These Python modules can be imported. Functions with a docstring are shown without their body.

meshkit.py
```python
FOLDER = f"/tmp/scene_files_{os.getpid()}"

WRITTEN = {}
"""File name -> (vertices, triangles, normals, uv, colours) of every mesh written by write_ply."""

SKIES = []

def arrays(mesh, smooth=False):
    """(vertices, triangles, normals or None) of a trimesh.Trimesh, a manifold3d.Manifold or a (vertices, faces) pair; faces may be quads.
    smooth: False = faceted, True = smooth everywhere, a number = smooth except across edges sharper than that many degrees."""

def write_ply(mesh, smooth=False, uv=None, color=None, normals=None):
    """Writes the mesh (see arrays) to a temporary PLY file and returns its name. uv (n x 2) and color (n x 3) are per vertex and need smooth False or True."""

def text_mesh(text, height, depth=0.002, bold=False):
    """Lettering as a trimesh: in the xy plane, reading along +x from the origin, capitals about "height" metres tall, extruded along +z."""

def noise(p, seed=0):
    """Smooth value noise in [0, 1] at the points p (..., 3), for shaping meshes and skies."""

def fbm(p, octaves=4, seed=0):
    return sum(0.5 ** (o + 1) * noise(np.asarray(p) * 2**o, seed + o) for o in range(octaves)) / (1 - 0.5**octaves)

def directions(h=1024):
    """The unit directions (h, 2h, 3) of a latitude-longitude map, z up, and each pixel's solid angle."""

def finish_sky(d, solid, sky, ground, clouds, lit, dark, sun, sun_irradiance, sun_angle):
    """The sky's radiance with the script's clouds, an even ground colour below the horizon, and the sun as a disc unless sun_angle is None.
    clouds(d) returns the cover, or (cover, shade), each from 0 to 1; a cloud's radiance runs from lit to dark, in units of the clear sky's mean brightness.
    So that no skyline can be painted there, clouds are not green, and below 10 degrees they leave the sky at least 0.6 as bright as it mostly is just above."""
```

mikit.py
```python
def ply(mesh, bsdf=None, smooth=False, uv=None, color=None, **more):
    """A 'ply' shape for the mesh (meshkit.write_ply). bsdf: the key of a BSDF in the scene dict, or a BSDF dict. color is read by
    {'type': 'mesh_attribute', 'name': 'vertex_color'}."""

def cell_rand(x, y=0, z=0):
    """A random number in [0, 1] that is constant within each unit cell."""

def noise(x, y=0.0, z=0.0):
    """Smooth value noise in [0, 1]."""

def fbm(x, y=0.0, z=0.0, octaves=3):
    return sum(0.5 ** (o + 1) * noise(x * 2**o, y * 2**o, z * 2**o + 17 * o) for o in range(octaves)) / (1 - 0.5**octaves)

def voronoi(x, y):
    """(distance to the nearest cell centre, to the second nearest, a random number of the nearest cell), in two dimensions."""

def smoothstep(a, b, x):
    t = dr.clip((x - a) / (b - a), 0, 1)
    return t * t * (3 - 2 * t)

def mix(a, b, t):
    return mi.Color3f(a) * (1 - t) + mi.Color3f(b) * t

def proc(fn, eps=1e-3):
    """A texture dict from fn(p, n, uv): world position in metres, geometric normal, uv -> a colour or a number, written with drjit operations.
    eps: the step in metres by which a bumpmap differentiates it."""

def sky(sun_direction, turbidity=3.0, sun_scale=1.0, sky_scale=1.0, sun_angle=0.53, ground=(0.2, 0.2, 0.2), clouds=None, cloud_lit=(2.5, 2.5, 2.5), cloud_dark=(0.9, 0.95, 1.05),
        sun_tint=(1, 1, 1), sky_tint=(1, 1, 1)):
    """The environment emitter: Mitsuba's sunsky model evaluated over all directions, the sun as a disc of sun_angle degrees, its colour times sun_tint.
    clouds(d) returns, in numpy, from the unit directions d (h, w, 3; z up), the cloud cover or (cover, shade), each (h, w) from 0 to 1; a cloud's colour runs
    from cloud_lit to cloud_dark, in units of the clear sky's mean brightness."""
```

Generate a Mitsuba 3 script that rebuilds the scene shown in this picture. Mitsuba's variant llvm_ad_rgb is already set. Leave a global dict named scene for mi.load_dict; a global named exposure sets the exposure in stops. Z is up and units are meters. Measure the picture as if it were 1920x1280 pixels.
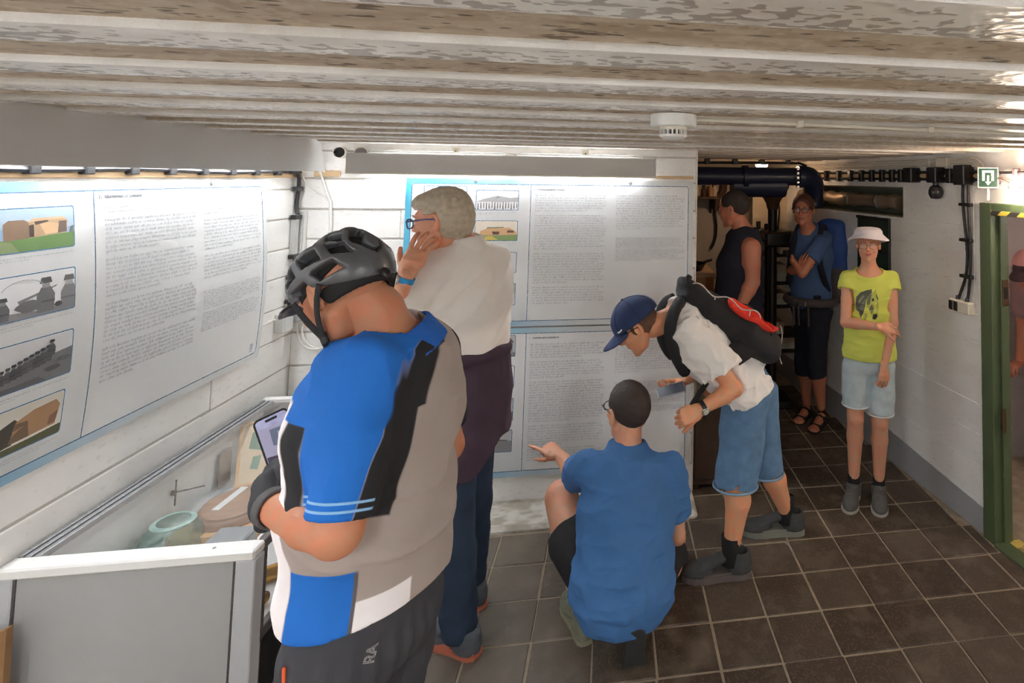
import math, random
import numpy as np, trimesh, mitsuba as mi, drjit as dr
import mikit, meshkit
from shapely.geometry import Polygon, box as sbox, Point, LineString
from mikit import proc, noise, fbm, voronoi, cell_rand, smoothstep, mix

T = mi.ScalarTransform4f
scene, labels = {}, {}
exposure = 1.85

# ---------------------------------------------------------------- camera
scene['camera'] = {'type': 'perspective', 'fov': 82.94963, 'fov_axis': 'x', 'near_clip': .05, 'far_clip': 60.0,
    'principal_point_offset_x': -0.19205, 'principal_point_offset_y': 0.28944,
    'to_world': T().look_at(origin=[0.0000, 0.0000, 1.9000], target=[0.162295, 0.984912, 1.960079], up=[-0.024308, -0.056877, 0.998085])}

# ---------------------------------------------------------------- lights (the lamps themselves are built further down)
TUBE = [16.4, 17.0, 17.7]          # fluorescent tubes behind the long shields
BULKHEAD = [42.0, 33.0, 25.0]      # round warm lamp beside the exit sign
CELLAR = [30.0, 20.0, 12.0]          # small lamp in the machine room
SIDE_ROOM = [70.0, 58.0, 52.0]        # lamp in the room behind the green door
FILL = [24.0, 24.4, 24.6]             # unseen fill lamps added behind the viewer

# ---------------------------------------------------------------- helpers
def lin(r, g=None, b=None):
    v = np.array([r, r if g is None else g, r if b is None else b], float) / 255
    return [float(x) for x in np.where(v <= .04045, v / 12.92, ((v + .055) / 1.055) ** 2.4)]

def pbsdf(color, rough=.6, **k):
    if not isinstance(color, dict): color = {'type': 'rgb', 'value': list(color)}
    return {'type': 'twosided', 'b': {'type': 'principled', 'base_color': color, 'roughness': rough, **k}}

def mat(name, color, rough=.6, **k):
    scene[name] = pbsdf(color, rough, **k)
    return name

def bumpy(name, color, fn, rough=.6, eps=2e-3, **k):
    if not isinstance(color, dict): color = {'type': 'rgb', 'value': list(color)}
    scene[name] = {'type': 'twosided', 'b': {'type': 'bumpmap', 'arbitrary': proc(fn, eps), 'scale': 1.0,
                   'b': {'type': 'principled', 'base_color': color, 'roughness': rough, **k}}}
    return name

def numbered(key):
    if key not in scene and key not in used: used.add(key); return key
    i = 1
    while f'{key}_{i:03d}' in scene or f'{key}_{i:03d}' in used: i += 1
    k = f'{key}_{i:03d}'; used.add(k); return k
used = set()

def say(key, label=None, cat=None, group=None, kind=None):
    d = {}
    if label: d['label'] = label
    if cat: d['category'] = cat
    if group: d['group'] = group
    if kind: d['kind'] = kind
    if d: labels[key] = d

def thing(name, label, cat, group=None):
    k = numbered(name); say(k, label, cat, group); return k

def join(ms):
    ms = ms if isinstance(ms, (list, tuple)) else [ms]
    return trimesh.util.concatenate(ms) if len(ms) > 1 else ms[0]

def obj(name, mesh, m, parent=None, smooth=30, label=None, cat=None, group=None, kind=None, M=None, **kw):
    key = numbered((parent + '__' if parent else '') + name)
    mesh = join(mesh)
    if M is not None: mesh = mesh.copy(); mesh.apply_transform(M)
    scene[key] = mikit.ply(mesh, m, smooth, **kw)
    say(key, label, cat, group, kind)
    return key

def struct(name, mesh, m, smooth=30, label=None, M=None): return obj(name, mesh, m, None, smooth, label, kind='structure', M=M)

def tf(loc=(0, 0, 0), rz=0, ry=0, rx=0):
    R = trimesh.transformations.euler_matrix(rx, ry, rz, 'sxyz'); R[:3, 3] = loc; return R

def frame(o, x, y, z):
    M = np.eye(4); M[:3, 0], M[:3, 1], M[:3, 2], M[:3, 3] = x, y, z, o; return M

def nrm(v): v = np.asarray(v, float); return v / (np.linalg.norm(v) + 1e-12)

def bx(x0, x1, y0, y1, z0, z1, ch=0.0):
    lo, hi = np.array([x0, y0, z0], float), np.array([x1, y1, z1], float)
    if ch <= 0:
        m = trimesh.creation.box(hi - lo); m.apply_translation((lo + hi) / 2); return m
    ch = min(ch, (hi - lo).min() * .45); pts = []
    for s in np.ndindex(2, 2, 2):
        c = np.where(np.array(s) == 0, lo, hi); sg = np.where(np.array(s) == 0, 1, -1)
        for a in range(3):
            p = c + sg * ch; p[a] = c[a]; pts.append(p)
    return trimesh.convex.convex_hull(np.array(pts))

def cyl(a, b, r, n=16, r2=None):
    a, b = np.asarray(a, float), np.asarray(b, float); return sweep([a, b], [r, r if r2 is None else r2], n)

def sweep(pts, r, n=8, cap=True, flat=None):
    """tube along points; r scalar or list; flat=(ratio, axis) squashes it"""
    p = np.asarray(pts, float); r = np.broadcast_to(np.asarray(r, float), (len(p),))
    t = np.gradient(p, axis=0); t /= np.linalg.norm(t, axis=1, keepdims=True) + 1e-12
    u = np.cross(t[0], [0, 0, 1.] if abs(t[0][2]) < .9 else [1., 0, 0]); u = nrm(u); U = []
    for i in range(len(p)):
        u = nrm(u - t[i] * (u @ t[i])); U.append(u)
    U = np.array(U); V = np.cross(t, U); a = np.arange(n) * 2 * np.pi / n
    ring = p[:, None] + r[:, None, None] * (np.cos(a)[None, :, None] * U[:, None] + np.sin(a)[None, :, None] * V[:, None])
    if flat is not None:
        ax = nrm(flat[1]); off = ring - p[:, None]; ring = p[:, None] + off - (1 - flat[0]) * (off @ ax)[..., None] * ax
    v = ring.reshape(-1, 3); i, j = np.meshgrid(np.arange(len(p) - 1), np.arange(n), indexing='ij')
    A = (i * n + j).ravel(); B = (i * n + (j + 1) % n).ravel()
    f = np.vstack([np.stack([A, B, B + n], 1), np.stack([A, B + n, A + n], 1)])
    if cap:
        k = len(v); v = np.vstack([v, p[:1], p[-1:]]); q = np.arange(n); e = (len(p) - 1) * n
        f = np.vstack([f, np.stack([(q + 1) % n, q, q * 0 + k], 1), np.stack([e + q, e + (q + 1) % n, q * 0 + k + 1], 1)])
    return trimesh.Trimesh(v, f, process=False)

def spline(pts, n=24):
    from scipy.interpolate import CubicSpline
    p = np.asarray(pts, float); d = np.r_[0, np.cumsum(np.linalg.norm(np.diff(p, axis=0), axis=1))]
    return CubicSpline(d, p)(np.linspace(0, d[-1], n))

def lathe(prof, n=32, M=None):
    m = trimesh.creation.revolve(np.asarray(prof, float), sections=n)
    if M is not None: m.apply_transform(M)
    return m

def prism(pts, h, M=None):
    poly = pts if hasattr(pts, 'exterior') else Polygon(pts)
    m = trimesh.creation.extrude_polygon(poly, h, engine='earcut')
    if M is not None: m.apply_transform(M)
    return m

def axis_frame(o, z, x=None):
    z = nrm(z); x = np.cross([0, 0, 1.], z) if x is None else np.asarray(x, float)
    if np.linalg.norm(x) < 1e-6: x = np.array([1., 0, 0])
    x = nrm(x - z * (x @ z)); return frame(o, x, np.cross(z, x), z)
# ================================================================ the room
XL, YB, ZC = -1.74, 3.60, 2.068
rnd = random.Random(7)

# ---- materials of the setting
def wall_col(p, n, uv):
    g = fbm(p.x * 9, p.y * 9, p.z * 9); s = fbm(p.x * 2.3 + 7, p.y * 2.3, p.z * 5)
    v = .81 + .04 * g - .05 * smoothstep(.55, .75, s)
    d = smoothstep(.74, .84, noise(p.x * 45, p.y * 45, p.z * 60)) * .07
    return mi.Color3f(v - d, v * .99 - d, v * .965 - d)
def wall_bump(p, n, uv): return .0016 * fbm(p.x * 14, p.y * 14, p.z * 26) + .0004 * noise(p.x * 110, p.y * 110, p.z * 160)
bumpy('white_concrete', proc(wall_col), wall_bump, .55)
def soffit_col(p, n, uv):
    u = (p.y - .778) / .28705; u = u - dr.floor(u)
    w = fbm(p.x * 3, p.y * 6, 0)
    q = fbm(p.x * 58, p.y * 95, 3., 2); sp = smoothstep(0, .06, q - .66 + .22 * smoothstep(.0, .45, u) - .12 * (.5 - w)) * smoothstep(.02, .1, u)
    c = mix([.86, .85, .83], [.72, .70, .67], smoothstep(.2, .7, fbm(p.x * 8, p.y * 14, 1.)))
    c = mix(c, [.30, .265, .235], sp * .8)
    r = smoothstep(.46, .62, u + .12 * (fbm(p.x * 14, p.y * 14, 5.) - .5))
    return mix(c, [.44, .36, .275], r * .8)
def soffit_bump(p, n, uv): return .0026 * fbm(p.x * 58, p.y * 95, 3., 2) + .001 * fbm(p.x * 20, p.y * 20, 9.)
bumpy('ceiling_paint', proc(soffit_col), soffit_bump, .3, specular=.5)
def rust_col(p, n, uv):
    a = fbm(p.x * 10, p.y * 35, 2.); b = smoothstep(.66, .76, fbm(p.x * 30, p.y * 90, 8.))
    c = mix([.50, .42, .325], [.40, .31, .225], smoothstep(.3, .7, a)); c = mix(c, [.58, .51, .42], smoothstep(.5, .7, fbm(p.x * 60, p.y * 60, 4.)) * .5)
    return mix(c, [.07, .04, .02], b * .8)
bumpy('ceiling_rust', proc(rust_col), lambda p, n, uv: .003 * fbm(p.x * 30, p.y * 60, 8.), .6)
def tile_col(p, n, uv):
    cx, cy = dr.floor((p.x + .0345) / .2486), dr.floor((p.y - 3.063) / .2486)
    k = cell_rand(cx + 50, cy + 50, 3); g = fbm(p.x * 14, p.y * 14, 1.); st = smoothstep(.58, .8, fbm(p.x * 5, p.y * 5, 4.))
    c = mix([.066, .049, .036], [.040, .027, .019], k); c = mix(c, [.100, .078, .056], smoothstep(.45, .8, g) * .55)
    c = mix(c, [.24, .20, .145], st * .35 * (1 - .7 * smoothstep(.2, .7, p.x)))
    pale_side = smoothstep(.15, -.7, p.x + .5 * (fbm(p.x * 3, p.y * 3, 6.) - .5)) * smoothstep(1.6, 2.4, p.y)  # paler tone towards the left and back of the floor
    c = mix(c, [.155, .135, .108], pale_side * .62)
    return mix(c, [.13, .105, .08], smoothstep(.62, .75, noise(p.x * 160, p.y * 160, 2.)) * .22)
bumpy('floor_tile', proc(tile_col), lambda p, n, uv: .0018 * fbm(p.x * 30, p.y * 30, 2.), .5, specular=.35)
def mortar_col(p, n, uv):
    return mix([.29, .24, .175], [.17, .135, .095], fbm(p.x * 20, p.y * 20, 1.))
mat('mortar', proc(mortar_col), .9)
def rough_conc(p, n, uv):
    return mix([.36, .325, .265], [.58, .555, .50], smoothstep(.35, .65, fbm(p.x * 16, p.y * 24, p.z * 12)))
bumpy('rough_concrete', proc(rough_conc), lambda p, n, uv: .006 * fbm(p.x * 40, p.y * 40, p.z * 40), .9)
mat('grey_band', lin(150, 152, 154), .6)
mat('green_paint', lin(70, 84, 58), .45)
mat('pink_plaster', proc(lambda p, n, uv: mix([.36, .32, .31], [.43, .39, .375], fbm(p.x * 6, p.y * 6, p.z * 6))), .8)
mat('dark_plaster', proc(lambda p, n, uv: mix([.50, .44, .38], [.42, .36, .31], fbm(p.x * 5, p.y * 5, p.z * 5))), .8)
mat('shield_paint', proc(lambda p, n, uv: mix([.50, .485, .465], [.45, .435, .415], fbm(p.x * 3, p.y * 3, p.z * 8))), .5)
mat('white_plastic', lin(222, 222, 218), .4)
mat('cream_plastic', lin(212, 206, 192), .45)
mat('black_rubber', lin(24, 22, 24), .5)
mat('black_plastic', lin(22, 20, 22), .35)
mat('batten_wood', proc(lambda p, n, uv: mix([.60, .43, .25], [.50, .33, .17], fbm(p.x * 40, p.y * 6, p.z * 60))), .6)
mat('brown_wood', proc(lambda p, n, uv: mix([.060, .034, .020], [.030, .017, .010], fbm(p.x * 30, p.y * 30, p.z * 4))), .5)
mat('dark_void', [.01, .009, .008], .9)
mat('steel', lin(170, 172, 172), .3, metallic=.9)

# ---- floor: mortar bed, one part per tile
FT, FX, FY = .2486, -.0345, 3.063
fl = struct('floor', bx(-3.2, 5.2, -3.4, 7.2, -.2, -.0035), 'mortar', False)
tile_meshes = []
for i in range(-8, 9):
    for j in range(-7, 9):
        x0, y0 = FX + i * FT, FY + j * FT
        wallx = 2.036 - .134 * (y0 + .12 - 2.97) - .02
        if x0 + .06 > wallx or x0 < -1.75: continue
        if y0 + .1 > 3.32 and x0 < .45: continue
        x1 = min(x0 + FT, wallx)
        g = .0035; dz = rnd.uniform(-.002, .002); jx, jy = rnd.uniform(-.002, .002), rnd.uniform(-.002, .002)
        m = bx(x0 + g + jx, x1 - g + jx, y0 + g + jy, y0 + FT - g + jy, -.04, dz, .004)
        m.vertices[:, 2] += np.where(m.vertices[:, 2] > -.02, rnd.uniform(-.006, .006) * (m.vertices[:, 0] - x0) + rnd.uniform(-.006, .006) * (m.vertices[:, 1] - y0), 0)
        obj('tile', m, 'floor_tile', fl, False)
struct('trim_1', bx(-1.75, .52, 3.33, 3.62, -.05, .03, .02), 'rough_concrete', 30, 'rough pale concrete strip along the foot of the back wall')
# ---- left and back walls: shuttering boards printed in the concrete, one part per board
wl = struct('wall_left', bx(XL - .25, XL - .006, -3.4, YB + .3, -.1, 2.25), mat('joint_shade_dirt', lin(178, 174, 168), .9), False)  # slab darker than the boards: shade and dirt of the joints put into its colour
wb = struct('wall_back', bx(XL - .25, .52, YB + .006, YB + .28, -.1, 2.25), 'joint_shade_dirt', False)
def boards(parent, along, a0, a1, rows, seed):
    r = random.Random(seed); z = .0
    for k in range(rows):
        h = r.uniform(.145, .185); a = a0 + (r.uniform(0, .8) if k else 0)
        cuts = [a0] + [c for c in np.arange(a, a1, 1.9) if a0 + .3 < c < a1 - .3] + [a1]
        for c0, c1 in zip(cuts[:-1], cuts[1:]):
            t = r.uniform(.000, .008)
            z1 = min(z + h, 2.2) - .0025
            m = bx(XL - .02, XL - .006 + t, c0 + .001, c1 - .001, z + .003, z1 - .002, .0035) if along == 'y' else bx(c0 + .001, c1 - .001, YB + .006 - t, YB + .02, z + .003, z1 - .002, .0035)
            obj('board', m, 'white_concrete', parent, False)
        z += h
        if z > 2.15: break
obj('board', bx(.5195, .526, YB + .004, YB + .28, 0, 2.1, .001), 'white_concrete', wb, False)
boards(wl, 'y', .6, YB + .02, 14, 3)
boards(wb, 'x', XL, .519, 14, 5)
struct('wall_rear', bx(XL - .25, 4, -3.4, -3.2, -.1, 2.3), 'white_concrete', False)
# right wall, its own frame: s along the wall (away from the viewer), off into the room, z up
RW = frame([2.036, 2.97, 0], [-.1330, .9911, 0], [-.9911, -.1330, 0], [0, 0, 1])
def rwp(s, off, z): return (RW @ np.array([s, off, z, 1.]))[:3]
wr = struct('wall_right', [bx(-.02, .66, -.07, 0, -.1, 2.3), bx(.66, 4.2, -.3, 0, -.1, 1.655), bx(.66, .70, -.3, 0, 1.655, 2.3), bx(2.35, 4.2, -.3, 0, 1.655, 2.3), bx(.70, 2.35, -.3, 0, 1.862, 2.3), bx(.70, 2.35, -.3, -.24, 1.655, 1.862),
     bx(-.95, -.02, -.07, 0, 1.79, 2.3), bx(-6.5, -.95, -.1, 0, -.1, 2.3)], 'white_concrete', False, M=RW)
for k in range(12):
    if 9 <= k: break
    z0 = .19 + k * .163
    for s0, s1 in ((0, 1.4), (1.4, 3.2)):
        obj('board', bx(s0 + .001, s1 - .001, -.01, rnd.uniform(.0008, .004), z0 + .002, min(z0 + .161, 1.65), .001), 'white_concrete', wr, False, M=RW)
struct('baseboard_right', prism([(0, 0), (.90, 0), (3.6, 0), (3.6, .22), (.9, .20), (0, .135)], .006, RW @ frame([0, 0, 0], [1, 0, 0], [0, 0, 1], [0, -1, 0]) @ tf((0, 0, -.006))), 'grey_band', False)
# ---- machine room behind the back wall
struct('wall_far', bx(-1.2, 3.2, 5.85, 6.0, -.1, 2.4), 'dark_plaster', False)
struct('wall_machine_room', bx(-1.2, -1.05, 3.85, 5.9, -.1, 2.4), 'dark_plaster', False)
# ---- ceiling: ribbed steel sheets
ce = struct('ceiling', bx(-3.2, 5.2, -3.4, 7.2, ZC + .012, ZC + .3), 'ceiling_rust', False)
for k in range(-11, 19):
    y = .778 + .28705 * k
    prof = [(0, 0), (.118, .001), (.168, .0125), (.168, .03), (0, .03)]
    segs = 8 if -4 <= k < 14 else 1
    m = prism(prof, 8.2, frame([5.1, y, ZC], [0, 1, 0], [0, 0, 1], [1, 0, 0]) @ tf((0, 0, -8.2)))
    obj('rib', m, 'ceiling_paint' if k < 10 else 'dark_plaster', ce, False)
# ---- door in the right wall
d3 = numbered('door_1'); say(d3, 'green painted steel door frame in the right wall, under the exit sign', kind='structure')
for nm, m in (('jamb', [bx(-.098, -.012, -.10, .018, -.02, 1.79, .004), bx(-.115, -.098, -.08, -.03, 0, 1.75, .003)]), ('jamb', bx(-1.0, -.91, -.10, .018, -.02, 1.79, .004)),
              ('lintel', bx(-.912, -.099, -.10, .018, 1.745, 1.79, .004)), ('sill', bx(-.912, -.099, -.06, .03, -.02, .012, .004))):
    obj(nm, m, 'green_paint', d3, M=RW)
mat('hazard', proc(lambda p, n, uv: mix([.03, .028, .026], [.80, .62, .10], smoothstep(.47, .53, dr.abs(2 * ((p.y * 9 + p.z * 9 + p.x * 9) - dr.floor(p.y * 9 + p.z * 9 + p.x * 9)) - 1)))), .4)
obj('hazard_tape', bx(-.91, -.10, -.03, .021, 1.725, 1.75, .002), 'hazard', d3, M=RW, label='black and yellow warning tape')
obj('hazard_edge', bx(-.905, -.105, -.13, -.062, -.02, .014, .003), mat('yellow_worn', proc(lambda p, n, uv: mix([.55, .42, .10], [.22, .17, .08], smoothstep(.45, .65, fbm(p.x * 25, p.y * 25, 0.)))), .5), d3, M=RW, label='worn yellow threshold')
obj('lock_plate', bx(-.121, -.114, -.075, -.035, 1.24, 1.38, .002), mat('bronze', lin(86, 66, 48), .4, metallic=.6), d3, M=RW)
obj('latch', bx(-.126, -.12, -.065, -.045, 1.28, 1.34, .002), 'black_plastic', d3, M=RW)
obj('hinge', cyl((-.118, -.03, .58), (-.118, -.03, .70), .012, 12), 'bronze', d3, M=RW)
struct('wall_side_room', [bx(3.6, 3.75, -.5, 5.6, -.1, 2.3), bx(2.2, 3.7, 3.75, 3.9, -.1, 2.3), bx(2.0, 3.7, 1.3, 1.45, -.1, 2.3)], 'pink_plaster', False)
# ================================================================ lamps, cables and fittings
def emit(col): return {'type': 'area', 'radiance': {'type': 'rgb', 'value': list(col)}}
def lamp_mesh(name, mesh, col, parent, label=None):
    mesh = mesh.copy(); out = ((mesh.triangles_center - mesh.vertices.mean(0)) * mesh.face_normals * mesh.area_faces[:, None]).sum()
    if out < 0: mesh.invert()
    k = obj(name, mesh, mat('lamp_white', lin(235, 235, 230), .4) if 'lamp_white' not in scene else 'lamp_white', parent, 40, label)
    scene[k]['emitter'] = emit(col); return k

# left long shield with its tubes behind it
t = thing('lamp_shield', 'long painted lamp shield running under the ceiling above the left wall panel', 'lamp shield')
obj('board', bx(-1.562, -1.546, .6, 3.40, 1.908, 2.085, .003), 'shield_paint', t)
obj('end_return', prism([(0, 0), (.075, 0), (.0, .155)], .006, frame([-1.552, 3.395, 1.909], [0, 1, 0], [0, 0, 1], [1, 0, 0])), 'shield_paint', t)
obj('hook', sweep(spline([(-1.553, 3.22, 2.04), (-1.553, 3.36, 2.0), (-1.553, 3.455, 1.95), (-1.553, 3.465, 1.905)], 12), .003, 6), 'white_plastic', t)
for y0 in (-1.2, .35, 1.9):
    l = thing('tube_light', f'white fluorescent tube behind the left lamp shield, {dict([(-1.2, "nearest to the viewer"), (.35, "the middle one"), (1.9, "nearest to the corner")])[y0]}', 'lamp', 'fluorescent tubes behind the left shield')
    obj('housing', bx(-1.70, -1.64, y0, y0 + 1.45, 2.0, 2.045, .006), 'white_plastic', l)
    lamp_mesh('tube', cyl((-1.665, y0 + .03, 1.968), (-1.665, y0 + 1.42, 1.968), .014, 10), TUBE, l)
    for yy in (y0 + .015, y0 + 1.435): obj('cap', bx(-1.685, -1.645, yy - .012, yy + .012, 1.95, 2.0, .004), 'white_plastic', l)
# back shield
t = thing('lamp_shield', 'pale lamp shield hung across the back wall above the two stacked panels', 'lamp shield')
obj('board', bx(-1.424, .25, 3.405, 3.42, 1.902, 2.012, .003), 'shield_paint', t)
obj('end_cap', bx(.238, .25, 3.40, 3.45, 1.898, 2.014, .003), 'shield_paint', t)
obj('rim', bx(-1.424, .25, 3.40, 3.409, 1.898, 1.906, .002), 'cream_plastic', t)
for x in (-1.30, -.59, .12): obj('arm', bx(x - .008, x + .008, 3.418, YB + .003, 1.994, 2.006, .002), 'cream_plastic', t)
for x0 in (-1.36, -.56):
    l = thing('tube_light', f'white fluorescent tube behind the {"left" if x0 < -1 else "right"} half of the shield on the back wall', 'lamp', 'fluorescent tubes behind the back shield')
    obj('housing', bx(x0, x0 + .74, 3.525, 3.585, 1.985, 2.03, .006), 'white_plastic', l)
    lamp_mesh('tube', cyl((x0 + .03, 3.55, 1.955), (x0 + .71, 3.55, 1.955), .014, 10), TUBE, l)
    for xx in (x0 + .015, x0 + .725): obj('cap', bx(xx - .012, xx + .012, 3.53, 3.57, 1.94, 1.985, .004), 'white_plastic', l)
# unseen lamps added under the ceiling behind the viewer, for frontal fill
for (x, y) in ((-.6, -.95), (1.1, -.85)):
    l = thing('added_fill_lamp', f'added unseen fill lamp under the ceiling behind the viewer, the {"left" if x < 0 else "right"} one', 'lamp', 'added fill lamps behind the viewer')
    obj('housing', bx(x - .08, x + .08, y - .62, y + .62, 2.03, 2.07, .006), 'white_plastic', l)
    lamp_mesh('diffuser', bx(x - .06, x + .06, y - .6, y + .6, 2.0, 2.03, .01), FILL, l)
# round lamp at the exit sign
l = thing('bulkhead_lamp', 'round white glowing bulkhead lamp on the right wall beside the exit sign', 'lamp')
B = RW @ frame([-.335, 0, 1.878], [1, 0, 0], [0, 0, 1], [0, -1, 0]) @ np.diag([1, 1, -1, 1.])
obj('base', lathe([(0, 0), (.07, 0), (.07, .02), (.062, .028), (0, .028)], 24, B), 'white_plastic', l)
lamp_mesh('globe', lathe([(.058, .024), (.058, .05), (.045, .075), (.02, .086), (0, .088)], 24, B), BULKHEAD, l)
for a in (0, math.pi / 2): obj('guard', sweep([(B @ np.array([math.cos(a) * r, math.sin(a) * r, h, 1.]))[:3] for r, h in ((-.064, .02), (-.066, .05), (-.045, .085), (0, .098), (.045, .085), (.066, .05), (.064, .02))], .003, 6), 'white_plastic', l)
# machine-room lamp
l = thing('cellar_lamp', 'small domed lamp glowing on the machine room ceiling above the blue pipe', 'lamp')
obj('base', lathe([(0, 0), (.06, 0), (.06, -.02), (0, -.02)], 20, tf((1.277, 4.900, 2.050))), 'cream_plastic', l)
lamp_mesh('dome', lathe([(.055, -.018), (.052, -.035), (.03, -.052), (0, -.058)], 20, tf((1.277, 4.900, 2.050))), CELLAR, l)
l = thing('side_room_lamp', 'small wall lamp in the room behind the green door', 'lamp')
obj('base', bx(3.5, 3.6, 2.0, 2.3, 1.9, 1.96, .01), 'white_plastic', l)
lamp_mesh('diffuser', bx(3.46, 3.5, 2.02, 2.28, 1.9, 1.96, .008), SIDE_ROOM, l)

# smoke detector
t = thing('smoke_detector', 'round white smoke detector hanging under the ribbed ceiling', 'smoke detector')
D = tf((.155, 1.515, 2.066))
obj('base', lathe([(0, .0), (.060, .0), (.061, -.004), (.060, -.030), (.055, -.033), (0, -.033)], 40, D), 'white_plastic', t)
obj('collar', lathe([(0, -.033), (.036, -.033), (.034, -.040), (0, -.040)], 32, D), 'cream_plastic', t)
obj('core', lathe([(0, -.04), (.028, -.04), (.028, -.052), (0, -.052)], 24, D), 'black_plastic', t)
for k in range(18):
    a = k * math.pi / 9; obj('fin', bx(.027, .036, -.0022, .0022, -.0535, -.039).apply_transform(D @ tf(rz=a)), 'white_plastic', t)
obj('cap', lathe([(0, -.052), (.037, -.052), (.036, -.058), (.028, -.063), (0, -.064)], 32, D), 'white_plastic', t)
l = thing('ceiling_conduit', 'thin pale conduit running over the ceiling from the smoke detector to the right', 'conduit')
obj('pipe', sweep([(.21, 1.53, 2.058), (.9, 1.62, 2.058), (2.3, 1.8, 2.058)], .006, 8), 'cream_plastic', l)
for x in (.52, .95, 1.4): obj('clip', bx(x - .008, x + .008, 1.53 + (x - .21) * .13 - .014, 1.53 + (x - .21) * .13 + .014, 2.048, 2.068, .002), 'cream_plastic', l)

# left wall: batten, black cable, clips
t = thing('cable_batten', 'tan wooden cable batten along the left wall under the lamp shield', 'batten')
obj('strip', bx(XL - .001, XL + .012, .6, YB, 1.872, 1.905, .002), 'batten_wood', t)
t = thing('black_cable', 'thick black cable clipped to the batten along the left wall', 'cable')
obj('sheath', sweep([(XL + .022, y, 1.902 - .004 * math.sin(y * 7)) for y in np.linspace(.6, 3.56, 30)], .010, 8), 'black_rubber', t)
for y in np.arange(.75, 3.5, .185): obj('clip', bx(XL + .008, XL + .036, y - .018, y + .018, 1.884, 1.917, .003), 'black_plastic', t)
t = thing('cable_batten', 'short tan wooden batten on the back wall right of the lamp shield', 'batten')
obj('strip', bx(.26, .50, YB - .012, YB + .006, 1.895, 1.912, .002), 'batten_wood', t)
t = thing('cable_batten', 'short tan wooden batten in the corner between the two lamp shields', 'batten')
obj('strip', bx(-1.66, -1.53, YB - .014, YB + .004, 1.88, 1.915, .002), 'batten_wood', t)
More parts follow.
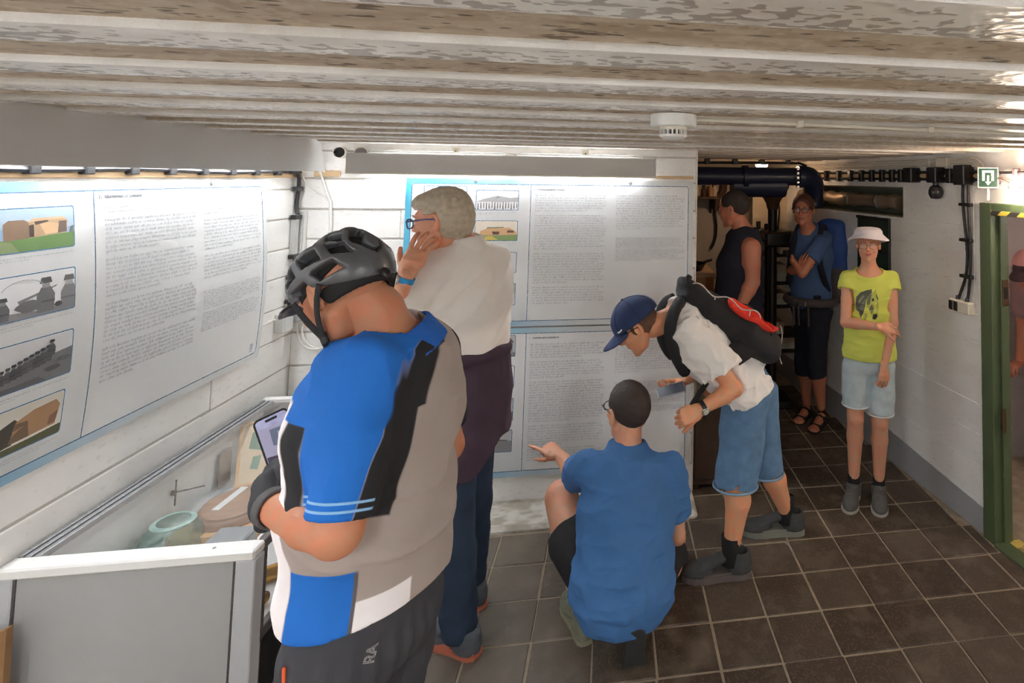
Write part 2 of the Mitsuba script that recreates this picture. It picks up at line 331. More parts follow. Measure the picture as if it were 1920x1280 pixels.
# corner fittings
t = thing('black_conduit', 'black vertical cable with clips down the left wall by the corner', 'cable')
obj('sheath', sweep(spline([(XL + .03, 3.45, 1.90), (XL + .03, 3.53, 1.885), (XL + .022, 3.555, 1.84), (XL + .022, 3.56, 1.67)], 16), .0105, 8), 'black_rubber', t)
for z in (1.81, 1.655, 1.44): obj('clip', bx(XL + .004, XL + .034, 3.52, 3.585, z - .012, z + .012, .003), 'black_plastic', t)
obj('tail', sweep(spline([(XL + .022, 3.555, 1.44), (XL + .024, 3.545, 1.36), (XL + .022, 3.53, 1.22), (XL + .02, 3.53, 1.13)], 14), .009, 8), 'black_rubber', t)
for z in (1.33, 1.2): obj('clip', bx(XL + .004, XL + .032, 3.51, 3.56, z - .01, z + .01, .003), 'black_plastic', t)
t = thing('cable_duct', 'light grey cable duct on the left wall below the black cable', 'cable duct')
obj('duct', bx(XL, XL + .026, 3.535, 3.575, 1.44, 1.668, .003), mat('light_grey', lin(176, 176, 174), .5), t)
t = thing('wall_thermometer', 'narrow white wall thermometer hanging in the corner', 'thermometer')
obj('plate', bx(-1.728, -1.686, YB - .012, YB + .002, 1.432, 1.684, .003), 'white_plastic', t)
obj('scale', [bx(-1.720, -1.720 + (.016 if k % 5 == 0 else .010), YB - .0135, YB - .0118, 1.47 + k * .009, 1.4725 + k * .009) for k in range(21)], mat('grey_ink', lin(140, 140, 145), .7), t)
obj('column', cyl((-1.700, YB - .014, 1.46), (-1.700, YB - .014, 1.66), .0022, 8), 'light_grey', t)
t = thing('white_cable', 'white forked cable coming down the corner from the two lamp shields', 'cable')
obj('branch', sweep(spline([(-1.632, YB - .1, 2.03), (-1.634, YB - .06, 1.96), (-1.625, YB - .02, 1.90), (-1.600, YB - .012, 1.82), (-1.568, YB - .012, 1.733)], 16), .0065, 8), 'white_plastic', t)
obj('branch', sweep(spline([(-1.72, YB - .012, 1.882), (-1.66, YB - .010, 1.81), (-1.60, YB - .010, 1.765), (-1.568, YB - .012, 1.733)], 16), .005, 8), 'white_plastic', t)
obj('trunk', sweep([(-1.568, YB - .012, 1.745), (-1.562, YB - .012, 1.6), (-1.56, YB - .012, 1.15)], .0085, 8), 'white_plastic', t)
t = thing('junction_box', 'square white junction box on the left wall near the corner', 'junction box')
obj('box', bx(XL, XL + .05, 3.43, 3.51, 1.05, 1.155, .006), mat('off_white', lin(200, 202, 200), .45), t)
obj('lid', bx(XL + .05, XL + .057, 3.434, 3.506, 1.054, 1.151, .004), 'off_white', t)
t = thing('wall_socket', 'row of grey wall sockets with hinged lids in the corner behind the cyclist', 'socket')
S = frame([-1.715, YB - .004, 1.075], nrm([.97, 0, .22]), [0, -1, 0], nrm([-.22, 0, .97])) @ np.diag([1, 1, 1, 1.])
for k in range(2):
    o = obj('housing', bx(k * .078, k * .078 + .072, 0, .045, 0, .085, .006), 'off_white', t, M=S)
    obj('lid', bx(k * .078 + .004, k * .078 + .068, .045, .056, .004, .076, .006), 'light_grey', t, M=S)
t = thing('white_cable', 'loops of thin white cable hanging below the corner sockets', 'cable')
for pts in ([(-1.70, 1.08), (-1.69, 1.0), (-1.655, .94), (-1.60, .925), (-1.53, .95), (-1.47, .99)], [(-1.66, 1.08), (-1.65, .97), (-1.61, .935), (-1.54, .94), (-1.47, .985)], [(-1.62, 1.10), (-1.615, 1.03), (-1.58, .99), (-1.53, .985), (-1.48, 1.0)], [(-1.47, .99), (-1.40, 1.0), (-1.3, .995)]):
    obj('loop', sweep(spline([(x, YB - .014 - .006 * (i % 2), z) for i, (x, z) in enumerate(pts)], 22), .0045, 6), 'white_plastic', t)
t = thing('white_cable', 'white cable running along the left wall to the square junction box', 'cable')
obj('sheath', sweep(spline([(-1.733, 3.306, 1.121), (-1.733, 3.457, 1.125), (-1.730, 3.588, 1.115), (-1.720, 3.720, 1.114)], 12), .005, 6), 'white_plastic', t)
# pipe stubs and brackets on the back wall
t = thing('pipe_stub', 'dark open pipe end in the back wall below the ceiling', 'pipe stub')
obj('ring', trimesh.creation.annulus(.029, .034, .03, sections=28, transform=frame([-1.53, YB - .012, 2.018], [1, 0, 0], [0, 0, 1], [0, -1, 0])), 'cream_plastic', t)
obj('bore', lathe([(0, -.002), (.029, -.002), (.029, .02)], 24, frame([-1.53, YB - .008, 2.018], [1, 0, 0], [0, 0, 1], [0, -1, 0])), 'dark_void', t)
t = thing('pipe_stub', 'grey half-round pipe mouth in the back wall right of the open pipe end', 'pipe stub')
obj('mouth', prism([(.036 * math.cos(a), .036 * math.sin(a)) for a in np.linspace(0, math.pi, 20)], .004, frame([-1.424, YB - .002, 2.014], [1, 0, 0], [0, 0, 1], [0, -1, 0])), mat('dusk_grey', lin(96, 90, 88), .8), t)
obj('lip', [bx(-1.463, -1.385, YB - .012, YB + .002, 2.008, 2.014, .001), sweep([(-1.424 + .037 * math.cos(a), YB - .006, 2.014 + .037 * math.sin(a)) for a in np.linspace(0, math.pi, 16)], .003, 6)], 'cream_plastic', t)
for x, w in ((-.912, 'left'), (-.165, 'right')):
    t = thing('wall_bracket', f'small square metal bracket high on the back wall, the {w} one of two', 'bracket', None)
    obj('plate', bx(x - .018, x + .018, YB - .010, YB + .002, 2.022, 2.062, .002), 'cream_plastic', t)
    obj('screw', cyl((x, YB - .010, 2.04), (x, YB - .013, 2.04), .005, 10), 'dusk_grey', t)

# ---- right wall electrics (s, off, z)
def rbx(s0, s1, o0, o1, z0, z1, ch=.003): return bx(s0, s1, o0, o1, z0, z1, ch)
t = thing('cable_batten', 'tan batten between the black double cables on the right wall', 'batten')
obj('strip', rbx(-.05, 2.9, -.005, .008, 1.925, 1.952, .002), 'batten_wood', t, M=RW)
t = thing('double_cable', 'pair of black cables in clamps running along the top of the right wall', 'cable')
for z in (1.916, 1.961): obj('sheath', sweep([(s, .016, z) for s in np.linspace(-.10, 2.9, 20)], .0085, 8), 'black_rubber', t, M=RW)
for s in (.225, .39, .70, .80, .92, 1.05, 1.19, 1.35, 1.53, 1.73, 1.96, 2.2, 2.45): 
    if s > .6 or s < .45: obj('clamp', rbx(s - .022, s + .022, 0, .034, 1.895, 1.982, .005), 'black_plastic', t, M=RW)
for s, lab, dz in ((.56, 'black cable box on the right wall, the left one above the girl', 0), (.325, 'black cable box with a round lamp holder hanging under it', 0), (.085, 'largest black cable box, where two cables turn down beside the door', .01)):
    t = thing('cable_box', lab, 'cable box')
    obj('box', rbx(s - .045, s + .045, -.002, .075, 1.895 - dz, 1.99 + dz, .006), 'black_plastic', t, M=RW)
    obj('gland', sweep([(s - .06, .02, 1.916), (s + .06, .02, 1.916)], .015, 10), 'black_plastic', t, M=RW)
    obj('gland', sweep([(s - .06, .02, 1.961), (s + .06, .02, 1.961)], .015, 10), 'black_plastic', t, M=RW)
    if s == .325:
        obj('lamp_holder', lathe([(0, 0), (.017, 0), (.017, -.02), (.034, -.03), (.042, -.05), (.042, -.075), (.03, -.10), (0, -.104)], 20, tf((s, .036, 1.90))), 'black_plastic', t, M=RW)
        for a in (0, 2.1, 4.2): obj('lug', bx(.034, .05, -.007, .007, -.072, -.052, .002).apply_transform(tf((s, .036, 1.90), rz=a)), 'black_plastic', t, M=RW)
t = thing('double_cable', 'two vertical black cables going down beside the green door to the double socket', 'cable')
for s, e in ((.105, .16), (.065, .085)): obj('sheath', sweep(spline([(s, .02, 1.90), (s, .018, 1.7), (s, .018, 1.34), ((s + e) / 2, .018, 1.28), (e, .02, 1.215)], 26), .0085, 8), 'black_rubber', t, M=RW)
obj('thin_sheath', sweep([(.035, .012, 1.90), (.035, .012, 1.2)], .003, 6), 'light_grey', t, M=RW)
for z in (1.773, 1.57, 1.365): obj('clip', rbx(.038, .135, 0, .034, z - .009, z + .009, .004), 'black_plastic', t, M=RW)
for s in (.16, .085): obj('gland', sweep([(s, .02, 1.245), (s, .022, 1.20)], [.010, .016], 10), 'black_plastic', t, M=RW)
t = thing('double_socket', 'white double wall socket with black inserts beside the green door', 'socket')
obj('box', rbx(.04, .205, -.002, .05, 1.155, 1.225, .006), 'cream_plastic', t, M=RW)
for s in (.125, .165): obj('insert', rbx(s - .0 + .002, s + .034, .05, .056, 1.163, 1.215, .003), 'black_plastic', t, M=RW)
t = thing('conduit_box', 'flat white junction box under the ceiling of the right wall', 'junction box')
obj('box', rbx(.215, .315, -.002, .045, 1.99, 2.05, .005), 'cream_plastic', t, M=RW)
for k, z in enumerate((2.04, 2.024, 2.008, 1.995)):
    t = thing('white_conduit', f'{["topmost", "second", "third", "lowest"][k]} of four thin pale conduits under the ceiling of the right wall', 'conduit')
    obj('pipe', sweep([(.31, .012, z), (2.9, .012, z)], .0055, 8), 'cream_plastic', t, M=RW)
    obj('clip', rbx(.40, .412, 0, .022, z - .008, z + .008, .002), 'cream_plastic', t, M=RW)
    if k < 3: obj('tail', sweep(spline([(.22, .012, z), (.12, .012, z), (.03, .012, z - .004 - .006 * k), (-.03, .014, z - .03), (-.05, .016, 1.965)], 18), .0055, 8), 'cream_plastic', t, M=RW)
# exit sign
t = thing('exit_sign', 'green exit sign with a white doorway and arrow symbol above the green door', 'exit sign')
SG = RW @ frame([-.128, .060, 1.927], nrm([-.66, -.75, 0]), [0, 0, 1], nrm([-.75, .66, 0])) @ np.diag([1.12, 1.12, 1, 1])   # u right, v up, w to the room
obj('box', bx(-.046, .046, -.05, .05, -.055, -.002, .003), mat('violet_grey', lin(88, 70, 84), .5), t, M=SG)
obj('rim', bx(-.046, .046, -.050, .050, -.002, .002, .001), 'cream_plastic', t, M=SG)
obj('face', bx(-.040, .040, -.044, .044, .002, .0035), mat('sign_green', lin(14, 48, 34), .4), t, M=SG)
arch = sbox(-.026, -.015, .026, .036).difference(sbox(-.014, -.03, .014, .024)).difference(sbox(-.03, -.03, -.026, .1))
obj('doorway_symbol', prism(arch, .0012, tf((0, 0, .0035))), mat('sign_cream', lin(226, 222, 190), .5), t, M=SG)
obj('arrow_symbol', prism([(-.005, .012), (.005, .012), (.005, -.018), (.014, -.018), (0, -.037), (-.014, -.018), (-.005, -.018)], .0012, tf((0, 0, .0035))), 'sign_cream', t, M=SG)
obj('stem', bx(-.006, .006, -.11, -.05, -.03, -.02, .002), 'cream_plastic', t, M=SG)
for dy in (-.02, .02): obj('knob', sweep([(.046, dy, -.03), (.06, dy, -.03)], .012, 10), 'violet_grey', t, M=SG)
t = thing('lamp_cable', 'dark cable leading right from the exit sign past a clamp', 'cable')
obj('sheath', sweep([(-.17, .02, 1.955), (-.9, .02, 1.955)], .007, 8), 'black_rubber', t, M=RW)
obj('clamp', rbx(-.29, -.262, 0, .034, 1.935, 1.976, .004), mat('mauve', lin(120, 100, 104), .6), t, M=RW)
t = thing('lamp_cable', 'grey bent cable from the exit sign to the round lamp', 'cable')
obj('sheath', sweep(spline([(-.16, .022, 1.925), (-.21, .02, 1.918), (-.26, .02, 1.895), (-.29, .02, 1.88)], 12), .008, 8), mat('warm_grey', lin(140, 126, 120), .6), t, M=RW)
# recess with a metal pipe, right wall
t = thing('foil_pipe', 'dented silvery foil pipe lying in the slot of the right wall', 'pipe')
rp = random.Random(3); pp = [(.80 + k * .05, -.055, 1.755 + .004 * math.sin(k)) for k in range(32)]
obj('pipe', sweep(pp, [.052 + .006 * math.sin(k * 1.7) + rp.uniform(-.004, .004) for k in range(32)], 14), bumpy('foil', lin(188, 168, 146), lambda p, n, uv: .006 * fbm(p.x * 30, p.y * 30, p.z * 30), .42, metallic=.75), t, 50, M=RW)
for s in (1.05, 1.45): obj('band', lathe([(.056, -.012), (.062, -.012), (.062, .012), (.056, .012)], 18, frame([s, -.055, 1.756], [0, 1, 0], [0, 0, 1], [1, 0, 0])), 'steel', t, M=RW)
struct('trim_2', [bx(.70, 2.35, -.24, -.232, 1.655, 1.862), bx(.70, 2.35, -.235, -.002, 1.655, 1.663), bx(.70, 2.35, -.235, -.002, 1.854, 1.862), bx(.70, .708, -.235, -.002, 1.66, 1.86)], mat('slot_green', lin(112, 114, 98), .7), False, 'dull green lining of the wall slot', M=RW)
t = thing('wall_hatch', 'dark green steel hatch on the right wall behind the girl with the hat', 'hatch')
obj('door', rbx(.85, 1.25, -.004, .018, 1.08, 1.628, .005), mat('dark_green', lin(26, 44, 36), .5), t, M=RW)
obj('rim', [rbx(.84, 1.26, -.004, .024, 1.62, 1.64), rbx(.84, .858, -.004, .024, 1.08, 1.63)], mat('black_green', lin(18, 26, 22), .5), t, M=RW)
obj('latch', rbx(.88, .96, .018, .035, 1.40, 1.425, .004), 'black_plastic', t, M=RW)
# ================================================================ information panels
SW = 1.672
def sheet_col(kind):
    def fn(p, n, uv):
        u, v = uv.x, uv.y
        du = dr.minimum(u, 1 - u) * SW; dv = dr.minimum(v, 1 - v) * .82
        inner = smoothstep(.030, .0325, dr.minimum(du, dv))
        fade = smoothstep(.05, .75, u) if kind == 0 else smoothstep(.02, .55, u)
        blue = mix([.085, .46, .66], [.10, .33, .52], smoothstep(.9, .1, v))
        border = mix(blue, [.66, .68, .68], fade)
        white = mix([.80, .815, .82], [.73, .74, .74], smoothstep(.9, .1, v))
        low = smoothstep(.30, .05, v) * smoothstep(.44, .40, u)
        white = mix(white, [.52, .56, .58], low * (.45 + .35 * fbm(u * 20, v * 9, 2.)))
        return mix(border, white, inner)
    return fn
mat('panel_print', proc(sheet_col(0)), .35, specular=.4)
mat('ink_line', lin(58, 92, 126), .5)
mat('ink_text', lin(168, 170, 175), .7)
mat('ink_head', lin(92, 94, 100), .7)
scene['photo_ink'] = pbsdf({'type': 'mesh_attribute', 'name': 'vertex_color'}, .45)

def tri(poly):
    v, f = trimesh.creation.triangulate_polygon(poly if hasattr(poly, 'exterior') else Polygon(poly).buffer(0), engine='earcut')
    return v, f
class Panel:
    def __init__(s, key, mp, H): s.key, s.mp, s.H = key, mp, H
    def put(s, name, polys, m, off, label=None, parent=None, kind=None):
        """polys: list of polygons, or of (polygon, colour)"""
        V, F, Cc, n = [], [], [], 0
        for q, it in enumerate(polys):
            pl, col = it if isinstance(it, tuple) and len(it) == 2 and not hasattr(it[0], '__float__') and isinstance(it[1], tuple) and len(it[1]) == 3 and not isinstance(it[0], float) else (it, None)
            v, f = tri(pl)
            if len(f) == 0: continue
            if np.ptp(v, axis=0).max() > .09:
                v3, f = trimesh.remesh.subdivide_to_size(np.c_[v, v[:, 0] * 0], f, .08, max_iter=12); v = v3[:, :2]
            a = np.cross(np.r_[v[f[0, 1]] - v[f[0, 0]], 0], np.r_[v[f[0, 2]] - v[f[0, 0]], 0])[2]
            if a < 0: f = f[:, ::-1]
            o = off + (q * .00006 if col else 0)
            V.append(s.mp(v[:, 0], v[:, 1], o)); F.append(f + n); n += len(v)
            if col: Cc.append(np.tile(lin(*col), (len(v), 1)))
        m3 = trimesh.Trimesh(np.vstack(V), np.vstack(F), process=False)
        return obj(name, m3, m, parent or s.key, False, label, kind=kind, **({'color': np.vstack(Cc)} if Cc else {}))

def letters(r, u0, v, width, xh, fill=1.0):
    out, u, adv = [], u0, xh * 1.05
    while u < u0 + width * fill:
        L = r.choice([2, 3, 3, 4, 5, 6, 7, 8, 9, 11])
        for k in range(L):
            if u + adv * .7 > u0 + width: break
            h = xh * r.choice([1, 1, 1, 1, 1.5]); d = xh * r.choice([0, 0, 0, 0, 0, .4]); w = adv * r.uniform(.30, .5)
            out.append((u, u + w, v - d, v + h)); u += adv * r.uniform(.8, 1.05)
        u += adv * .9
    return out
def text_part(P, name, r, u0, v0, width, blocks, xh, lead, m='ink_text'):
    V, F = [], []
    v = v0
    for nl in blocks:
        for k in range(nl):
            for (a, b, c, d) in letters(r, u0, v, width, xh, r.uniform(.9, 1.0) if k < nl - 1 else r.uniform(.3, .75)):
                i = len(V); V += [(a, c), (b, c), (b, d), (a, d)]; F += [(i, i + 1, i + 2), (i, i + 2, i + 3)]
            v -= lead
        v -= lead * .9
    V = np.array(V); obj(name, trimesh.Trimesh(P.mp(V[:, 0], V[:, 1], .0010), F, process=False), m, P.key, False)
def heading(P, text, u, v, h):
    m = meshkit.text_mesh(text, h, .0004, True); p = np.array(m.vertices)
    m2 = trimesh.Trimesh(P.mp(p[:, 0] + u, p[:, 1] + v, .0008 + p[:, 2]), m.faces, process=False)
    obj('heading', m2, 'ink_head', P.key, False)

def rrect(u0, v0, u1, v1, r=.012): return sbox(u0 + r, v0 + r, u1 - r, v1 - r).buffer(r, quad_segs=5)
def grey(k): return (k, k, k + 2)
# photographs: lists of (polygon in the unit square, colour)
def blob(r, cx, cy, rx, ry, n=14, j=.18): return [(cx + rx * math.cos(a) * (1 + r.uniform(-j, j)), cy + ry * math.sin(a) * (1 + r.uniform(-j, j))) for a in np.linspace(0, 2 * math.pi, n, endpoint=False)]
def soldier(x, y, s, k):
    g = grey(k); h = grey(max(k - 30, 10))
    return [([(x - .09 * s, y), (x + .09 * s, y), (x + .10 * s, y + .35 * s), (x + .05 * s, y + .52 * s), (x - .05 * s, y + .52 * s), (x - .10 * s, y + .35 * s)], g),
            ([(x - .1 * s, y + .2 * s), (x + .1 * s, y + .2 * s), (x + .1 * s, y + .24 * s), (x - .1 * s, y + .24 * s)], h),
            ([(x - .04 * s, y + .5 * s), (x + .04 * s, y + .5 * s), (x + .045 * s, y + .64 * s), (x - .045 * s, y + .64 * s)], grey(k + 40)),
            ([(x - .07 * s, y + .6 * s), (x + .07 * s, y + .6 * s), (x + .05 * s, y + .72 * s), (x - .05 * s, y + .72 * s)], h)]
S4 = [(0, 0), (1, 0), (1, 1), (0, 1)]
def picture(kind, r):
    o = []
    if kind == 'bunker':
        o += [(S4, (150, 176, 205)), ([(0, .55), (1, .5), (1, 1), (0, 1)], (176, 196, 214)), ([(0, 0), (1, 0), (1, .36), (.6, .33), (.2, .28), (0, .3)], (92, 122, 66)), ([(0, 0), (.3, 0), (.2, .25), (0, .3)], (126, 140, 96)),
              ([(.12, .28), (.42, .30), (.42, .68), (.36, .74), (.18, .74), (.12, .66)], (122, 98, 78)), ([(.42, .30), (.9, .36), (.92, .66), (.84, .76), (.48, .74), (.42, .66)], (178, 148, 116)), ([(.40, .68), (.62, .70), (.9, .72), (.84, .77), (.46, .76)], (206, 178, 146)),
              ([(.42, .32), (.48, .32), (.48, .62), (.42, .6)], (60, 44, 36)), ([(.62, .36), (.82, .38), (.80, .6), (.62, .66), (.55, .62)], (214, 178, 138)), ([(.5, .60), (.66, .66), (.66, .70), (.48, .68)], (70, 52, 44)), ([(.78, .36), (.9, .38), (.9, .66), (.8, .66)], (96, 78, 66)), ([(.93, .36), (.99, .36), (.99, .52), (.95, .5)], (90, 96, 90))]
    elif kind == 'gun':
        o += [(S4, grey(232)), ([(0, 0), (1, 0), (1, .16), (.5, .12), (0, .2)], grey(128)), ([(.3, .35), (.75, .62), (.77, .66), (.28, .42)], grey(120))] + soldier(.12, .02, .75, 92) + soldier(.62, .05, 1.15, 104) + soldier(.92, .06, 1.1, 122) + [(blob(r, .42, .25, .16, .14), grey(96)), (blob(r, .78, .18, .05, .06), grey(60))]
        o += [([(.25 + .3 * math.cos(a) + .1, .5 + .4 * math.sin(a)) for a in np.linspace(.5, 2.6, 16)] + [(.35 + .29 * math.cos(a), .5 + .385 * math.sin(a)) for a in np.linspace(2.6, .5, 16)], grey(170))]
    elif kind == 'dune':
        o += [(S4, grey(214)), ([(0, 0), (1, 0), (1, .62), (.75, .56), (.5, .36), (0, .16)], grey(108)), ([(0, 0), (.7, 0), (.6, .14), (.3, .1), (0, .1)], grey(84))]
        for k in range(11): o += soldier(.03 + k * .065, .14 + k * .028, .42 + .01 * k, 60 + 6 * (k % 4))
        o += soldier(.72, .54, .5, 70) + [(blob(r, .75, .25, .1, .06), grey(70)), (blob(r, .9, .4, .09, .05), grey(88))]
    elif kind == 'ruin':
        o += [(S4, (212, 208, 196)), ([(0, 0), (1, 0), (1, .22), (.6, .16), (0, .12)], (74, 74, 44)), ([(0, .1), (.4, .18), (.46, .62), (.4, .74), (.26, .64), (.12, .5), (0, .46)], (58, 52, 40)), ([(.36, .2), (.92, .26), (.96, .7), (.9, .84), (.62, .8), (.42, .66)], (158, 122, 88)), ([(.36, .2), (.6, .22), (.56, .6), (.42, .62)], (104, 80, 58)), ([(.82, .3), (.92, .3), (.94, .56), (.84, .5)], (120, 84, 66))]
    elif kind == 'poles':
        o += [(S4, grey(238)), ([(0, .42), (.2, .58), (.5, .74), (.8, .62), (1, .66), (1, .42), (.6, .4)], grey(176)), ([(.44, .6), (.58, .66), (.5, .68)], grey(96))]
        for k in range(15): x = .03 + k * .066; o.append(([(x, .02 + .04 * (k % 3)), (x + .03, .02 + .04 * (k % 3)), (x + .022, .34 + .1 * ((k * 7) % 4) / 3), (x + .006, .36)], grey(90 + 14 * (k % 3))))
    elif kind == 'field':
        o += [(S4, (240, 230, 214)), ([(0, 0), (1, 0), (1, .3), (0, .28)], (128, 150, 92)), ([(.2, .02), (.55, .02), (.4, .24), (.25, .22)], (206, 184, 96)), ([(.1, .28), (.12, .48), (.28, .62), (.8, .66), (.98, .44), (.98, .30), (.5, .26)], (216, 178, 134)), ([(.42, .3), (.56, .3), (.58, .46), (.40, .46)], (86, 56, 44)), ([(.76, .4), (.92, .4), (.92, .52), (.76, .52)], (110, 74, 56)), ([(.25, .62), (.7, .66), (.66, .7), (.3, .68)], (110, 116, 86))]
    elif kind == 'man':
        o += [(S4, grey(214)), ([(.3, 0), (.9, 0), (.85, .3), (.7, .42), (.45, .42), (.35, .3)], grey(128)), (blob(r, .58, .6, .15, .2), grey(176)), ([(.36, .7), (.8, .7), (.72, .95), (.44, .95)], grey(104)), ([(.1, .0), (.95, .1), (.97, .16), (.6, .3), (.55, .2)], grey(150))]
    elif kind == 'pier':
        o += [(S4, grey(170)), ([(0, 0), (1, 0), (1, .5), (0, .4)], grey(196)), ([(.2, .1), (.7, .2), (.95, .5), (.9, .75), (.5, .7), (.2, .5)], grey(64)), ([(.2, .1), (.6, .15), (.5, .3)], grey(230))]
    elif kind == 'house':
        o += [(S4, grey(186)), ([(0, 0), (1, 0), (1, .2), (0, .3)], grey(120)), ([(.2, .2), (.95, .14), (.95, .68), (.2, .6)], grey(140)), ([(.1, .58), (.98, .66), (.9, .86), (.2, .74)], grey(92)), ([(.4, .26), (.46, .26), (.46, .5), (.4, .5)], grey(60)), ([(.6, .24), (.68, .24), (.68, .5), (.6, .5)], grey(70))]
    elif kind == 'pointing':
        o += [(S4, grey(226)), ([(0, 0), (1, 0), (1, .16), (0, .1)], grey(150)), ([(.05, .1), (.3, .1), (.2, .7)], grey(140))] + soldier(.72, .1, .95, 40) + [([(.5, .46), (.68, .5), (.68, .55), (.5, .5)], grey(44))]
    elif kind == 'boat':
        o += [(S4, grey(180)), ([(0, 0), (1, 0), (1, .4), (0, .3)], grey(96)), (blob(r, .35, .42, .3, .2), grey(70)), (blob(r, .7, .3, .2, .12), grey(58)), ([(.35, .6), (.6, .64), (.56, .9), (.3, .86)], grey(206))]
    else:
        o += [(S4, grey(190)), ([(0, 0), (1, 0), (1, .5), (.5, .62), (0, .5)], grey(132)), (blob(r, .4, .3, .25, .12), grey(150)), (blob(r, .3, .72, .05, .08), grey(44)), ([(.1, .5), (.5, .56), (.9, .5), (.9, .56), (.5, .62), (.1, .56)], grey(104))]
    return o

def panel(label, mp, H, photos, heads, cols, seed, H0=None):
    r = random.Random(seed); key = thing('information_panel', label, 'panel'); P = Panel(key, mp, H)
    nu, nv = 24, 18
    U, V = np.meshgrid(np.linspace(0, SW, nu + 1), np.linspace(0, H, nv + 1)); u, v = U.ravel(), V.ravel()
    i = np.arange(nu * nv) + np.repeat(np.arange(nv), nu); q = np.stack([i, i + 1, i + nu + 2, i + nu + 1], 1)
    f = np.vstack([q[:, [0, 1, 2]], q[:, [0, 2, 3]]])
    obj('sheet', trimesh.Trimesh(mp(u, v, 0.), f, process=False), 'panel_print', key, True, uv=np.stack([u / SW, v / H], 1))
    back = trimesh.Trimesh(mp(u, v, -.004), f[:, ::-1], process=False)
    b = [np.array(x) for x in ([(k) for k in range(nu + 1)], [nv * (nu + 1) + k for k in range(nu + 1)], [k * (nu + 1) for k in range(nv + 1)], [k * (nu + 1) + nu for k in range(nv + 1)])]
    edges = []
    for k, ix in enumerate(b):
        a, c = mp(u[ix], v[ix], -.0001), mp(u[ix], v[ix], -.004); n = len(ix); j = np.arange(n - 1)
        edges.append(trimesh.Trimesh(np.vstack([a, c]), np.vstack([np.stack([j, j + 1, j + n + 1], 1), np.stack([j, j + n + 1, j + n], 1)]), process=False))
    obj('backing', [back] + edges, 'white_plastic', key, False)
    fr = rrect(.030, .030, SW - .030, H - .030, .018)
    P.put('frame_line', [fr.difference(fr.buffer(-.0035))], 'ink_line', .0006)
    P.put('divider_line', [sbox(.6935, .032, .6965, H - .032)], 'ink_line', .0006)
    for (pu, pv, pw, ph, kind) in photos:
        ph_polys = [(rrect(pu - .003, pv - .003, pu + pw + .003, pv + ph + .003, .008), (62, 110, 150))]
        clip = rrect(pu, pv, pu + pw, pv + ph, .007)
        for pl, col in picture(kind, r):
            g = Polygon([(pu + x * pw, pv + y * ph) for x, y in pl]).buffer(0).intersection(clip)
            for gg in getattr(g, 'geoms', [g]):
                if gg.geom_type == 'Polygon' and gg.area > 1e-7: ph_polys.append((gg, col))
        P.put('photograph', ph_polys, 'photo_ink', .0007)
        text_part(P, 'caption', r, pu, pv - .018, pw, [2], .003, .008)
    for tx, u_, v_, h_ in heads: heading(P, tx, u_, v_, h_)
    for (cu, cv, cw, blocks, xh, lead) in cols: text_part(P, 'text_block', r, cu, cv, cw, blocks, xh, lead)
    for u_ in (.38, 1.28): obj('screw', lathe([(0, 0), (.012, 0), (.011, .004), (0, .006)], 14, axis_frame(mp(np.array([u_]), np.array([H - .012]), .0005)[0], mp(np.array([u_]), np.array([H - .012]), .1)[0] - mp(np.array([u_]), np.array([H - .012]), 0.)[0])), 'steel', key)
    P.put('emblem', [sbox(SW - .085, .055, SW - .062, .085), sbox(SW - .085, .046, SW - .062, .052)], mat('ink_pale', lin(170, 178, 190), .6) if 'ink_pale' not in scene else 'ink_pale', .0006)
    return key

def map_left(u, v, off):
    v = np.asarray(v, float); t = np.clip(1 - v / .87, 0, 1)
    bow = .014 + .034 * np.sin(math.pi * np.clip(t * .86, 0, 1)) + .004 * t
    return np.stack([XL + bow + off, 1.572 + np.asarray(u, float), .988 + v], -1)
def map_back(v0, lean):
    def mp(u, v, off):
        v = np.asarray(v, float); return np.stack([-1.172 + np.asarray(u, float), YB - .012 - lean * (1 - v / .82) - off, v0 + v], -1)
    return mp
c2 = .420
panel('white and blue information panel with a coloured bunker photograph on the left wall', map_left, .873,
      [(.085, .668, .236, .125, 'house'), (.085, .473, .236, .125, 'man'), (.085, .276, .236, .128, 'pier'), (.085, .095, .236, .125, 'boat'),
       (.367, .668, .250, .125, 'bunker'), (.365, .473, .253, .125, 'gun'), (.360, .27, .258, .133, 'dune'), (.356, .09, .252, .128, 'ruin')],
      [('2.', .712, .815, .011), ('Atlantikwall in Zeeland', .735, .815, .011)],
      [(.735, .78, .44, [2, 8, 9, 9, 8], .0062, .0152), (1.22, .79, .40, [5, 9, 7], .0062, .0152), (1.22, .40, .40, [8, 8], .0046, .0102)], 11)
rows = [(.70, .112), (.522, .112), (.326, .115), (.14, .112)]
panel('upper white and blue information panel on the back wall with a drawing of beach poles', map_back(1.022, .012), .858,
      [(.10, .70, .232, .112, 'house'), (.10, .522, .232, .112, 'boat'), (.10, .326, .232, .112, 'dune'), (.10, .14, .232, .112, 'other'),
       (.388, .677, .236, .112, 'poles'), (.388, .498, .236, .113, 'field'), (.388, .312, .236, .115, 'man'), (.388, .125, .236, .122, 'pier')],
      [('3.', .71, .795, .008), ('Verdedigingsgebied Vlissingen', .732, .795, .008)],
      [(.722, .762, .42, [7, 14, 12, 7], .0060, .0152), (1.20, .762, .42, [14], .0060, .0152), (1.20, .51, .42, [9, 10], .0038, .0072)], 12)
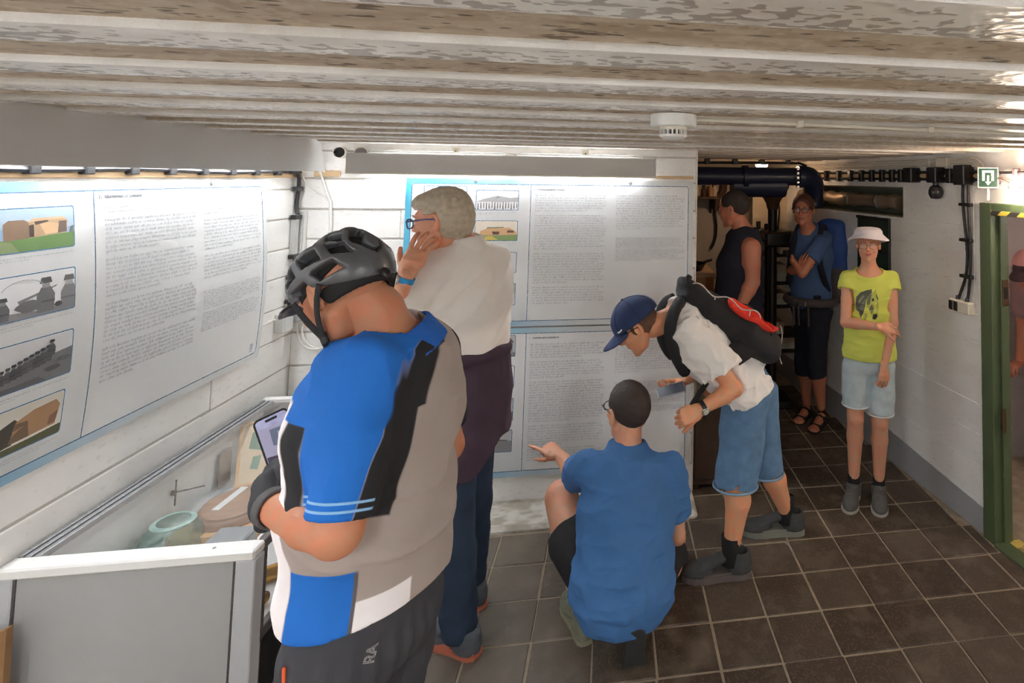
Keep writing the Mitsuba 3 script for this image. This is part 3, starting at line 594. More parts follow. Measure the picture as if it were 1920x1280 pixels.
panel('lower white and blue information panel on the back wall behind the crouching man', map_back(.175, .02), .835,
      [(.10, .66, .232, .112, 'man'), (.10, .48, .232, .112, 'field'), (.10, .29, .232, .112, 'dune'), (.10, .12, .232, .112, 'poles'),
       (.388, .675, .246, .118, 'house'), (.388, .498, .246, .122, 'pointing'), (.388, .315, .246, .122, 'boat'), (.388, .142, .246, .118, 'other')],
      [('4.', .71, .772, .009), ('Atlantikwall in Zoutelande', .732, .772, .009)],
      [(.722, .735, .43, [6, 7, 16, 8, 5], .0060, .0146), (1.215, .735, .42, [13], .0060, .0146), (1.215, .50, .42, [9, 9, 5], .0038, .0072)], 13)
# ================================================================ showcase by the left wall
mat('case_grey', proc(lambda p, n, uv: mix([.40, .405, .41], [.37, .37, .375], fbm(p.x * 7, p.y * 7, p.z * 5))), .5)
mat('case_frame', lin(190, 192, 196), .4)
mat('case_rail', lin(238, 238, 236), .35)
mat('dark_frame', lin(84, 80, 80), .4, metallic=.3)
mat('case_white', lin(226, 228, 228), .5)
mat('rail_grey', lin(150, 152, 154), .4, metallic=.3)
scene['glass'] = {'type': 'thindielectric', 'int_ior': 1.5}
C0, C1, D0, D1, ZT = XL + .014, -1.05, 2.045, 3.365, .745
t = thing('showcase', 'long grey and white display case with a glass top along the left wall', 'display case')
sp = obj('side_panel', bx(C0 + .02, C1 - .03, D0 + .008, D0 + .05, .0, ZT - .028, .003), 'case_grey', t)
obj('frame_post', bx(C0, C0 + .045, D0, D0 + .055, 0, ZT - .03, .003), 'case_frame', sp); obj('frame_post', bx(C1 - .055, C1, D0, D0 + .055, 0, ZT - .03, .003), 'case_frame', sp)
for x in (C0 + .046, C1 - .062): obj('groove', bx(x, x + .0055, D0 + .004, D0 + .01, 0, ZT - .03), 'dark_frame', sp)
obj('top_rail', bx(C0, C1 - .002, D0 - .004, D0 + .06, ZT - .03, ZT, .005), 'case_rail', t)
obj('screw', lathe([(0, 0), (.005, 0), (.004, .002), (0, .0025)], 10, tf((C1 - .13, D0 + .028, ZT))), 'steel', t)
obj('front_rail', bx(C1 - .022, C1, D0 + .05, D1, ZT - .03, ZT + .001, .003), 'dark_frame', t)
obj('front_trim', bx(C1 - .03, C1 - .022, D0 + .06, D1, ZT - .012, ZT + .004, .002), 'case_rail', t)
obj('base_frame', bx(C1 - .022, C1, D0 + .05, D1, .438, .472, .003), 'dark_frame', t)
obj('corner_post', bx(C1 - .012, C1 + .001, D0 + .048, D0 + .066, .438, ZT - .02, .002), 'dark_frame', t)
obj('far_panel', bx(C0 + .01, C1, D1 - .03, D1, 0, ZT - .012, .003), 'case_grey', t)
obj('far_rail', bx(C0, C1, D1 - .034, D1 + .004, ZT - .014, ZT + .006, .003), 'case_rail', t)
obj('base', bx(C0 + .01, C1 - .02, D0 + .05, D1 - .03, .455, .475, .002), 'case_white', t)
obj('back_panel', bx(C0, C0 + .012, D0 + .05, D1 - .03, .46, ZT - .01), 'case_white', t)
for k in range(3): obj('wall_rail', bx(C0 + .004 + k * .02, C0 + .018 + k * .02, D0 + .06, D1 - .03, ZT - .016 - .004 * k, ZT + .004 - .003 * k, .002), 'rail_grey', t)
obj('glass_top', trimesh.Trimesh([(C0 + .05, D0 + .055, ZT - .004), (C1 - .028, D0 + .055, ZT - .004), (C1 - .028, D1 - .034, ZT - .004), (C0 + .05, D1 - .034, ZT - .004)], [(0, 1, 2), (0, 2, 3)], process=False), 'glass', t, False)
obj('glass_front', trimesh.Trimesh([(C1 - .010, D0 + .06, .472), (C1 - .010, D1 - .03, .472), (C1 - .010, D1 - .03, ZT - .03), (C1 - .010, D0 + .06, ZT - .03)], [(0, 1, 2), (0, 2, 3)], process=False), 'glass', t, False)
for y in (D0 + .03, D1 - .03):
    for x in (C0 + .04, C1 - .04): obj('leg', bx(x - .02, x + .02, y - .02 + (.05 if y < 2.5 else -.03), y + .02 + (.05 if y < 2.5 else -.03), 0, .455, .003), 'dark_frame', t)
obj('shade_block', bx(C0 + .02, C1 - .16, D0 + .06, D1 - .03, .0, .452), 'dark_void', t)  # dark block put in for the shade under the case
# ---- exhibits
scene['bottle_glass'] = {'type': 'blendbsdf', 'weight': .16, 'a': {'type': 'thindielectric', 'int_ior': 1.6, 'specular_transmittance': {'type': 'rgb', 'value': [.84, .95, .92]}}, 'b': pbsdf(lin(196, 222, 214), .08)}
t = thing('glass_bowl', 'pale green glass bowl upside down in the near end of the showcase', 'bowl')
Bm = tf((-1.60, 2.56, .476))
obj('bowl', lathe([(.105, 0), (.107, .004), (.104, .03), (.092, .07), (.07, .1), (.035, .115), (0, .118)], 40, Bm), 'bottle_glass', t, 60)
obj('rim', lathe([(.098, .0), (.110, .0), (.112, .006), (.108, .011), (.1, .008)], 40, Bm), mat('pale_green_glass', lin(176, 206, 198), .1), t, 60)
obj('foot_ring', lathe([(.058, .104), (.066, .100), (.068, .106), (.060, .112), (.05, .110)], 36, Bm), 'pale_green_glass', t, 60)
t = thing('wooden_disc', 'round brown wooden disc with a white label in the showcase', 'disc')
Wm = tf((-1.47, 2.70, .53), rx=.08)
mat('disc_wood', proc(lambda p, n, uv: mix([.38, .24, .16], [.29, .175, .115], fbm(p.x * 12, p.y * 60, p.z * 20))), .5)
obj('body', lathe([(0, 0), (.125, 0), (.128, .008), (.124, .016), (.124, .022), (.118, .03), (.112, .032), (.11, .04), (.10, .044), (0, .044)], 48, Wm), 'disc_wood', t, 40)
obj('label', bx(-.014, .014, -.075, .075, .0445, .0455).apply_transform(Wm @ tf((-.03, .02, 0), rz=-.15)), 'case_white', t, False)
t = thing('tan_plinth', 'low tan plinth under the wooden disc in the showcase', 'plinth')
obj('block', bx(-1.62, -1.30, 2.55, 2.86, .476, .524, .004), mat('tan_board', lin(206, 168, 122), .7), t)
t = thing('dark_box', 'small grey metal box beside the plinth in the showcase', 'box')
obj('body', bx(-1.42, -1.30, 2.40, 2.53, .476, .55, .006), mat('box_grey', lin(120, 124, 128), .5), t)
obj('lid', bx(-1.423, -1.297, 2.397, 2.533, .55, .562, .004), mat('lid_grey', lin(146, 150, 154), .45), t)
obj('clasp', bx(-1.37, -1.35, 2.392, 2.398, .535, .56, .001), 'steel', t)
t = thing('framed_document', 'tan framed document leaning in the far end of the showcase', 'document')
Fm = frame([-1.58, 3.10, .60], nrm([.80, .30, .05]), nrm([-.15, .45, .65]), [0, 0, 0]); Fm[:3, 2] = np.cross(Fm[:3, 0], nrm(Fm[:3, 1] - Fm[:3, 0] * (Fm[:3, 0] @ Fm[:3, 1]))); Fm[:3, 1] = np.cross(Fm[:3, 2], Fm[:3, 0])
obj('frame', [bx(-.10, .10, -.14, -.128, -.006, .006, .002), bx(-.10, .10, .128, .14, -.006, .006, .002), bx(-.10, -.088, -.14, .14, -.006, .006, .002), bx(.088, .10, -.14, .14, -.006, .006, .002)], mat('peach_frame', lin(226, 190, 150), .6), t, M=Fm)
obj('sheet', bx(-.09, .09, -.13, .13, -.003, .001), mat('sepia_paper', lin(222, 204, 176), .8), t, False, M=Fm)
obj('print', [prism([(-.06, .02), (-.01, .0), (.0, .07), (-.05, .09)], .0006, tf((0, 0, .001))), prism([(-.05, -.07), (-.02, -.08), (-.01, -.02), (-.04, -.02)], .0006, tf((0, 0, .001)))], mat('teal_ink', lin(122, 152, 132), .7), t, False, M=Fm)
t = thing('brown_card', 'dark brown card standing behind the framed document in the showcase', 'card')
obj('card', bx(-1.70, -1.694, 2.98, 3.06, .49, .64, .001), mat('card_brown', lin(150, 138, 128), .7), t)
t = thing('blue_sheet', 'pale blue sheet lying by the back of the showcase', 'sheet of paper')
obj('sheet', bx(-1.69, -1.56, 2.80, 3.0, .4755, .478), mat('paper_blue', lin(186, 206, 214), .7), t)
t = thing('metal_handle', 'small dark metal handle on the back panel of the showcase', 'handle')
obj('bar', cyl((-1.70, 2.72, .66), (-1.70, 2.72, .56), .003, 8), 'dark_frame', t); obj('arm', cyl((-1.712, 2.72, .61), (-1.62, 2.76, .612), .003, 8), 'dark_frame', t)
obj('boss', lathe([(0, 0), (.010, 0), (.010, .012), (0, .012)], 14, axis_frame((-1.712, 2.72, .61), (1, 0, 0))), 'bronze', t)
t = thing('shell_case', 'brass shell case lying in the front of the showcase', 'shell case')
obj('body', lathe([(0, -.15), (.026, -.15), (.026, -.13), (.024, -.128), (.026, -.12), (.025, .13), (.020, .15), (.016, .152), (.016, .1), (0, .1)], 32, axis_frame((-1.145, 2.33, .502), (.82, .55, 0))), mat('brass', lin(186, 140, 66), .25, metallic=.95), t)
t = thing('brass_fuse', 'small brass fuse beside the shell case in the showcase', 'fuse')
obj('body', lathe([(0, 0), (.02, 0), (.021, .012), (.015, .02), (.013, .03), (.006, .04), (0, .042)], 24, axis_frame((-1.10, 2.20, .497), (-.6, .5, .1))), 'brass', t)
obj('ring', lathe([(.0215, .004), (.023, .006), (.0215, .009)], 24, axis_frame((-1.10, 2.20, .497), (-.6, .5, .1))), mat('copper', lin(150, 84, 56), .3, metallic=.9), t)
t = thing('wood_wedge', 'triangular piece of tan wood standing on the far end of the showcase', 'wedge')
obj('wedge', prism([(0, 0), (.12, 0), (.12, .075)], .03, frame([-1.572, 3.36, .751], [1, 0, 0], [0, 0, 1], [0, -1, 0]) @ tf((0, 0, -.0))), mat('wedge_wood', proc(lambda p, n, uv: mix([.52, .30, .13], [.45, .25, .10], fbm(p.x * 20, p.y * 20, p.z * 70))), .55), t)
t = thing('grey_binder', 'grey binder standing beside the tan wooden wedge on the showcase', 'binder')
obj('cover', bx(-1.447, -1.40, 3.29, 3.36, .751, .86, .004), mat('binder_grey', lin(140, 136, 140), .5), t)
obj('spine_label', bx(-1.44, -1.407, 3.287, 3.291, .78, .84), 'case_white', t)
t = thing('wooden_board', 'brown wooden board corner in front of the left end of the showcase', 'board')
obj('board', prism([(-.30, .50), (0.005, .62), (.012, 0), (-.30, 0)], .02, frame([-1.635, 2.00, 0.002], [1, 0, 0], [0, 0, 1], [0, -1, 0]) @ np.eye(4)), mat('board_wood', proc(lambda p, n, uv: mix([.30, .16, .065], [.21, .11, .045], fbm(p.x * 30, p.y * 30, p.z * 5))), .5), t)
# ================================================================ people: signed-distance modelling kit
A3 = lambda *v: np.array(v, float)
def smin(a, b, k):
    h = np.clip(.5 + .5 * (b - a) / k, 0, 1); return b * (1 - h) + a * h - k * h * (1 - h)
def smax(a, b, k): return -smin(-a, -b, k)
def cap(P, a, b, ra, rb=None):
    a, b = np.asarray(a, float), np.asarray(b, float); rb = ra if rb is None else rb
    d = b - a; t = np.clip(((P - a) @ d) / max(d @ d, 1e-9), 0, 1)
    return np.linalg.norm(P - a - t[:, None] * d, axis=1) - (ra + (rb - ra) * t)
def chain(P, pts, rad, k=.012):
    out = None
    for i in range(len(pts) - 1):
        d = cap(P, pts[i], pts[i + 1], rad[i], rad[i + 1]); out = d if out is None else smin(out, d, k)
    return out
def ell(P, c, r, M=None):
    q = P - np.asarray(c, float)
    if M is not None: q = q @ M
    r = np.asarray(r, float); k0 = np.linalg.norm(q / r, axis=1); k1 = np.linalg.norm(q / (r * r), axis=1)
    return k0 * (k0 - 1) / np.maximum(k1, 1e-9)
def rbx_sdf(P, c, half, r, M=None):
    q = P - np.asarray(c, float)
    if M is not None: q = q @ M
    q = np.abs(q) - (np.asarray(half, float) - r)
    return np.linalg.norm(np.maximum(q, 0), axis=1) + np.minimum(q.max(1), 0) - r
def loft(P, st, k=.02, flat=False):
    """st: stations (centre, half-width vector, half-depth vector); the section between them is an ellipse"""
    out = None; n = len(st) - 1
    for i in range(n):
        (c0, X0, Y0), (c1, X1, Y1) = [[np.asarray(v, float) for v in s] for s in (st[i], st[i + 1])]
        d = c1 - c0; t = ((P - c0) @ d) / (d @ d); tc = np.clip(t, 0, 1); over = (t - tc) * np.linalg.norm(d)
        q = P - c0 - tc[:, None] * d; X = X0 + tc[:, None] * (X1 - X0); Y = Y0 + tc[:, None] * (Y1 - Y0)
        lx, ly = np.linalg.norm(X, axis=1), np.linalg.norm(Y, axis=1)
        u = (q * X).sum(1) / (lx * lx); v = (q * Y).sum(1) / (ly * ly); rc = np.minimum(lx, ly) * (.12 if flat else .8)
        w = over / rc
        kk = np.sqrt(u * u + v * v + w * w) + 1e-9
        g = np.sqrt((u / lx) ** 2 + (v / ly) ** 2 + (w / rc) ** 2) + 1e-9
        di = kk * (kk - 1) / g
        di = np.where(kk < .35, -(1 - kk) * np.minimum(lx, ly), di)
        out = di if out is None else smin(out, di, k)
    return out
def plane(P, o, n): return (P - np.asarray(o, float)) @ nrm(n)          # negative on the side away from n

def nets(F, lo, h):
    S = F < 0; c = np.zeros(tuple(s - 1 for s in F.shape), np.int8); cs = list(np.ndindex(2, 2, 2)); sh = c.shape
    sl = lambda o: tuple(slice(o[a], o[a] + sh[a]) for a in range(3))
    for o in cs: c += S[sl(o)]
    ii = np.argwhere((c > 0) & (c < 8)); idx = -np.ones(sh, np.int64); idx[tuple(ii.T)] = np.arange(len(ii))
    pos, n = np.zeros((len(ii), 3)), np.zeros(len(ii))
    val = {o: F[tuple((ii + o).T)] for o in cs}
    for a in cs:
        for ax in range(3):
            if a[ax] == 0:
                b = list(a); b[ax] = 1; b = tuple(b); fa, fb = val[a], val[b]; x = (fa < 0) != (fb < 0)
                t = np.where(x, fa / np.where(x, fa - fb, 1), 0); p = np.tile(np.array(a, float), (len(ii), 1)); p[:, ax] += t
                pos += p * x[:, None]; n += x
    V = lo + h * (ii + pos / n[:, None]); faces = []
    for ax in range(3):
        u, w = (ax + 1) % 3, (ax + 2) % 3
        a0 = [slice(None)] * 3; a0[ax] = slice(0, -1); a1 = [slice(None)] * 3; a1[ax] = slice(1, None)
        e = S[tuple(a0)] != S[tuple(a1)]; m = np.argwhere(e)
        m = m[(m[:, u] > 0) & (m[:, u] < F.shape[u] - 1) & (m[:, w] > 0) & (m[:, w] < F.shape[w] - 1)]
        if not len(m): continue
        q = []
        for du, dw in ((-1, -1), (0, -1), (0, 0), (-1, 0)):
            k = m.copy(); k[:, u] += du; k[:, w] += dw; q.append(idx[tuple(k.T)])
        q = np.stack(q, 1); ins = S[tuple(m.T)]; q[~ins] = q[~ins][:, ::-1]; faces += [q[:, [0, 1, 2]], q[:, [0, 2, 3]]]
    return V, np.vstack(faces)

def sdf_mesh(fn, lo, hi, h, grow=4):
    lo = np.asarray(lo, float) - 2 * h; hi = np.asarray(hi, float) + 2 * h; m = 5
    n = np.ceil((hi - lo) / (h * m)).astype(int) + 1; H = h * m
    g = np.stack(np.meshgrid(*[lo[a] + H * np.arange(n[a]) for a in range(3)], indexing='ij'), -1)
    Fc = fn(g.reshape(-1, 3)).reshape(n)
    if grow:                                   # the shape runs out of the box: enlarge the box
        ax = [(Fc.take(0, a) < H * .5).any() for a in range(3)]; bx_ = [(Fc.take(-1, a) < H * .5).any() for a in range(3)]
        if any(ax) or any(bx_): return sdf_mesh(fn, lo - np.where(ax, .06, 0) + 2 * h, hi + np.where(bx_, .06, 0) - 2 * h, h, grow - 1)
    cell = np.zeros(n - 1, bool); pos = np.zeros(n - 1, bool); neg = np.zeros(n - 1, bool); near = np.full(n - 1, 9.)
    for o in np.ndindex(2, 2, 2):
        f = Fc[tuple(slice(o[a], o[a] + n[a] - 1) for a in range(3))]; near = np.minimum(near, np.abs(f)); pos |= f >= 0; neg |= f < 0
    cell = (near < H * 1.6) | (pos & neg)
    nf = (n - 1) * m + 1
    F = np.ones(nf); base = np.repeat(np.repeat(np.repeat(Fc[:-1, :-1, :-1], m, 0), m, 1), m, 2); F[:-1, :-1, :-1] = np.where(base < 0, -1., 1.)
    mk = np.zeros(nf, bool); big = np.repeat(np.repeat(np.repeat(cell, m, 0), m, 1), m, 2)
    for o in np.ndindex(2, 2, 2): mk[tuple(slice(o[a], o[a] + big.shape[a]) for a in range(3))] |= big
    ij = np.argwhere(mk); out = np.empty(len(ij))
    for s in range(0, len(ij), 400000): out[s:s + 400000] = fn(lo + h * ij[s:s + 400000])
    F[tuple(ij.T)] = out
    V, f = nets(F, lo, h)
    return trimesh.Trimesh(V, f, process=False)

def bounds(*pts, pad=.1):
    p = np.array([np.asarray(q, float) for q in pts]); return p.min(0) - pad, p.max(0) + pad
def wob(P, f, amp, seed=0): return (meshkit.noise(P * np.asarray(f), seed) - .5) * 2 * amp
def crease(P, f, amp, seed=0, M=None):
    n = meshkit.noise((P if M is None else P @ M) * np.asarray(f), seed); r = 1 - np.abs(2 * n - 1); return -(r ** 3 - .3) * amp
def axes(fx, fy):
    F = nrm([fx, fy, 0]); return F, A3(F[1], -F[0], 0)     # facing, right-hand side
UP = A3(0, 0, 1)

# ---- heads. local frame: x to the person's right, y forward, z up, origin between the ears
def head_frame(c, fwd, up):
    f = nrm(fwd); u = nrm(np.asarray(up) - f * (np.asarray(up) @ f)); return frame(np.asarray(c, float), np.cross(f, u), f, u)
def head_sdf(q, s=1., jaw=1., nose=1., chin=1.):
    q = q / s; ax = np.abs(q[:, 0]); m = np.stack([ax, q[:, 1], q[:, 2]], 1)
    d = ell(q, (0, -.012, .032), (.074, .096, .087))
    d = smin(d, ell(q, (0, .036, -.026), (.058 * jaw, .060, .080)), .03)
    d = smin(d, cap(m, (.036 * jaw, .02, -.072), (0, .072, -.099 * chin), .022, .018), .025)
    d = smin(d, cap(m, (.048 * jaw, -.004, -.045), (.036 * jaw, .02, -.075), .024, .020), .02)
    d = smin(d, cap(m, (.0, .088, .032), (.040, .074, .030), .011, .010), .012)        # brow
    d = smin(d, ell(m, (.040, .066, -.018), (.020, .018, .016)), .02)                  # cheek bone
    d = smax(d, -ell(m, (.031, .103, .010), (.019, .018, .012)), .012)                 # eye socket
    d = smin(d, ell(m, (.031, .082, .010), (.0125, .010, .0105)), .003)                # lids over the eyeball
    d = smin(d, cap(m, (0, .090, .016), (0, .108 * nose, -.020), .007, .0105), .010)   # nose
    d = smin(d, ell(m, (.010, .101, -.024), (.008, .009, .007)), .006)
    d = smin(d, cap(m, (0, .092, -.049), (.019, .084, -.0515), .0065, .004), .006)     # lips
    d = smin(d, cap(m, (0, .091, -.0585), (.017, .083, -.0565), .007, .004), .006)
    d = smax(d, -cap(m, (0, .101, -.0535), (.021, .090, -.0535), .0018, .0012), .003)
    e = smax(ell(m - A3(.079, -.012, -.002), (0, 0, 0), (.011, .021, .034)), -ell(m - A3(.087, -.006, .002), (0, 0, 0), (.009, .012, .020)), .004)
    return smin(d, e, .006) * s
def head_mesh(M, s=1., h=.0042, neck=None, **k):
    fn = lambda q: smin(head_sdf(q, s, **k), neck(q), .02) if neck else head_sdf(q, s, **k)
    m = sdf_mesh(fn, A3(-.1, -.125, -.145 if neck is None else -.17) * s, A3(.1, .125, .13) * s, h); m.apply_transform(M); return m
def face_parts(key, M, s=1., iris=(70, 90, 100), lip=(176, 112, 100), brow=(96, 70, 50), eyes=True):
    for sx in (-1, 1):
        if eyes:
            e = trimesh.creation.icosphere(2, .0112 * s); e.apply_translation(A3(sx * .031, .0825, .010) * s)
            k = obj('eye', e, 'eye_white', key, True, M=M)
            obj('iris', lathe([(0, .0008), (.0052, .0006), (.0054, -.001)], 14, axis_frame(A3(sx * .031, .0934, .0095) * s, (0, 1, 0)) @ np.diag([s, s, s, 1])), mat('iris_%d_%d_%d' % iris, lin(*iris), .3) if 'iris_%d_%d_%d' % iris not in scene else 'iris_%d_%d_%d' % iris, k, M=M)
        obj('eyebrow', sweep(spline([A3(sx * .014, .0985, .027) * s, A3(sx * .03, .0965, .0325) * s, A3(sx * .046, .081, .0285) * s], 8), [.003 * s, .0034 * s] + [.003 * s] * 5 + [.0016 * s], 7), cloth('brow_%d_%d_%d' % brow, brow), key, True, M=M)
    lm = [sweep(spline([A3(-.0205, .0885, -.053) * s, A3(-.009, .0985, -.0495) * s, A3(0, .0995, -.0505) * s, A3(.009, .0985, -.0495) * s, A3(.0205, .0885, -.053) * s], 12), [.0012 * s] + [.0034 * s] * 10 + [.0012 * s], 8),
          sweep(spline([A3(-.0195, .0885, -.0545) * s, A3(0, .0990, -.0595) * s, A3(.0195, .0885, -.0545) * s], 12), [.0012 * s] + [.0042 * s] * 10 + [.0012 * s], 8)]
    obj('lips', lm, cloth('lip_%d_%d_%d' % lip, lip, .45), key, True, M=M)
def cloth(name, rgb, rough=.85):
    if name not in scene: mat(name, lin(*rgb), rough)
    return name
def fabric(name, rgb, rough=.9, var=.10, sc=14):
    if name not in scene:
        c = lin(*rgb); lo, hi = [x * (1 - var) for x in c], [min(x * (1 + var), .95) for x in c]
        mat(name, proc(lambda p, n, uv: mix(lo, hi, fbm(p.x * sc, p.y * sc, p.z * sc))), rough, sheen=.2)
    return name
def skin(name, rgb):
    if name not in scene:
        c = lin(*rgb); a = [c[0] * 1.04, c[1] * .92, c[2] * .9]; b = [c[0] * .96, c[1] * 1.04, c[2] * 1.05]
        mat(name, proc(lambda p, n, uv: mix(a, b, smoothstep(.3, .7, fbm(p.x * 30, p.y * 30, p.z * 30)))), .5, specular=.35)
    return name
mat('eye_white', lin(226, 222, 216), .25)

# ---- hands. wrist, direction of the fingers, direction out of the back of the hand, side (+1: thumb towards +x = dir x back)
def hand_sdf_fn(s, curl, thumb, spread, side):
    segs = []
    base = [(.029, .086), (.010, .092), (-.010, .088), (-.028, .078)]; ln = [(.040, .025, .021), (.044, .028, .022), (.041, .026, .021), (.032, .020, .019)]; rr = [(.0092, .0084, .0076, .0066)] * 3 + [(.0082, .0074, .0066, .006)]
    for i in range(4):
        c = curl[i] if hasattr(curl[i], '__len__') else (curl[i] * .9, curl[i] * 1.1, curl[i] * .8)
        p = A3(base[i][0] * side, base[i][1], 0); a = 0.; sp = (1.5 - i) * spread * side; pts = [p - A3(0, .03, .0)]; pts.append(p)
        for k in range(3):
            a += c[k]; p = p + ln[i][k] * A3(math.sin(sp) * math.cos(a), math.cos(sp) * math.cos(a), -math.sin(a)); pts.append(p)
        segs.append((pts, (.011,) + rr[i]))
    t0 = A3(.020 * side, .020, -.008); d1 = nrm(A3(thumb[0] * side, thumb[1], thumb[2])); d2 = nrm(d1 * .8 + A3(thumb[3] * side, thumb[4], thumb[5]) * .6)
    t1 = t0 + d1 * .044; t2 = t1 + d2 * .032; t3 = t2 + nrm(d2 * 1.3 + A3(thumb[3] * side, thumb[4], thumb[5]) * .5) * .024
    segs.append(([t0, t1, t2, t3], (.0145, .011, .0098, .0078)))
    def fn(q):
        q = q / s
        d = loft(q, [(A3(0, -.03, 0), A3(.026, 0, 0), A3(0, 0, .020)), (A3(.0, .012, 0), A3(.030, 0, 0), A3(0, 0, .0175)), (A3(0, .05, 0), A3(.039, 0, 0), A3(0, 0, .0155)), (A3(0, .082, -.001), A3(.040, 0, 0), A3(0, 0, .0125))], .01)
        d = smin(d, ell(q, (.026 * side, .03, -.009), (.016, .028, .014)), .012)
        for pts, r in segs: d = smin(d, chain(q, pts, r, .002), .005)
        return d * s
    return fn, segs
def hand(wrist, fwd, back, side, curl=(.3, .35, .4, .45), thumb=(.75, .6, -.25, .2, .8, -.1), spread=.06, s=1., h=.0034):
    fn, _ = hand_sdf_fn(s, curl, thumb, spread, side); f = nrm(fwd); b = np.asarray(back, float); b = nrm(b - f * (b @ f))
    m = sdf_mesh(fn, A3(-.10, -.055, -.11) * s, A3(.10, .21, .04) * s, h); M = frame(np.asarray(wrist, float), np.cross(f, b), f, b); m.apply_transform(M); return m

# ---- shoes. local: x across, y forward, z up from the floor, origin under the ankle
def shoe(parent, ankle, fwd, col, sole, L=.27, W=.096, accent=None, pitch=0., laces=True, hi=.095, h=.0055, st=.022):
    f = nrm([fwd[0], fwd[1], 0]); M = frame([ankle[0], ankle[1], ankle[2] if len(ankle) > 2 else 0.], A3(f[1], -f[0], 0), f, UP)
    if pitch: M = M @ tf((0, .10, .01)) @ tf(rx=-pitch) @ tf((0, -.10, -.01))
    a, b = -.28 * L, .72 * L
    out = [(W * .5 * x, a + (b - a) * y) for x, y in ((0, -.0), (.42, .012), (.66, .07), (.70, .18), (.66, .36), (.78, .55), (.92, .70), (.86, .84), (.58, .95), (.2, 1.), (-.2, 1.), (-.55, .94), (-.8, .83), (-.86, .70), (-.74, .55), (-.64, .36), (-.68, .18), (-.62, .07), (-.4, .012))]
    pl = Polygon(out).buffer(.004)
    up = lambda q: smax(smax(smin(smin(smin(ell(q, (0, a + .055, .05), (W * .40, .062, hi * .62)), ell(q, (0, b - .075, .028), (W * .455, .085, .045)), .03), loft(q, [(A3(0, a + .06, .03), A3(W * .36, 0, 0), A3(0, .05, 0)), (A3(0, a + .05, hi), A3(W * .33, 0, 0), A3(0, .046, 0))], .02, True), .025),
            loft(q, [(A3(0, a + .09, hi - .01), A3(W * .26, 0, 0), A3(0, 0, .02)), (A3(0, b - .09, .055), A3(W * .34, 0, 0), A3(0, 0, .02))], .02), .02), -plane(q, (0, 0, st - .006), (0, 0, 1)), .004), -cap(q, (0, a + .052, hi - .005), (0, a + .05, hi + .05), W * .27), .006)
    m = sdf_mesh(up, A3(-W * .6, a - .02, 0), A3(W * .6, b + .02, hi + .02), h)
    key = obj('shoe', m, col, parent, True, M=M)
    obj('sole', [prism(pl, st - .004), prism(pl.buffer(-.004), st + .004)], sole, key, 30, M=M)
    if accent: obj('trim', [prism(pl.buffer(.0015), .006, tf((0, 0, .009)))], accent, key, 30, M=M)
    if laces:
        for k in range(4):
            t = k / 3; y = a + .115 + t * .07; z = hi + .005 - t * .034
            obj('lace', sweep([(-W * .2, y, z - .008), (0, y + .004, z + .004), (W * .2, y, z - .008)], .003, 6), 'lace_grey', key, M=M)
    return key
cloth('lace_grey', (70, 70, 74))
def person(label, mesh, m):
    k = thing('person', label, 'person'); scene[k] = mikit.ply(join(mesh), m, True); return k
def garment(key, name, fn, lo, hi, h, m, colf=None, label=None):
    ms = sdf_mesh(fn, lo, hi, h)
    if colf is None: return obj(name, ms, m, key, True, label)
    return obj(name, ms, m, key, True, label, color=linv(colf(np.array(ms.vertices))))
def regions(V, *rules):
    """rules: (mask, colour), later ones on top; returns a list of colours"""
    c = np.zeros((len(V), 3)); c[:] = rules[0]
    for mk, col in rules[1:]: c[mk] = col
    return c
scene['cloth_print'] = pbsdf({'type': 'mesh_attribute', 'name': 'vertex_color'}, .9, sheen=.2)
def linv(c):
    c = np.asarray(c, float) / 255; return np.where(c <= .04045, c / 12.92, ((c + .055) / 1.055) ** 2.4)
def glasses(key, M, s=1., col=(40, 44, 70), lens=True, w=.004):
    F = cloth('frame_%d_%d_%d' % col, col, .3);
    rims = []
    for sx in (-1, 1):
        o = [(sx * .034 + .024 * math.copysign(abs(math.cos(a)) ** .7, math.cos(a)), .110 - .004 * abs(math.cos(a)) * (1 if math.cos(a) * sx > 0 else 0), .004 + .017 * math.copysign(abs(math.sin(a)) ** .8, math.sin(a))) for a in np.linspace(0, 2 * math.pi, 25)]
        rims.append(sweep(np.array(o) * s, w * .5 * s, 6))
        rims.append(sweep(np.array([(sx * .058, .107, .012), (sx * .072, .095, .014), (sx * .080, .02, .014), (sx * .081, -.012, .010), (sx * .078, -.03, -.012)]) * s, w * .55 * s, 6))
    rims.append(sweep(np.array([(-.011, .110, .010), (0, .113, .012), (.011, .110, .010)]) * s, w * .5 * s, 6))
    g = obj('glasses', rims, F, key, True, M=M)
    if lens:
        for sx in (-1, 1):
            v = np.array([(sx * .034 + .023 * math.cos(a), .1095, .004 + .016 * math.sin(a)) for a in np.linspace(0, 2 * math.pi, 18, endpoint=False)]) * s
            v = np.vstack([v, v.mean(0)]); f = [(i, (i + 1) % 18, 18) for i in range(18)]
            obj('lens', trimesh.Trimesh(v, f, process=False), 'glass', g, False, M=M)
    return g
def watch(key, p, axis, out, r, strap, face=(210, 206, 196), case='steel'):
    a = nrm(axis); B = axis_frame(p, a, out)
    w = obj('watch', lathe([(r, -.010), (r + .003, -.010), (r + .003, .010), (r, .010)], 28, B), strap, key)
    obj('case', lathe([(0, 0), (.017, 0), (.018, .006), (.015, .009), (0, .009)], 20, axis_frame(np.asarray(p) + nrm(out) * (r + .001), out)), case, w)
    obj('dial', lathe([(0, .0092), (.013, .0092), (.013, .0096), (0, .0098)], 20, axis_frame(np.asarray(p) + nrm(out) * (r + .001), out)), cloth('dial_%d_%d_%d' % face, face, .3), w)

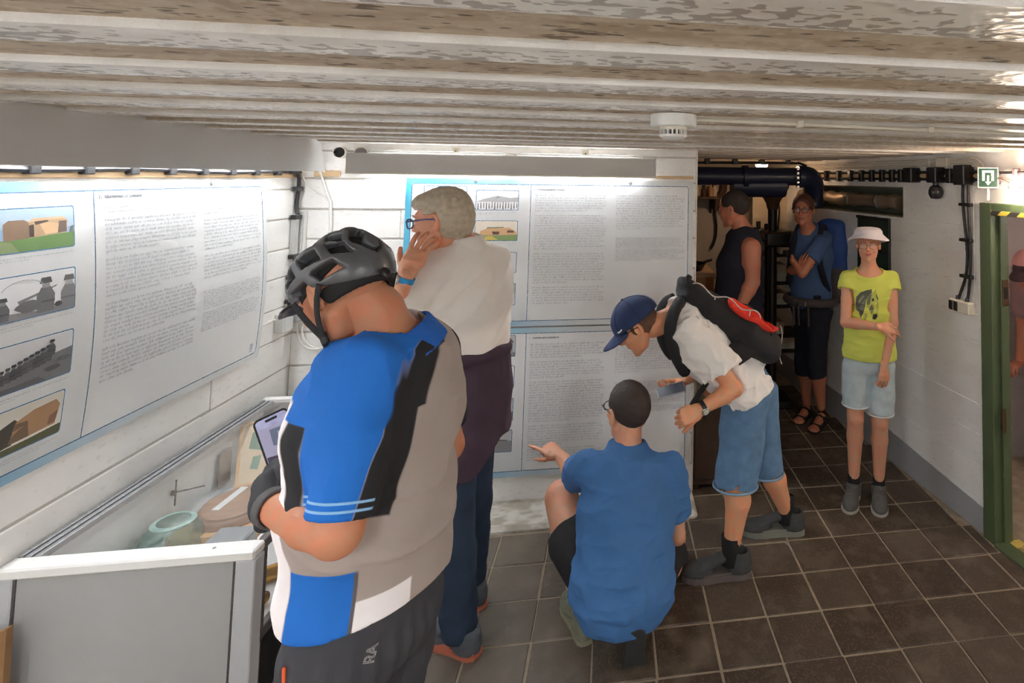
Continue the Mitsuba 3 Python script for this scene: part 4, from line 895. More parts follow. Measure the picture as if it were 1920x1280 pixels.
def decal(name, mesh, o, u, v, polys, m, parent, off=.0012, color=None, step=.012):
    """flat print laid on a mesh: polygons in the plane (o, u, v) are dropped along u x v reversed onto the mesh"""
    u, v = nrm(u), nrm(v); n = np.cross(u, v); V, F, C, k = [], [], [], 0
    for q, it in enumerate(polys):
        pl, col = it if color else (it, None)
        p, f = tri(Polygon(pl).buffer(0) if not hasattr(pl, 'exterior') else pl)
        if len(f) == 0: continue
        p3, f = trimesh.remesh.subdivide_to_size(np.c_[p, p[:, 0] * 0], f, step, max_iter=12)
        w = np.asarray(o) + p3[:, :1] * u + p3[:, 1:2] * v + n * .3
        loc, ri, ti = mesh.ray.intersects_location(w, np.tile(-n, (len(w), 1)), multiple_hits=False)
        z = np.full(len(w), np.nan); z[ri] = (loc - np.asarray(o)) @ n
        z[np.isnan(z)] = np.nanmedian(z)
        w = np.asarray(o) + p3[:, :1] * u + p3[:, 1:2] * v + (z[:, None] + off + q * .0001) * n
        a = np.cross(p3[f[0, 1]] - p3[f[0, 0]], p3[f[0, 2]] - p3[f[0, 0]])[2]
        V.append(w); F.append((f if a > 0 else f[:, ::-1]) + k); k += len(w)
        if color: C.append(np.tile(lin(*col), (len(w), 1)))
    return obj(name, trimesh.Trimesh(np.vstack(V), np.vstack(F), process=False), m, parent, False, **({'color': np.vstack(C)} if color else {}))
# ================================================================ girl with the hat
fabric('denim_pale', (176, 190, 196), .9, .16, 30); fabric('denim', (84, 116, 148), .9, .22, 26); fabric('tee_lime', (204, 212, 98), .9, .07); fabric('hat_white', (214, 206, 212), .9, .05)
fabric('tee_blue', (56, 98, 148), .9, .10); fabric('tee_white', (238, 234, 230), .9, .05); fabric('black_cloth', (22, 22, 25), .85, .15); fabric('sock_black', (16, 16, 18), .9, .1)
skin('skin_girl', (206, 150, 122)); skin('skin_boy', (214, 152, 116)); skin('skin_man', (206, 150, 122)); skin('skin_tan', (188, 126, 96)); skin('skin_old', (214, 152, 122)); skin('skin_dim', (190, 124, 98))
F, R = axes(-.42, -.91)
hd = np.array((1.523, 3.300, 1.518)); nb = np.array((1.545, 3.340, 1.372)); ch = np.array((1.552, 3.350, 1.236)); wa = np.array((1.549, 3.350, 1.030)); hp = np.array((1.553, 3.360, 0.806))
shR, elR, wrR = np.array((1.424, 3.370, 1.308)), np.array((1.378, 3.300, 1.065)), np.array((1.521, 3.130, 1.076))
shL, elL, wrL = np.array((1.666, 3.300, 1.317)), np.array((1.653, 3.250, 1.067)), np.array((1.583, 3.220, 0.823))
hiR, knR, anR = np.array((1.475, 3.370, 0.774)), np.array((1.467, 3.360, 0.490)), np.array((1.483, 3.420, 0.089))
hiL, knL, anL = np.array((1.617, 3.330, 0.775)), np.array((1.599, 3.310, 0.479)), np.array((1.625, 3.380, 0.090))
Mh = head_frame(hd, F + A3(0, 0, -.04), UP)
def torso_g(P, e=0.):
    return loft(P, [(hp, R * (.135 + e), F * (.090 + e)), (wa, R * (.118 + e), F * (.080 + e)), (ch, R * (.128 + e), F * (.086 + e)), (ch + UP * .075, R * (.120 + e), F * (.070 + e)), (nb - UP * .01, R * (.055 + e), F * (.05 + e))], .03)
def skin_g(P):
    d = smin(torso_g(P), chain(P, [nb - UP * .02, hd - UP * .06 - F * .02], [.044, .043], .01), .03)
    for s, e, w in ((shR, elR, wrR), (shL, elL, wrL)):
        d = smin(d, chain(P, [s, s + (e - s) * .5, e, e + (w - e) * .3, w], [.040, .034, .030, .031, .020], .01), .02)
    for h, k, a in ((hiR, knR, anR), (hiL, knL, anL)):
        d = smin(d, chain(P, [h, k, k + (a - k) * .3 - F * .012, a], [.070, .047, .048, .030], .015), .02)
        d = smin(d, ell(P, k + F * .02, (.028, .028, .035)), .02)
    return d
m = [sdf_mesh(skin_g, *bounds(hd, anR - UP * .04, anL - UP * .04, elR, elL, shR, shL, wrR), .0068), head_mesh(Mh, .82, .0036, jaw=.92)]
fR = nrm(elL * .45 + wrL * .55 - wrR + R * -.02)
m.append(hand(wrR, nrm(np.array((1.648, 3.150, 1.056)) - wrR), F * .8 + UP * .6, 1, curl=(.3, .35, .4, .4), thumb=(.6, .7, -.1, .3, .8, -.4), s=.88))
m.append(hand(wrL, nrm([-.05, -.02, -1]), F * .8 - R * .5, -1, curl=(.5, .55, .6, .6), thumb=(.5, .8, -.3, .1, .9, -.2), s=.88))
girl = person('girl in a lime green horse T-shirt and white bucket hat standing by the right wall', m, 'skin_girl')
face_parts(girl, Mh, .82, (90, 80, 70), (190, 112, 104), (140, 104, 78))
glasses(girl, Mh, .84, (120, 66, 52), True, .0034)
def hatfn(q):
    s = .82; q = q / s
    r = np.hypot(q[:, 0] / .092, (q[:, 1] + .008) / .108)
    crown = loft(q, [(A3(0, -.006, .045), A3(.104, 0, 0), A3(0, .116, 0)), (A3(0, -.008, .10), A3(.099, 0, 0), A3(0, .111, 0)), (A3(0, -.008, .116), A3(.088, 0, 0), A3(0, .100, 0))], .008, True)
    inner = loft(q, [(A3(0, -.006, -.02), A3(.088, 0, 0), A3(0, .104, 0)), (A3(0, -.008, .09), A3(.080, 0, 0), A3(0, .096, 0))], .02)
    rr = np.hypot(q[:, 0], (q[:, 1] + .008) * .87); zb = .084 - (.82 - .44 * np.clip(q[:, 1] / .12, -1, 1)) * (rr - .085) + .008 * np.sin(3 * np.arctan2(q[:, 0], q[:, 1]) + 1)
    brim = smax(smax(np.abs(q[:, 2] - zb) - .0042, rr - .148, .004), .078 - rr, .004)
    d = smax(smax(smin(smax(crown, .066 - q[:, 2], .006), brim, .012), -smax(inner, q[:, 2] - .115, .01), .004), -(rr - .080 + 0 * rr) * 0 - 1, .001)
    return d * s
hm = sdf_mesh(hatfn, A3(-.16, -.19, -.04) * .82, A3(.16, .19, .15) * .82, .0036)
hk = obj('bucket_hat', hm, 'hat_white', girl, True, 'white bucket hat', M=Mh)
hair = sdf_mesh(lambda q: smax(smax(ell(q, (0, -.022, .01), (.078, .088, .095)) + wob(q, (60, 60, 14), .003), q[:, 1] - .028 - .1 * np.clip(q[:, 2], 0, 1), .01), -.095 - q[:, 2], .01), A3(-.09, -.12, -.10), A3(.09, .08, .1), .005)
obj('hair', hair, fabric('hair_blond', (150, 116, 78), .7, .2, 60), girl, True, M=Mh @ np.diag([.82, .82, .82, 1]))
def tee_g(P):
    d = torso_g(P, .016); hem = hp + UP * .05
    d = smin(d, loft(P, [(hem - UP * .035, R * .158, F * .112), (wa, R * .142, F * .104), (ch, R * .142, F * .100)], .03), .03)
    for s, e in ((shR, elR), (shL, elL)):
        o = nrm(e - s); d = smin(d, smax(cap(P, s, s + o * .10, .050, .062), plane(P, s + o * .062, o), .006), .02)
    d = d + wob(P, (14, 14, 6), .006, 3) + crease(P, (12, 12, 26), .005, 4)
    for s, e in ((shR, elR), (shL, elL)):
        o = nrm(e - s); d = smax(d, -cap(P, s + o * .035, s + o * .16, .044, .050), .005)
    d = smax(d, -smin(ell(P, nb + F * .045 + UP * .022, (.096, .096, .066)), cap(P, nb, nb + UP * .12, .072, .10), .02), .006)
    return smax(smax(d, plane(P, hem - UP * .015 + F * .0, -UP), .006), -loft(P, [(hem - UP * .06, R * .146, F * .10), (hem + UP * .02, R * .14, F * .094)], .01), .004)
tee = sdf_mesh(tee_g, *bounds(nb, hp, shR, shL, pad=.14), .0056)
obj('t_shirt', tee, 'tee_lime', girl, True, 'lime green T-shirt')
# horse head print
HO = ch + F * .0 - UP * .055 - R * -.005
hx, hy = -R, UP
mane = [(-.075, -.01), (-.068, .035), (-.045, .062), (-.01, .078), (.02, .085), (.018, .062), (.0, .05), (-.012, .02), (-.02, -.02), (-.03, -.06), (-.045, -.085), (-.055, -.05), (-.072, -.04)]
face = [(.0, .05), (.02, .066), (.045, .085), (.046, .06), (.056, .03), (.058, -.02), (.052, -.07), (.038, -.09), (.022, -.085), (.018, -.06), (.0, -.03), (-.012, 0)]
decal('horse_print', tee, HO, hx, hy, [(mane, (70, 74, 66)), ([(-.06, .01), (-.03, .05), (-.02, .045), (-.05, .0)], (128, 132, 96)), ([(-.05, -.02), (-.02, .03), (-.012, .02), (-.04, -.045)], (104, 108, 84)),
      (face, (176, 184, 76)), ([(.0, .05), (.02, .062), (.012, .02), (.004, -.02), (-.01, 0)], (92, 96, 78)), ([(.018, -.06), (.03, -.03), (.02, .0), (.004, -.028)], (80, 84, 72)), ([(.018, .030), (.032, .034), (.030, .018), (.020, .016)], (24, 26, 24)), ([(.022, -.085), (.038, -.09), (.052, -.07), (.046, -.055), (.026, -.062)], (34, 36, 34)), ([(.046, .06), (.056, .03), (.052, .025), (.042, .05)], (50, 52, 48)),
      ([(-.02, -.055), (-.005, -.06), (-.018, -.105), (-.028, -.112)], (150, 156, 70)), ([(.036, .01), (.046, .015), (.04, -.05), (.034, -.05)], (206, 212, 110))], 'photo_ink', girl, color=True)
def short_leg(h, k, hem, r0, r1, Fv, Rv, open_=.008):
    o = nrm(k - h)
    def fn(P):
        d = loft(P, [(h + UP * .02, Rv * r0, Fv * r0), (h + (k - h) * .5, Rv * (r0 * .45 + r1 * .55), Fv * (r0 * .45 + r1 * .55)), (h + (k - h) * (hem + .12), Rv * r1, Fv * r1)], .02)
        d = smax(d, plane(P, h + (k - h) * hem, o), .004)
        return smax(d, -loft(P, [(h + (k - h) * (hem - .12), Rv * (r1 - open_ * 2), Fv * (r1 - open_ * 2)), (h + (k - h) * (hem + .2), Rv * (r1 - open_), Fv * (r1 - open_))], .01), .004)
    return fn
lR, lL = short_leg(hiR, knR, .74, .082, .078, F, R), short_leg(hiL, knL, .84, .082, .078, F, R)
garment(girl, 'shorts', lambda P: smin(smin(lR(P), lL(P), .006), smax(torso_g(P, .010), plane(P, hp + UP * .03, UP), .005), .012) + wob(P, (26, 26, 12), .0035, 6), *bounds(hiR, hiL, knR, knL), .0062, 'denim_pale', label='pale denim shorts')
for sx, lf in ((1, lR), (-1, lL)):
    h0, k0, t = (hiR, knR, .73) if sx > 0 else (hiL, knL, .83)
    c = h0 + (k0 - h0) * t
    obj('hem', sweep([c + (R * math.cos(a) + F * math.sin(a)) * .079 for a in np.linspace(0, 2 * math.pi, 25)], .0045, 6, flat=None), cloth('denim_hem', (206, 212, 214)), girl, True)
fabric('shoe_grey', (74, 74, 72), .8, .3, 50); cloth('sole_pale', (150, 146, 138)); cloth('shoe_black', (26, 26, 28))
for an, sd in ((anR, .12), (anL, -.02)):
    f2 = nrm(F + R * sd)
    obj('sock', sweep([an + UP * .045, an - UP * .02, A3(an[0], an[1], .07)], [.036, .035, .038], 14), 'sock_black', girl, True)
    shoe(girl, (an[0] + f2[0] * .02, an[1] + f2[1] * .02), f2, 'shoe_grey', 'sole_pale', .255, .104, laces=False, hi=.066)
    for t in (.06, .13): 
        c = A3(an[0], an[1], 0) + f2 * t
        obj('vamp_patch', trimesh.creation.icosphere(2).apply_transform(frame(c + UP * (.062 - t * .13), A3(f2[1], -f2[0], 0) * .026, f2 * .032, nrm(UP + f2 * .5) * .022)), 'shoe_black', girl, True)

# ================================================================ crouching man
F, R = axes(-.06, 1)
hd = np.array((0.097, 2.740, 0.830)); nb = np.array((0.100, 2.720, 0.673)); shc = np.array((0.097, 2.700, 0.594)); ch = np.array((0.093, 2.620, 0.454)); wa = np.array((0.090, 2.545, 0.312)); hp = np.array((0.078, 2.490, 0.236))
shL, elL, wrL = np.array((-0.087, 2.720, 0.601)), np.array((-0.138, 2.930, 0.474)), np.array((-0.235, 3.120, 0.487))
shR, elR, wrR = np.array((0.294, 2.700, 0.572)), np.array((0.328, 2.740, 0.271)), np.array((0.329, 2.960, 0.058))
hiL, knL, anL = np.array((-0.043, 2.560, 0.214)), np.array((-0.200, 2.860, 0.411)), np.array((-0.076, 2.600, 0.061))
hiR, knR, anR = np.array((0.207, 2.580, 0.170)), np.array((0.332, 3.000, 0.098)), A3((0.133, 2.480, 0.067)[0], 2.48, .16)
Mh = head_frame(hd, (-.42, .9, -.05), UP)
B = nrm(nb - hp); D = nrm(F - B * (F @ B))
def torso_c(P, e=0.):
    return loft(P, [(hp, R * (.185 + e), D * (.145 + e)), (wa, R * (.165 + e), D * (.125 + e)), (ch, R * (.185 + e), D * (.125 + e)), (shc, R * (.17 + e), D * (.095 + e)), (nb, R * (.075 + e), D * (.07 + e))], .04)
def skin_c(P):
    d = smin(smax(torso_c(P, -.014), .175 - P[:, 2], .02), chain(P, [nb - B * .03, hd - UP * .04 - A3(0, .02, 0)], [.062, .060], .01), .03)
    for s, e, w in ((shR, elR, wrR), (shL, elL, wrL)): d = smin(d, chain(P, [s, s + (e - s) * .5, e, e + (w - e) * .3, w], [.055, .048, .041, .044, .027], .01), .02)
    for h, k, a in ((hiR, knR, anR), (hiL, knL, anL)): d = smin(d, chain(P, [h, h + (k - h) * .5, k, k + (a - k) * .35 - F * .02, a], [.070, .095, .070, .062, .036], .02), .015)
    return d
m = [sdf_mesh(skin_c, *bounds(hd, anR - UP * .03, anL - UP * .03, elR, elL, knL, knR, wrL, wrR, pad=.12), .0075), head_mesh(Mh, 1.13, .0045)]
m.append(hand(wrL, nrm(np.array((-0.346, 3.200, 0.522)) - wrL), A3(.1, -.5, .85), -1, curl=(.08, 1.2, 1.3, 1.3), thumb=(.6, .8, -.4, -.2, .9, -.2)))
m.append(hand(wrR, (-.2, .9, -.3), (.5, 0, .8), 1))
man_c = person('crouching man in a blue T-shirt pointing at the lower panel', m, 'skin_man')
glasses(man_c, Mh, 1.13, (40, 40, 44), True)
hair = sdf_mesh(lambda q: smax(smax(ell(q, (0, -.014, .034), (.080, .103, .092)) + wob(q, (170, 170, 170), .0014), (.012 - q[:, 2]) * .8 - .55 * np.clip(-q[:, 1] - .0, -.02, .13), .006), q[:, 1] - .070 - .25 * (q[:, 2] - .06), .008), A3(-.09, -.125, -.08), A3(.09, .1, .135), .0042)
fabric('hair_dark', (46, 36, 32), .75, .25, 60)
obj('hair', hair, 'hair_dark', man_c, True, M=Mh @ np.diag([1.13, 1.13, 1.13, 1]))
def tee_c(P):
    hem = hp - UP * .09
    d = smin(torso_c(P, .014), loft(P, [(hem - UP * .01, R * .172, D * .15), (hp, R * .205, D * .165), (wa, R * .192, D * .145), (ch, R * .200, D * .14), (shc, R * .195, D * .11)], .04), .02)
    for s, e, L_, r_ in ((shR, elR, .20, .075), (shL, elL, .15, .080)):
        o = nrm(e - s); d = smin(d, smax(cap(P, s - o * .02, s + o * (L_ + .06), .068, r_), plane(P, s + o * L_, o), .006), .03)
    sag = .010 * np.sin((P[:, 2] * 1.0 - np.abs((P - hp) @ R) * .35) * 70) * np.exp(-((P[:, 2] - wa[2] + .05) / .09) ** 2) * .5
    d = d + wob(P, (10, 10, 6), .007, 13) + crease(P, (9, 9, 20), .008, 15) + crease(P, (22, 22, 9), .005, 14) + sag
    for s, e, L_, r_ in ((shR, elR, .20, .066), (shL, elL, .15, .068)):
        o = nrm(e - s); d = smax(d, -cap(P, s + o * (L_ - .05), s + o * (L_ + .1), r_ - .012, r_), .005)
    d = smax(d, -cap(P, nb - B * .01, nb + B * .14, .066, .075), .006)
    return smax(d, .140 - P[:, 2], .006)
garment(man_c, 't_shirt', tee_c, *bounds(nb, hp - UP * .12, shR + R * .05, shL - R * .05, elL, pad=.16), .0065, 'tee_blue', label='blue T-shirt')
def leg_cover(P):
    d = None
    for h, k in ((hiL, knL), (hiR, knR)):
        o = nrm(k - h); e = smax(chain(P, [h, h + (k - h) * .45, h + (k - h) * .75], [.090, .118, .102], .02), plane(P, h + (k - h) * .60, o), .006)
        e = smax(e, -cap(P, h + (k - h) * .53, h + (k - h) * .75, .095, .098), .006); d = e if d is None else np.minimum(d, e)
    return smax(d, .15 - P[:, 2], .01) + wob(P, (20, 20, 12), .006, 5)
garment(man_c, 'shorts', leg_cover, *bounds(hiL, hiR, hp, (knL + hiL) / 2, (knR + hiR) / 2, pad=.17), .007, 'black_cloth', label='black shorts')
fabric('shoe_green', (106, 106, 90), .85, .3, 40); cloth('sole_olive', (120, 116, 96)); fabric('shoe_dark', (52, 54, 54), .85, .3, 40); cloth('sole_dark', (42, 42, 42)); cloth('sock_white', (206, 200, 190))
obj('sock', sweep([anL + UP * .06, anL - UP * .04], [.045, .044], 14), 'sock_white', man_c, True)
shoe(man_c, (anL[0] - .01, anL[1] - .01), (-.35, .93), 'shoe_green', 'sole_olive', .285, .10)
shoe(man_c, (anR[0], 2.29), (-.05, 1), 'shoe_dark', 'sole_dark', .285, .10, pitch=1.22)
# ================================================================ boy bending forward
F, R = axes(-.97, .22)
hd = np.array((0.140, 2.900, 1.173)); nb = np.array((0.314, 2.920, 1.205)); shc = np.array((0.391, 2.930, 1.159)); ch = np.array((0.516, 2.940, 1.084)); wa = np.array((0.669, 2.960, 0.961)); hp = np.array((0.729, 2.970, 0.808))
shL, elL, wrL = np.array((0.385, 2.760, 1.152)), np.array((0.586, 2.700, 0.928)), np.array((0.415, 2.660, 0.855))
shR, elR, wrR = np.array((0.413, 3.080, 1.043)), np.array((0.508, 3.200, 0.864)), np.array((0.411, 3.080, 0.846))
hiL, knL, anL = np.array((0.687, 2.890, 0.813)), np.array((0.636, 2.860, 0.469)), np.array((0.605, 2.840, 0.108))
hiR, knR, anR = np.array((0.780, 3.060, 0.746)), np.array((0.821, 3.050, 0.419)), np.array((0.970, 3.130, 0.112))
B = nrm(nb - hp); D = nrm(F - B * (F @ B))          # D: belly side
Mh = head_frame(hd, (-.80, .10, -.60), (-.58, .08, .80))
def torso_b(P, e=0.):
    return loft(P, [(hp, R * (.155 + e), F * (.115 + e)), (wa, R * (.140 + e), D * (.100 + e)), (ch, R * (.165 + e), D * (.105 + e)), (shc, R * (.16 + e), D * (.085 + e)), (nb, R * (.065 + e), D * (.06 + e))], .04)
def skin_b(P):
    d = smin(torso_b(P, -.016), chain(P, [nb, hd + A3(.07, 0, .0)], [.058, .056], .01), .03)
    for s, e, w in ((shR, elR, wrR), (shL, elL, wrL)): d = smin(d, chain(P, [s, s + (e - s) * .5, e, e + (w - e) * .3, w], [.05, .045, .038, .041, .025], .01), .02)
    for h, k, a in ((hiR, knR, anR), (hiL, knL, anL)): d = smin(d, chain(P, [h, k, k + (a - k) * .35 - F * .015, a], [.070, .060, .060, .036], .02), .015)
    return d
m = [sdf_mesh(skin_b, *bounds(hd, anR - UP * .03, anL - UP * .03, elR, elL, knL, knR, wrL, wrR, pad=.12), .0075), head_mesh(Mh, 1.02, .0045)]
hdirR = nrm(np.array((0.305, 3.020, 0.806)) - wrR)
m.append(hand(wrR, hdirR, A3(-.1, -.45, -.9), -1, curl=((.5, .5, .4), (.55, .55, .4), (.6, .6, .4), (.6, .6, .4)), thumb=(.8, .5, -.45, -.1, .9, -.2)))
m.append(hand(wrL, nrm(np.array((0.321, 2.640, 0.830)) - wrL), A3(.1, -.8, .5), -1, curl=((1.1, 1.3, .8),) * 4, thumb=(.45, .7, -.6, .0, .6, -.8)))
boy = person('boy in a navy cap and white T-shirt bending forward over the crouching man', m, 'skin_boy')
glasses(boy, Mh, 1.02, (40, 40, 44), True)
def capfn(s):
    def fn(q):
        q = q / s
        cr = smax(ell(q, (0, -.010, .034), (.088, .111, .098)), .022 - q[:, 2] - .25 * np.clip(q[:, 1], -.2, .2) * 0, .005)
        cr = smax(cr, -ell(q, (0, -.010, .026), (.081, .103, .090)), .004)
        x = q[:, 0]; y = q[:, 1] - .075; zb = .030 - 9. * x * x * .55 - .12 * y - 1.2 * np.clip(y, 0, 1) ** 2
        bill = smax(smax(np.abs(q[:, 2] - zb) - .0035, np.hypot(x / .078, (q[:, 1] - .07) / .108) - 1, .0) * 1., .02 - q[:, 1], .004)
        bill = smax(np.abs(q[:, 2] - zb) - .0035, (np.hypot(x / .080, (q[:, 1] - .065) / .115) - 1) * .08, .003); bill = smax(bill, .035 - q[:, 1], .004)
        return smin(cr, bill, .004) * s
    return fn
fabric('cap_navy', (30, 46, 84), .85, .12, 20)
cm = sdf_mesh(capfn(1.12), A3(-.1, -.13, -.05) * 1.12, A3(.1, .20, .14) * 1.12, .004); cm.apply_transform(Mh)
ck = obj('cap', cm, 'cap_navy', boy, True, 'navy baseball cap')
obj('button', trimesh.creation.icosphere(2, .008).apply_transform(Mh @ tf((0, -.012, .148))), 'cap_navy', ck, True)
for a in np.arange(6) * math.pi / 3 + .3:
    obj('seam', sweep([(Mh @ np.append(A3(math.cos(a) * .0885 * math.sin(t), -.010 + math.sin(a) * .1115 * math.sin(t), .034 + .0985 * math.cos(t)) * 1.12, 1))[:3] for t in np.linspace(.05, 1.62, 14)], .0016, 5), cloth('cap_seam', (24, 36, 68)), ck, True)
lx = nrm(Mh[:3, 1]); 
obj('badge', sweep([(Mh @ np.append(A3(-.0835, .045 + t * .022, .042 - .003 * math.sin(t * 3)) * 1.12, 1))[:3] for t in np.linspace(0, 1, 6)], .0035, 6), 'tee_white', ck, True)
hair = sdf_mesh(lambda q: smax(smax(ell(q, (0, -.016, .02), (.079, .098, .088)), q[:, 2] - .03, .005), smax(-.055 - q[:, 2], q[:, 1] - .03, .01), .01) + wob(q, (80, 80, 30), .002), A3(-.09, -.12, -.07), A3(.09, .06, .05), .005)
obj('hair', hair, fabric('hair_brown', (92, 62, 44), .75, .25, 60), boy, True, M=Mh)
def tee_b(P):
    hem = hp + A3(.0, 0, .0); hn = nrm(hp - ch)
    d = smin(torso_b(P, .018), loft(P, [(hp + hn * .01, R * .216, nrm(F + UP * .15) * .186), (wa, R * .192, D * .152), (ch, R * .185, D * .130), (shc, R * .175, D * .10)], .05), .03)
    for s, e, L_, r_ in ((shL, elL, .215, .098), (shR, elR, .16, .08)):
        o = nrm(e - s); q = s + o * L_
        sl = loft(P, [(s - o * .03, nrm(np.cross(o, R)) * .075, R * .065), (q + o * .04, nrm(np.cross(o, R)) * (r_ + .006), R * (r_ * .8))], .02)
        d = smin(d, smax(sl, plane(P, q, nrm(o + A3(-.25, 0, .1))), .005), .03)
    n = nrm(A3(.8, 0, -.5)); d = d + wob(P @ np.stack([nrm(B), R, D], 1), (9, 16, 9), .009, 21) + crease(P, (22, 22, 9), .010, 22) + crease(P, (9, 9, 24), .007, 23)
    for s, e, L_, r_ in ((shL, elL, .215, .098), (shR, elR, .16, .08)):
        o = nrm(e - s); q = s + o * L_; x = nrm(np.cross(o, R))
        d = smax(d, -loft(P, [(s + o * (L_ - .08), x * (r_ - .03), R * (r_ * .8 - .025)), (q + o * .08, x * (r_ - .006), R * (r_ * .8 - .006))], .01), .005)
    d = smax(d, -cap(P, nb - B * .0, nb + B * .16, .064, .08), .006)
    hm_ = hp - hn * .035
    d = smax(d, plane(P, hm_, nrm(A3(.50, .05, -.87))), .006)
    return smax(d, -loft(P, [(hm_ + hn * .08, R * .202, F * .172), (hm_ - hn * .04, R * .19, F * .15)], .01), .005)
garment(boy, 't_shirt', tee_b, *bounds(nb, hp, shR, shL, (elL + shL) / 2, pad=.2), .0062, 'tee_white', label='white T-shirt')
def shorts_b(P):
    d = None
    for h, k, r1 in ((hiL, knL, .108), (hiR, knR, .098)):
        o = nrm(k - h); kk = h + (k - h) * 1.17
        e = loft(P, [(h + UP * .03, R * .098, F * .118), (h + (k - h) * .5, R * .095, F * (r1 + .002)), (kk + o * .05, R * .095, F * r1)], .02)
        e = smax(e, plane(P, kk, o), .004); e = smax(e, -loft(P, [(kk - o * .06, R * .075, F * (r1 - .028)), (kk + o * .1, R * .087, F * (r1 - .009))], .01), .004)
        d = e if d is None else smin(d, e, .01)
    d = smin(d, smax(torso_b(P, .006), plane(P, (hp + wa) / 2, nrm(wa - hp)), .01), .03)
    return d + wob(P, (16, 16, 7), .008, 31) + wob(P, (40, 40, 16), .002, 32)
garment(boy, 'shorts', shorts_b, *bounds(hiL, hiR, wa, knL - UP * .12, knR - UP * .12, pad=.16), .0068, 'denim', label='blue denim shorts')
for h, k, r1 in ((hiL, knL, .108), (hiR, knR, .098)):
    kk = h + (k - h) * 1.16
    obj('hem', sweep([kk + R * .094 * math.cos(a) + F * r1 * math.sin(a) for a in np.linspace(0, 2 * math.pi, 31)], .006, 6), cloth('denim_edge', (120, 146, 170)), boy, True)
cloth('sole_grey', (86, 78, 76)); cloth('sole_sage', (112, 116, 106))
for an, f2, so in ((anL, (-1, .02), 'sole_grey'), (anR, (-.97, .1), 'sole_sage')):
    obj('sock', sweep([an + UP * .075, an, A3(an[0], an[1], .06)], [.046, .043, .045], 14), 'sock_black', boy, True)
    shoe(boy, (an[0] + .005, an[1]), f2, 'shoe_dark', so, .33, .118, hi=.115, st=.034)
watch(boy, wrL + (elL - wrL) * .10, wrL - elL, A3(.2, -.9, -.2), .027, 'black_rubber', (190, 188, 180))
# phone on the boy's right hand
t = thing('mobile_phone', 'mobile phone lying in the raised hand of the bending boy', 'phone')
PM = frame(np.array((0.316, 2.970, 0.829)) + UP * .008, nrm(A3(-1, -.05, -.22)), nrm(A3(0, -1, -.5)), UP); PM[:3, 2] = nrm(np.cross(PM[:3, 0], PM[:3, 1])); PM[:3, 1] = np.cross(PM[:3, 2], PM[:3, 0])
mat('screen_dark', lin(58, 64, 78), .35); mat('phone_case', lin(150, 150, 154), .4, metallic=.3)
obj('body', bx(-.072, .072, -.035, .035, -.004, .004, .003), 'phone_case', t, M=PM); obj('screen', bx(-.067, .067, -.031, .031, .004, .0048), 'screen_dark', t, M=PM)
# small camera bag hanging from the boy's left hand on its strap
t = thing('camera_bag', 'small khaki bag hanging on a black strap from the fist of the bending boy', 'bag')
bq = np.array((0.472, 2.900, 0.878))
obj('body', sdf_mesh(lambda P: rbx_sdf(P, bq, (.045, .035, .062), .02) + wob(P, (20, 20, 20), .004, 2), *bounds(bq, pad=.09), .005), fabric('khaki', (84, 74, 58), .9, .15, 30), t, True)
obj('patch', lathe([(0, 0), (.017, 0), (.016, .003), (0, .004)], 18, axis_frame(bq + A3(.008, -.034, -.028), (0, -1, .1))), fabric('tan_leather', (150, 96, 58), .6), t)
obj('strap', sweep(spline([np.array((0.367, 2.660, 0.848)), np.array((0.406, 2.700, 0.895)), np.array((0.455, 2.760, 0.927)), np.array((0.490, 2.850, 0.940))], 16), .014, 8, flat=(.25, (.2, -1, .1))), 'black_cloth', t, True)
# ---- boy's backpack
t = thing('backpack', 'black backpack with a gaping red lining on the back of the bending boy', 'backpack')
bc = np.array((0.580, 2.950, 1.186)); bb = nrm(np.array((0.389, 2.930, 1.280)) - np.array((0.814, 2.960, 1.064))); bn = nrm(np.cross(bb, R)); bn = bn if bn[2] > 0 else -bn
BM = np.stack([R, bb, bn], 1)
loc = lambda P: (P - bc) @ BM
def pack(P):
    q = loc(P)
    d = loft(q, [(A3(0, -.225, -.02), A3(.135, 0, 0), A3(0, 0, .085)), (A3(0, -.10, .0), A3(.155, 0, 0), A3(0, 0, .105)), (A3(0, .10, -.005), A3(.135, 0, 0), A3(0, 0, .075)), (A3(0, .235, .03), A3(.09, 0, 0), A3(0, 0, .045))], .04)
    d = smin(d, ell(q, (0, .23, .055), (.07, .06, .035)), .02)
    mouth = smax(ell(q, (-.03, -.10, .105), (.085, .135, .065)), 0 * q[:, 0] - 1, .01)
    d = d + wob(q, (9, 9, 9), .011, 41) + wob(q, (26, 18, 26), .004, 42)
    return smax(d, -mouth, .008)
pm = sdf_mesh(pack, *bounds(bc - .36, bc + .36, pad=0), .0068)
obj('body', pm, 'black_cloth', t, True)
obj('lining', sdf_mesh(lambda P: smax(np.abs(ell(loc(P), (-.03, -.10, .105), (.083, .133, .063))) - .004, loc(P)[:, 2] - .100 + wob(loc(P), (20, 20, 1), .02, 3), .004), *bounds(bc - .26, bc + .26, pad=0), .006), fabric('red_lining', (226, 58, 40), .8, .15, 20), t, True, 'red lining')
zp = [bc + BM @ np.array(v) for v in ((.02, .235, .085), (-.02, .165, .100), (-.035, .10, .088), (-.05, .05, .115), (-.06, .0, .112), (-.075, -.05, .100), (-.09, -.09, .118), (-.095, -.16, .098))]
obj('zip', sweep(spline(zp, 40), .0038, 6), cloth('zip_pale', (200, 186, 180)), t, True)
for k in (2, 6): obj('zip_puller', sweep([zp[k], zp[k] + A3(-.01, -.01, -.035)], .0035, 6), 'zip_pale', t, True)
st1 = [np.array(p) for p in ((0.341, 2.860, 1.296), (0.300, 2.790, 1.251), (0.284, 2.765, 1.163), (0.316, 2.765, 1.064), (0.360, 2.800, 0.985))]
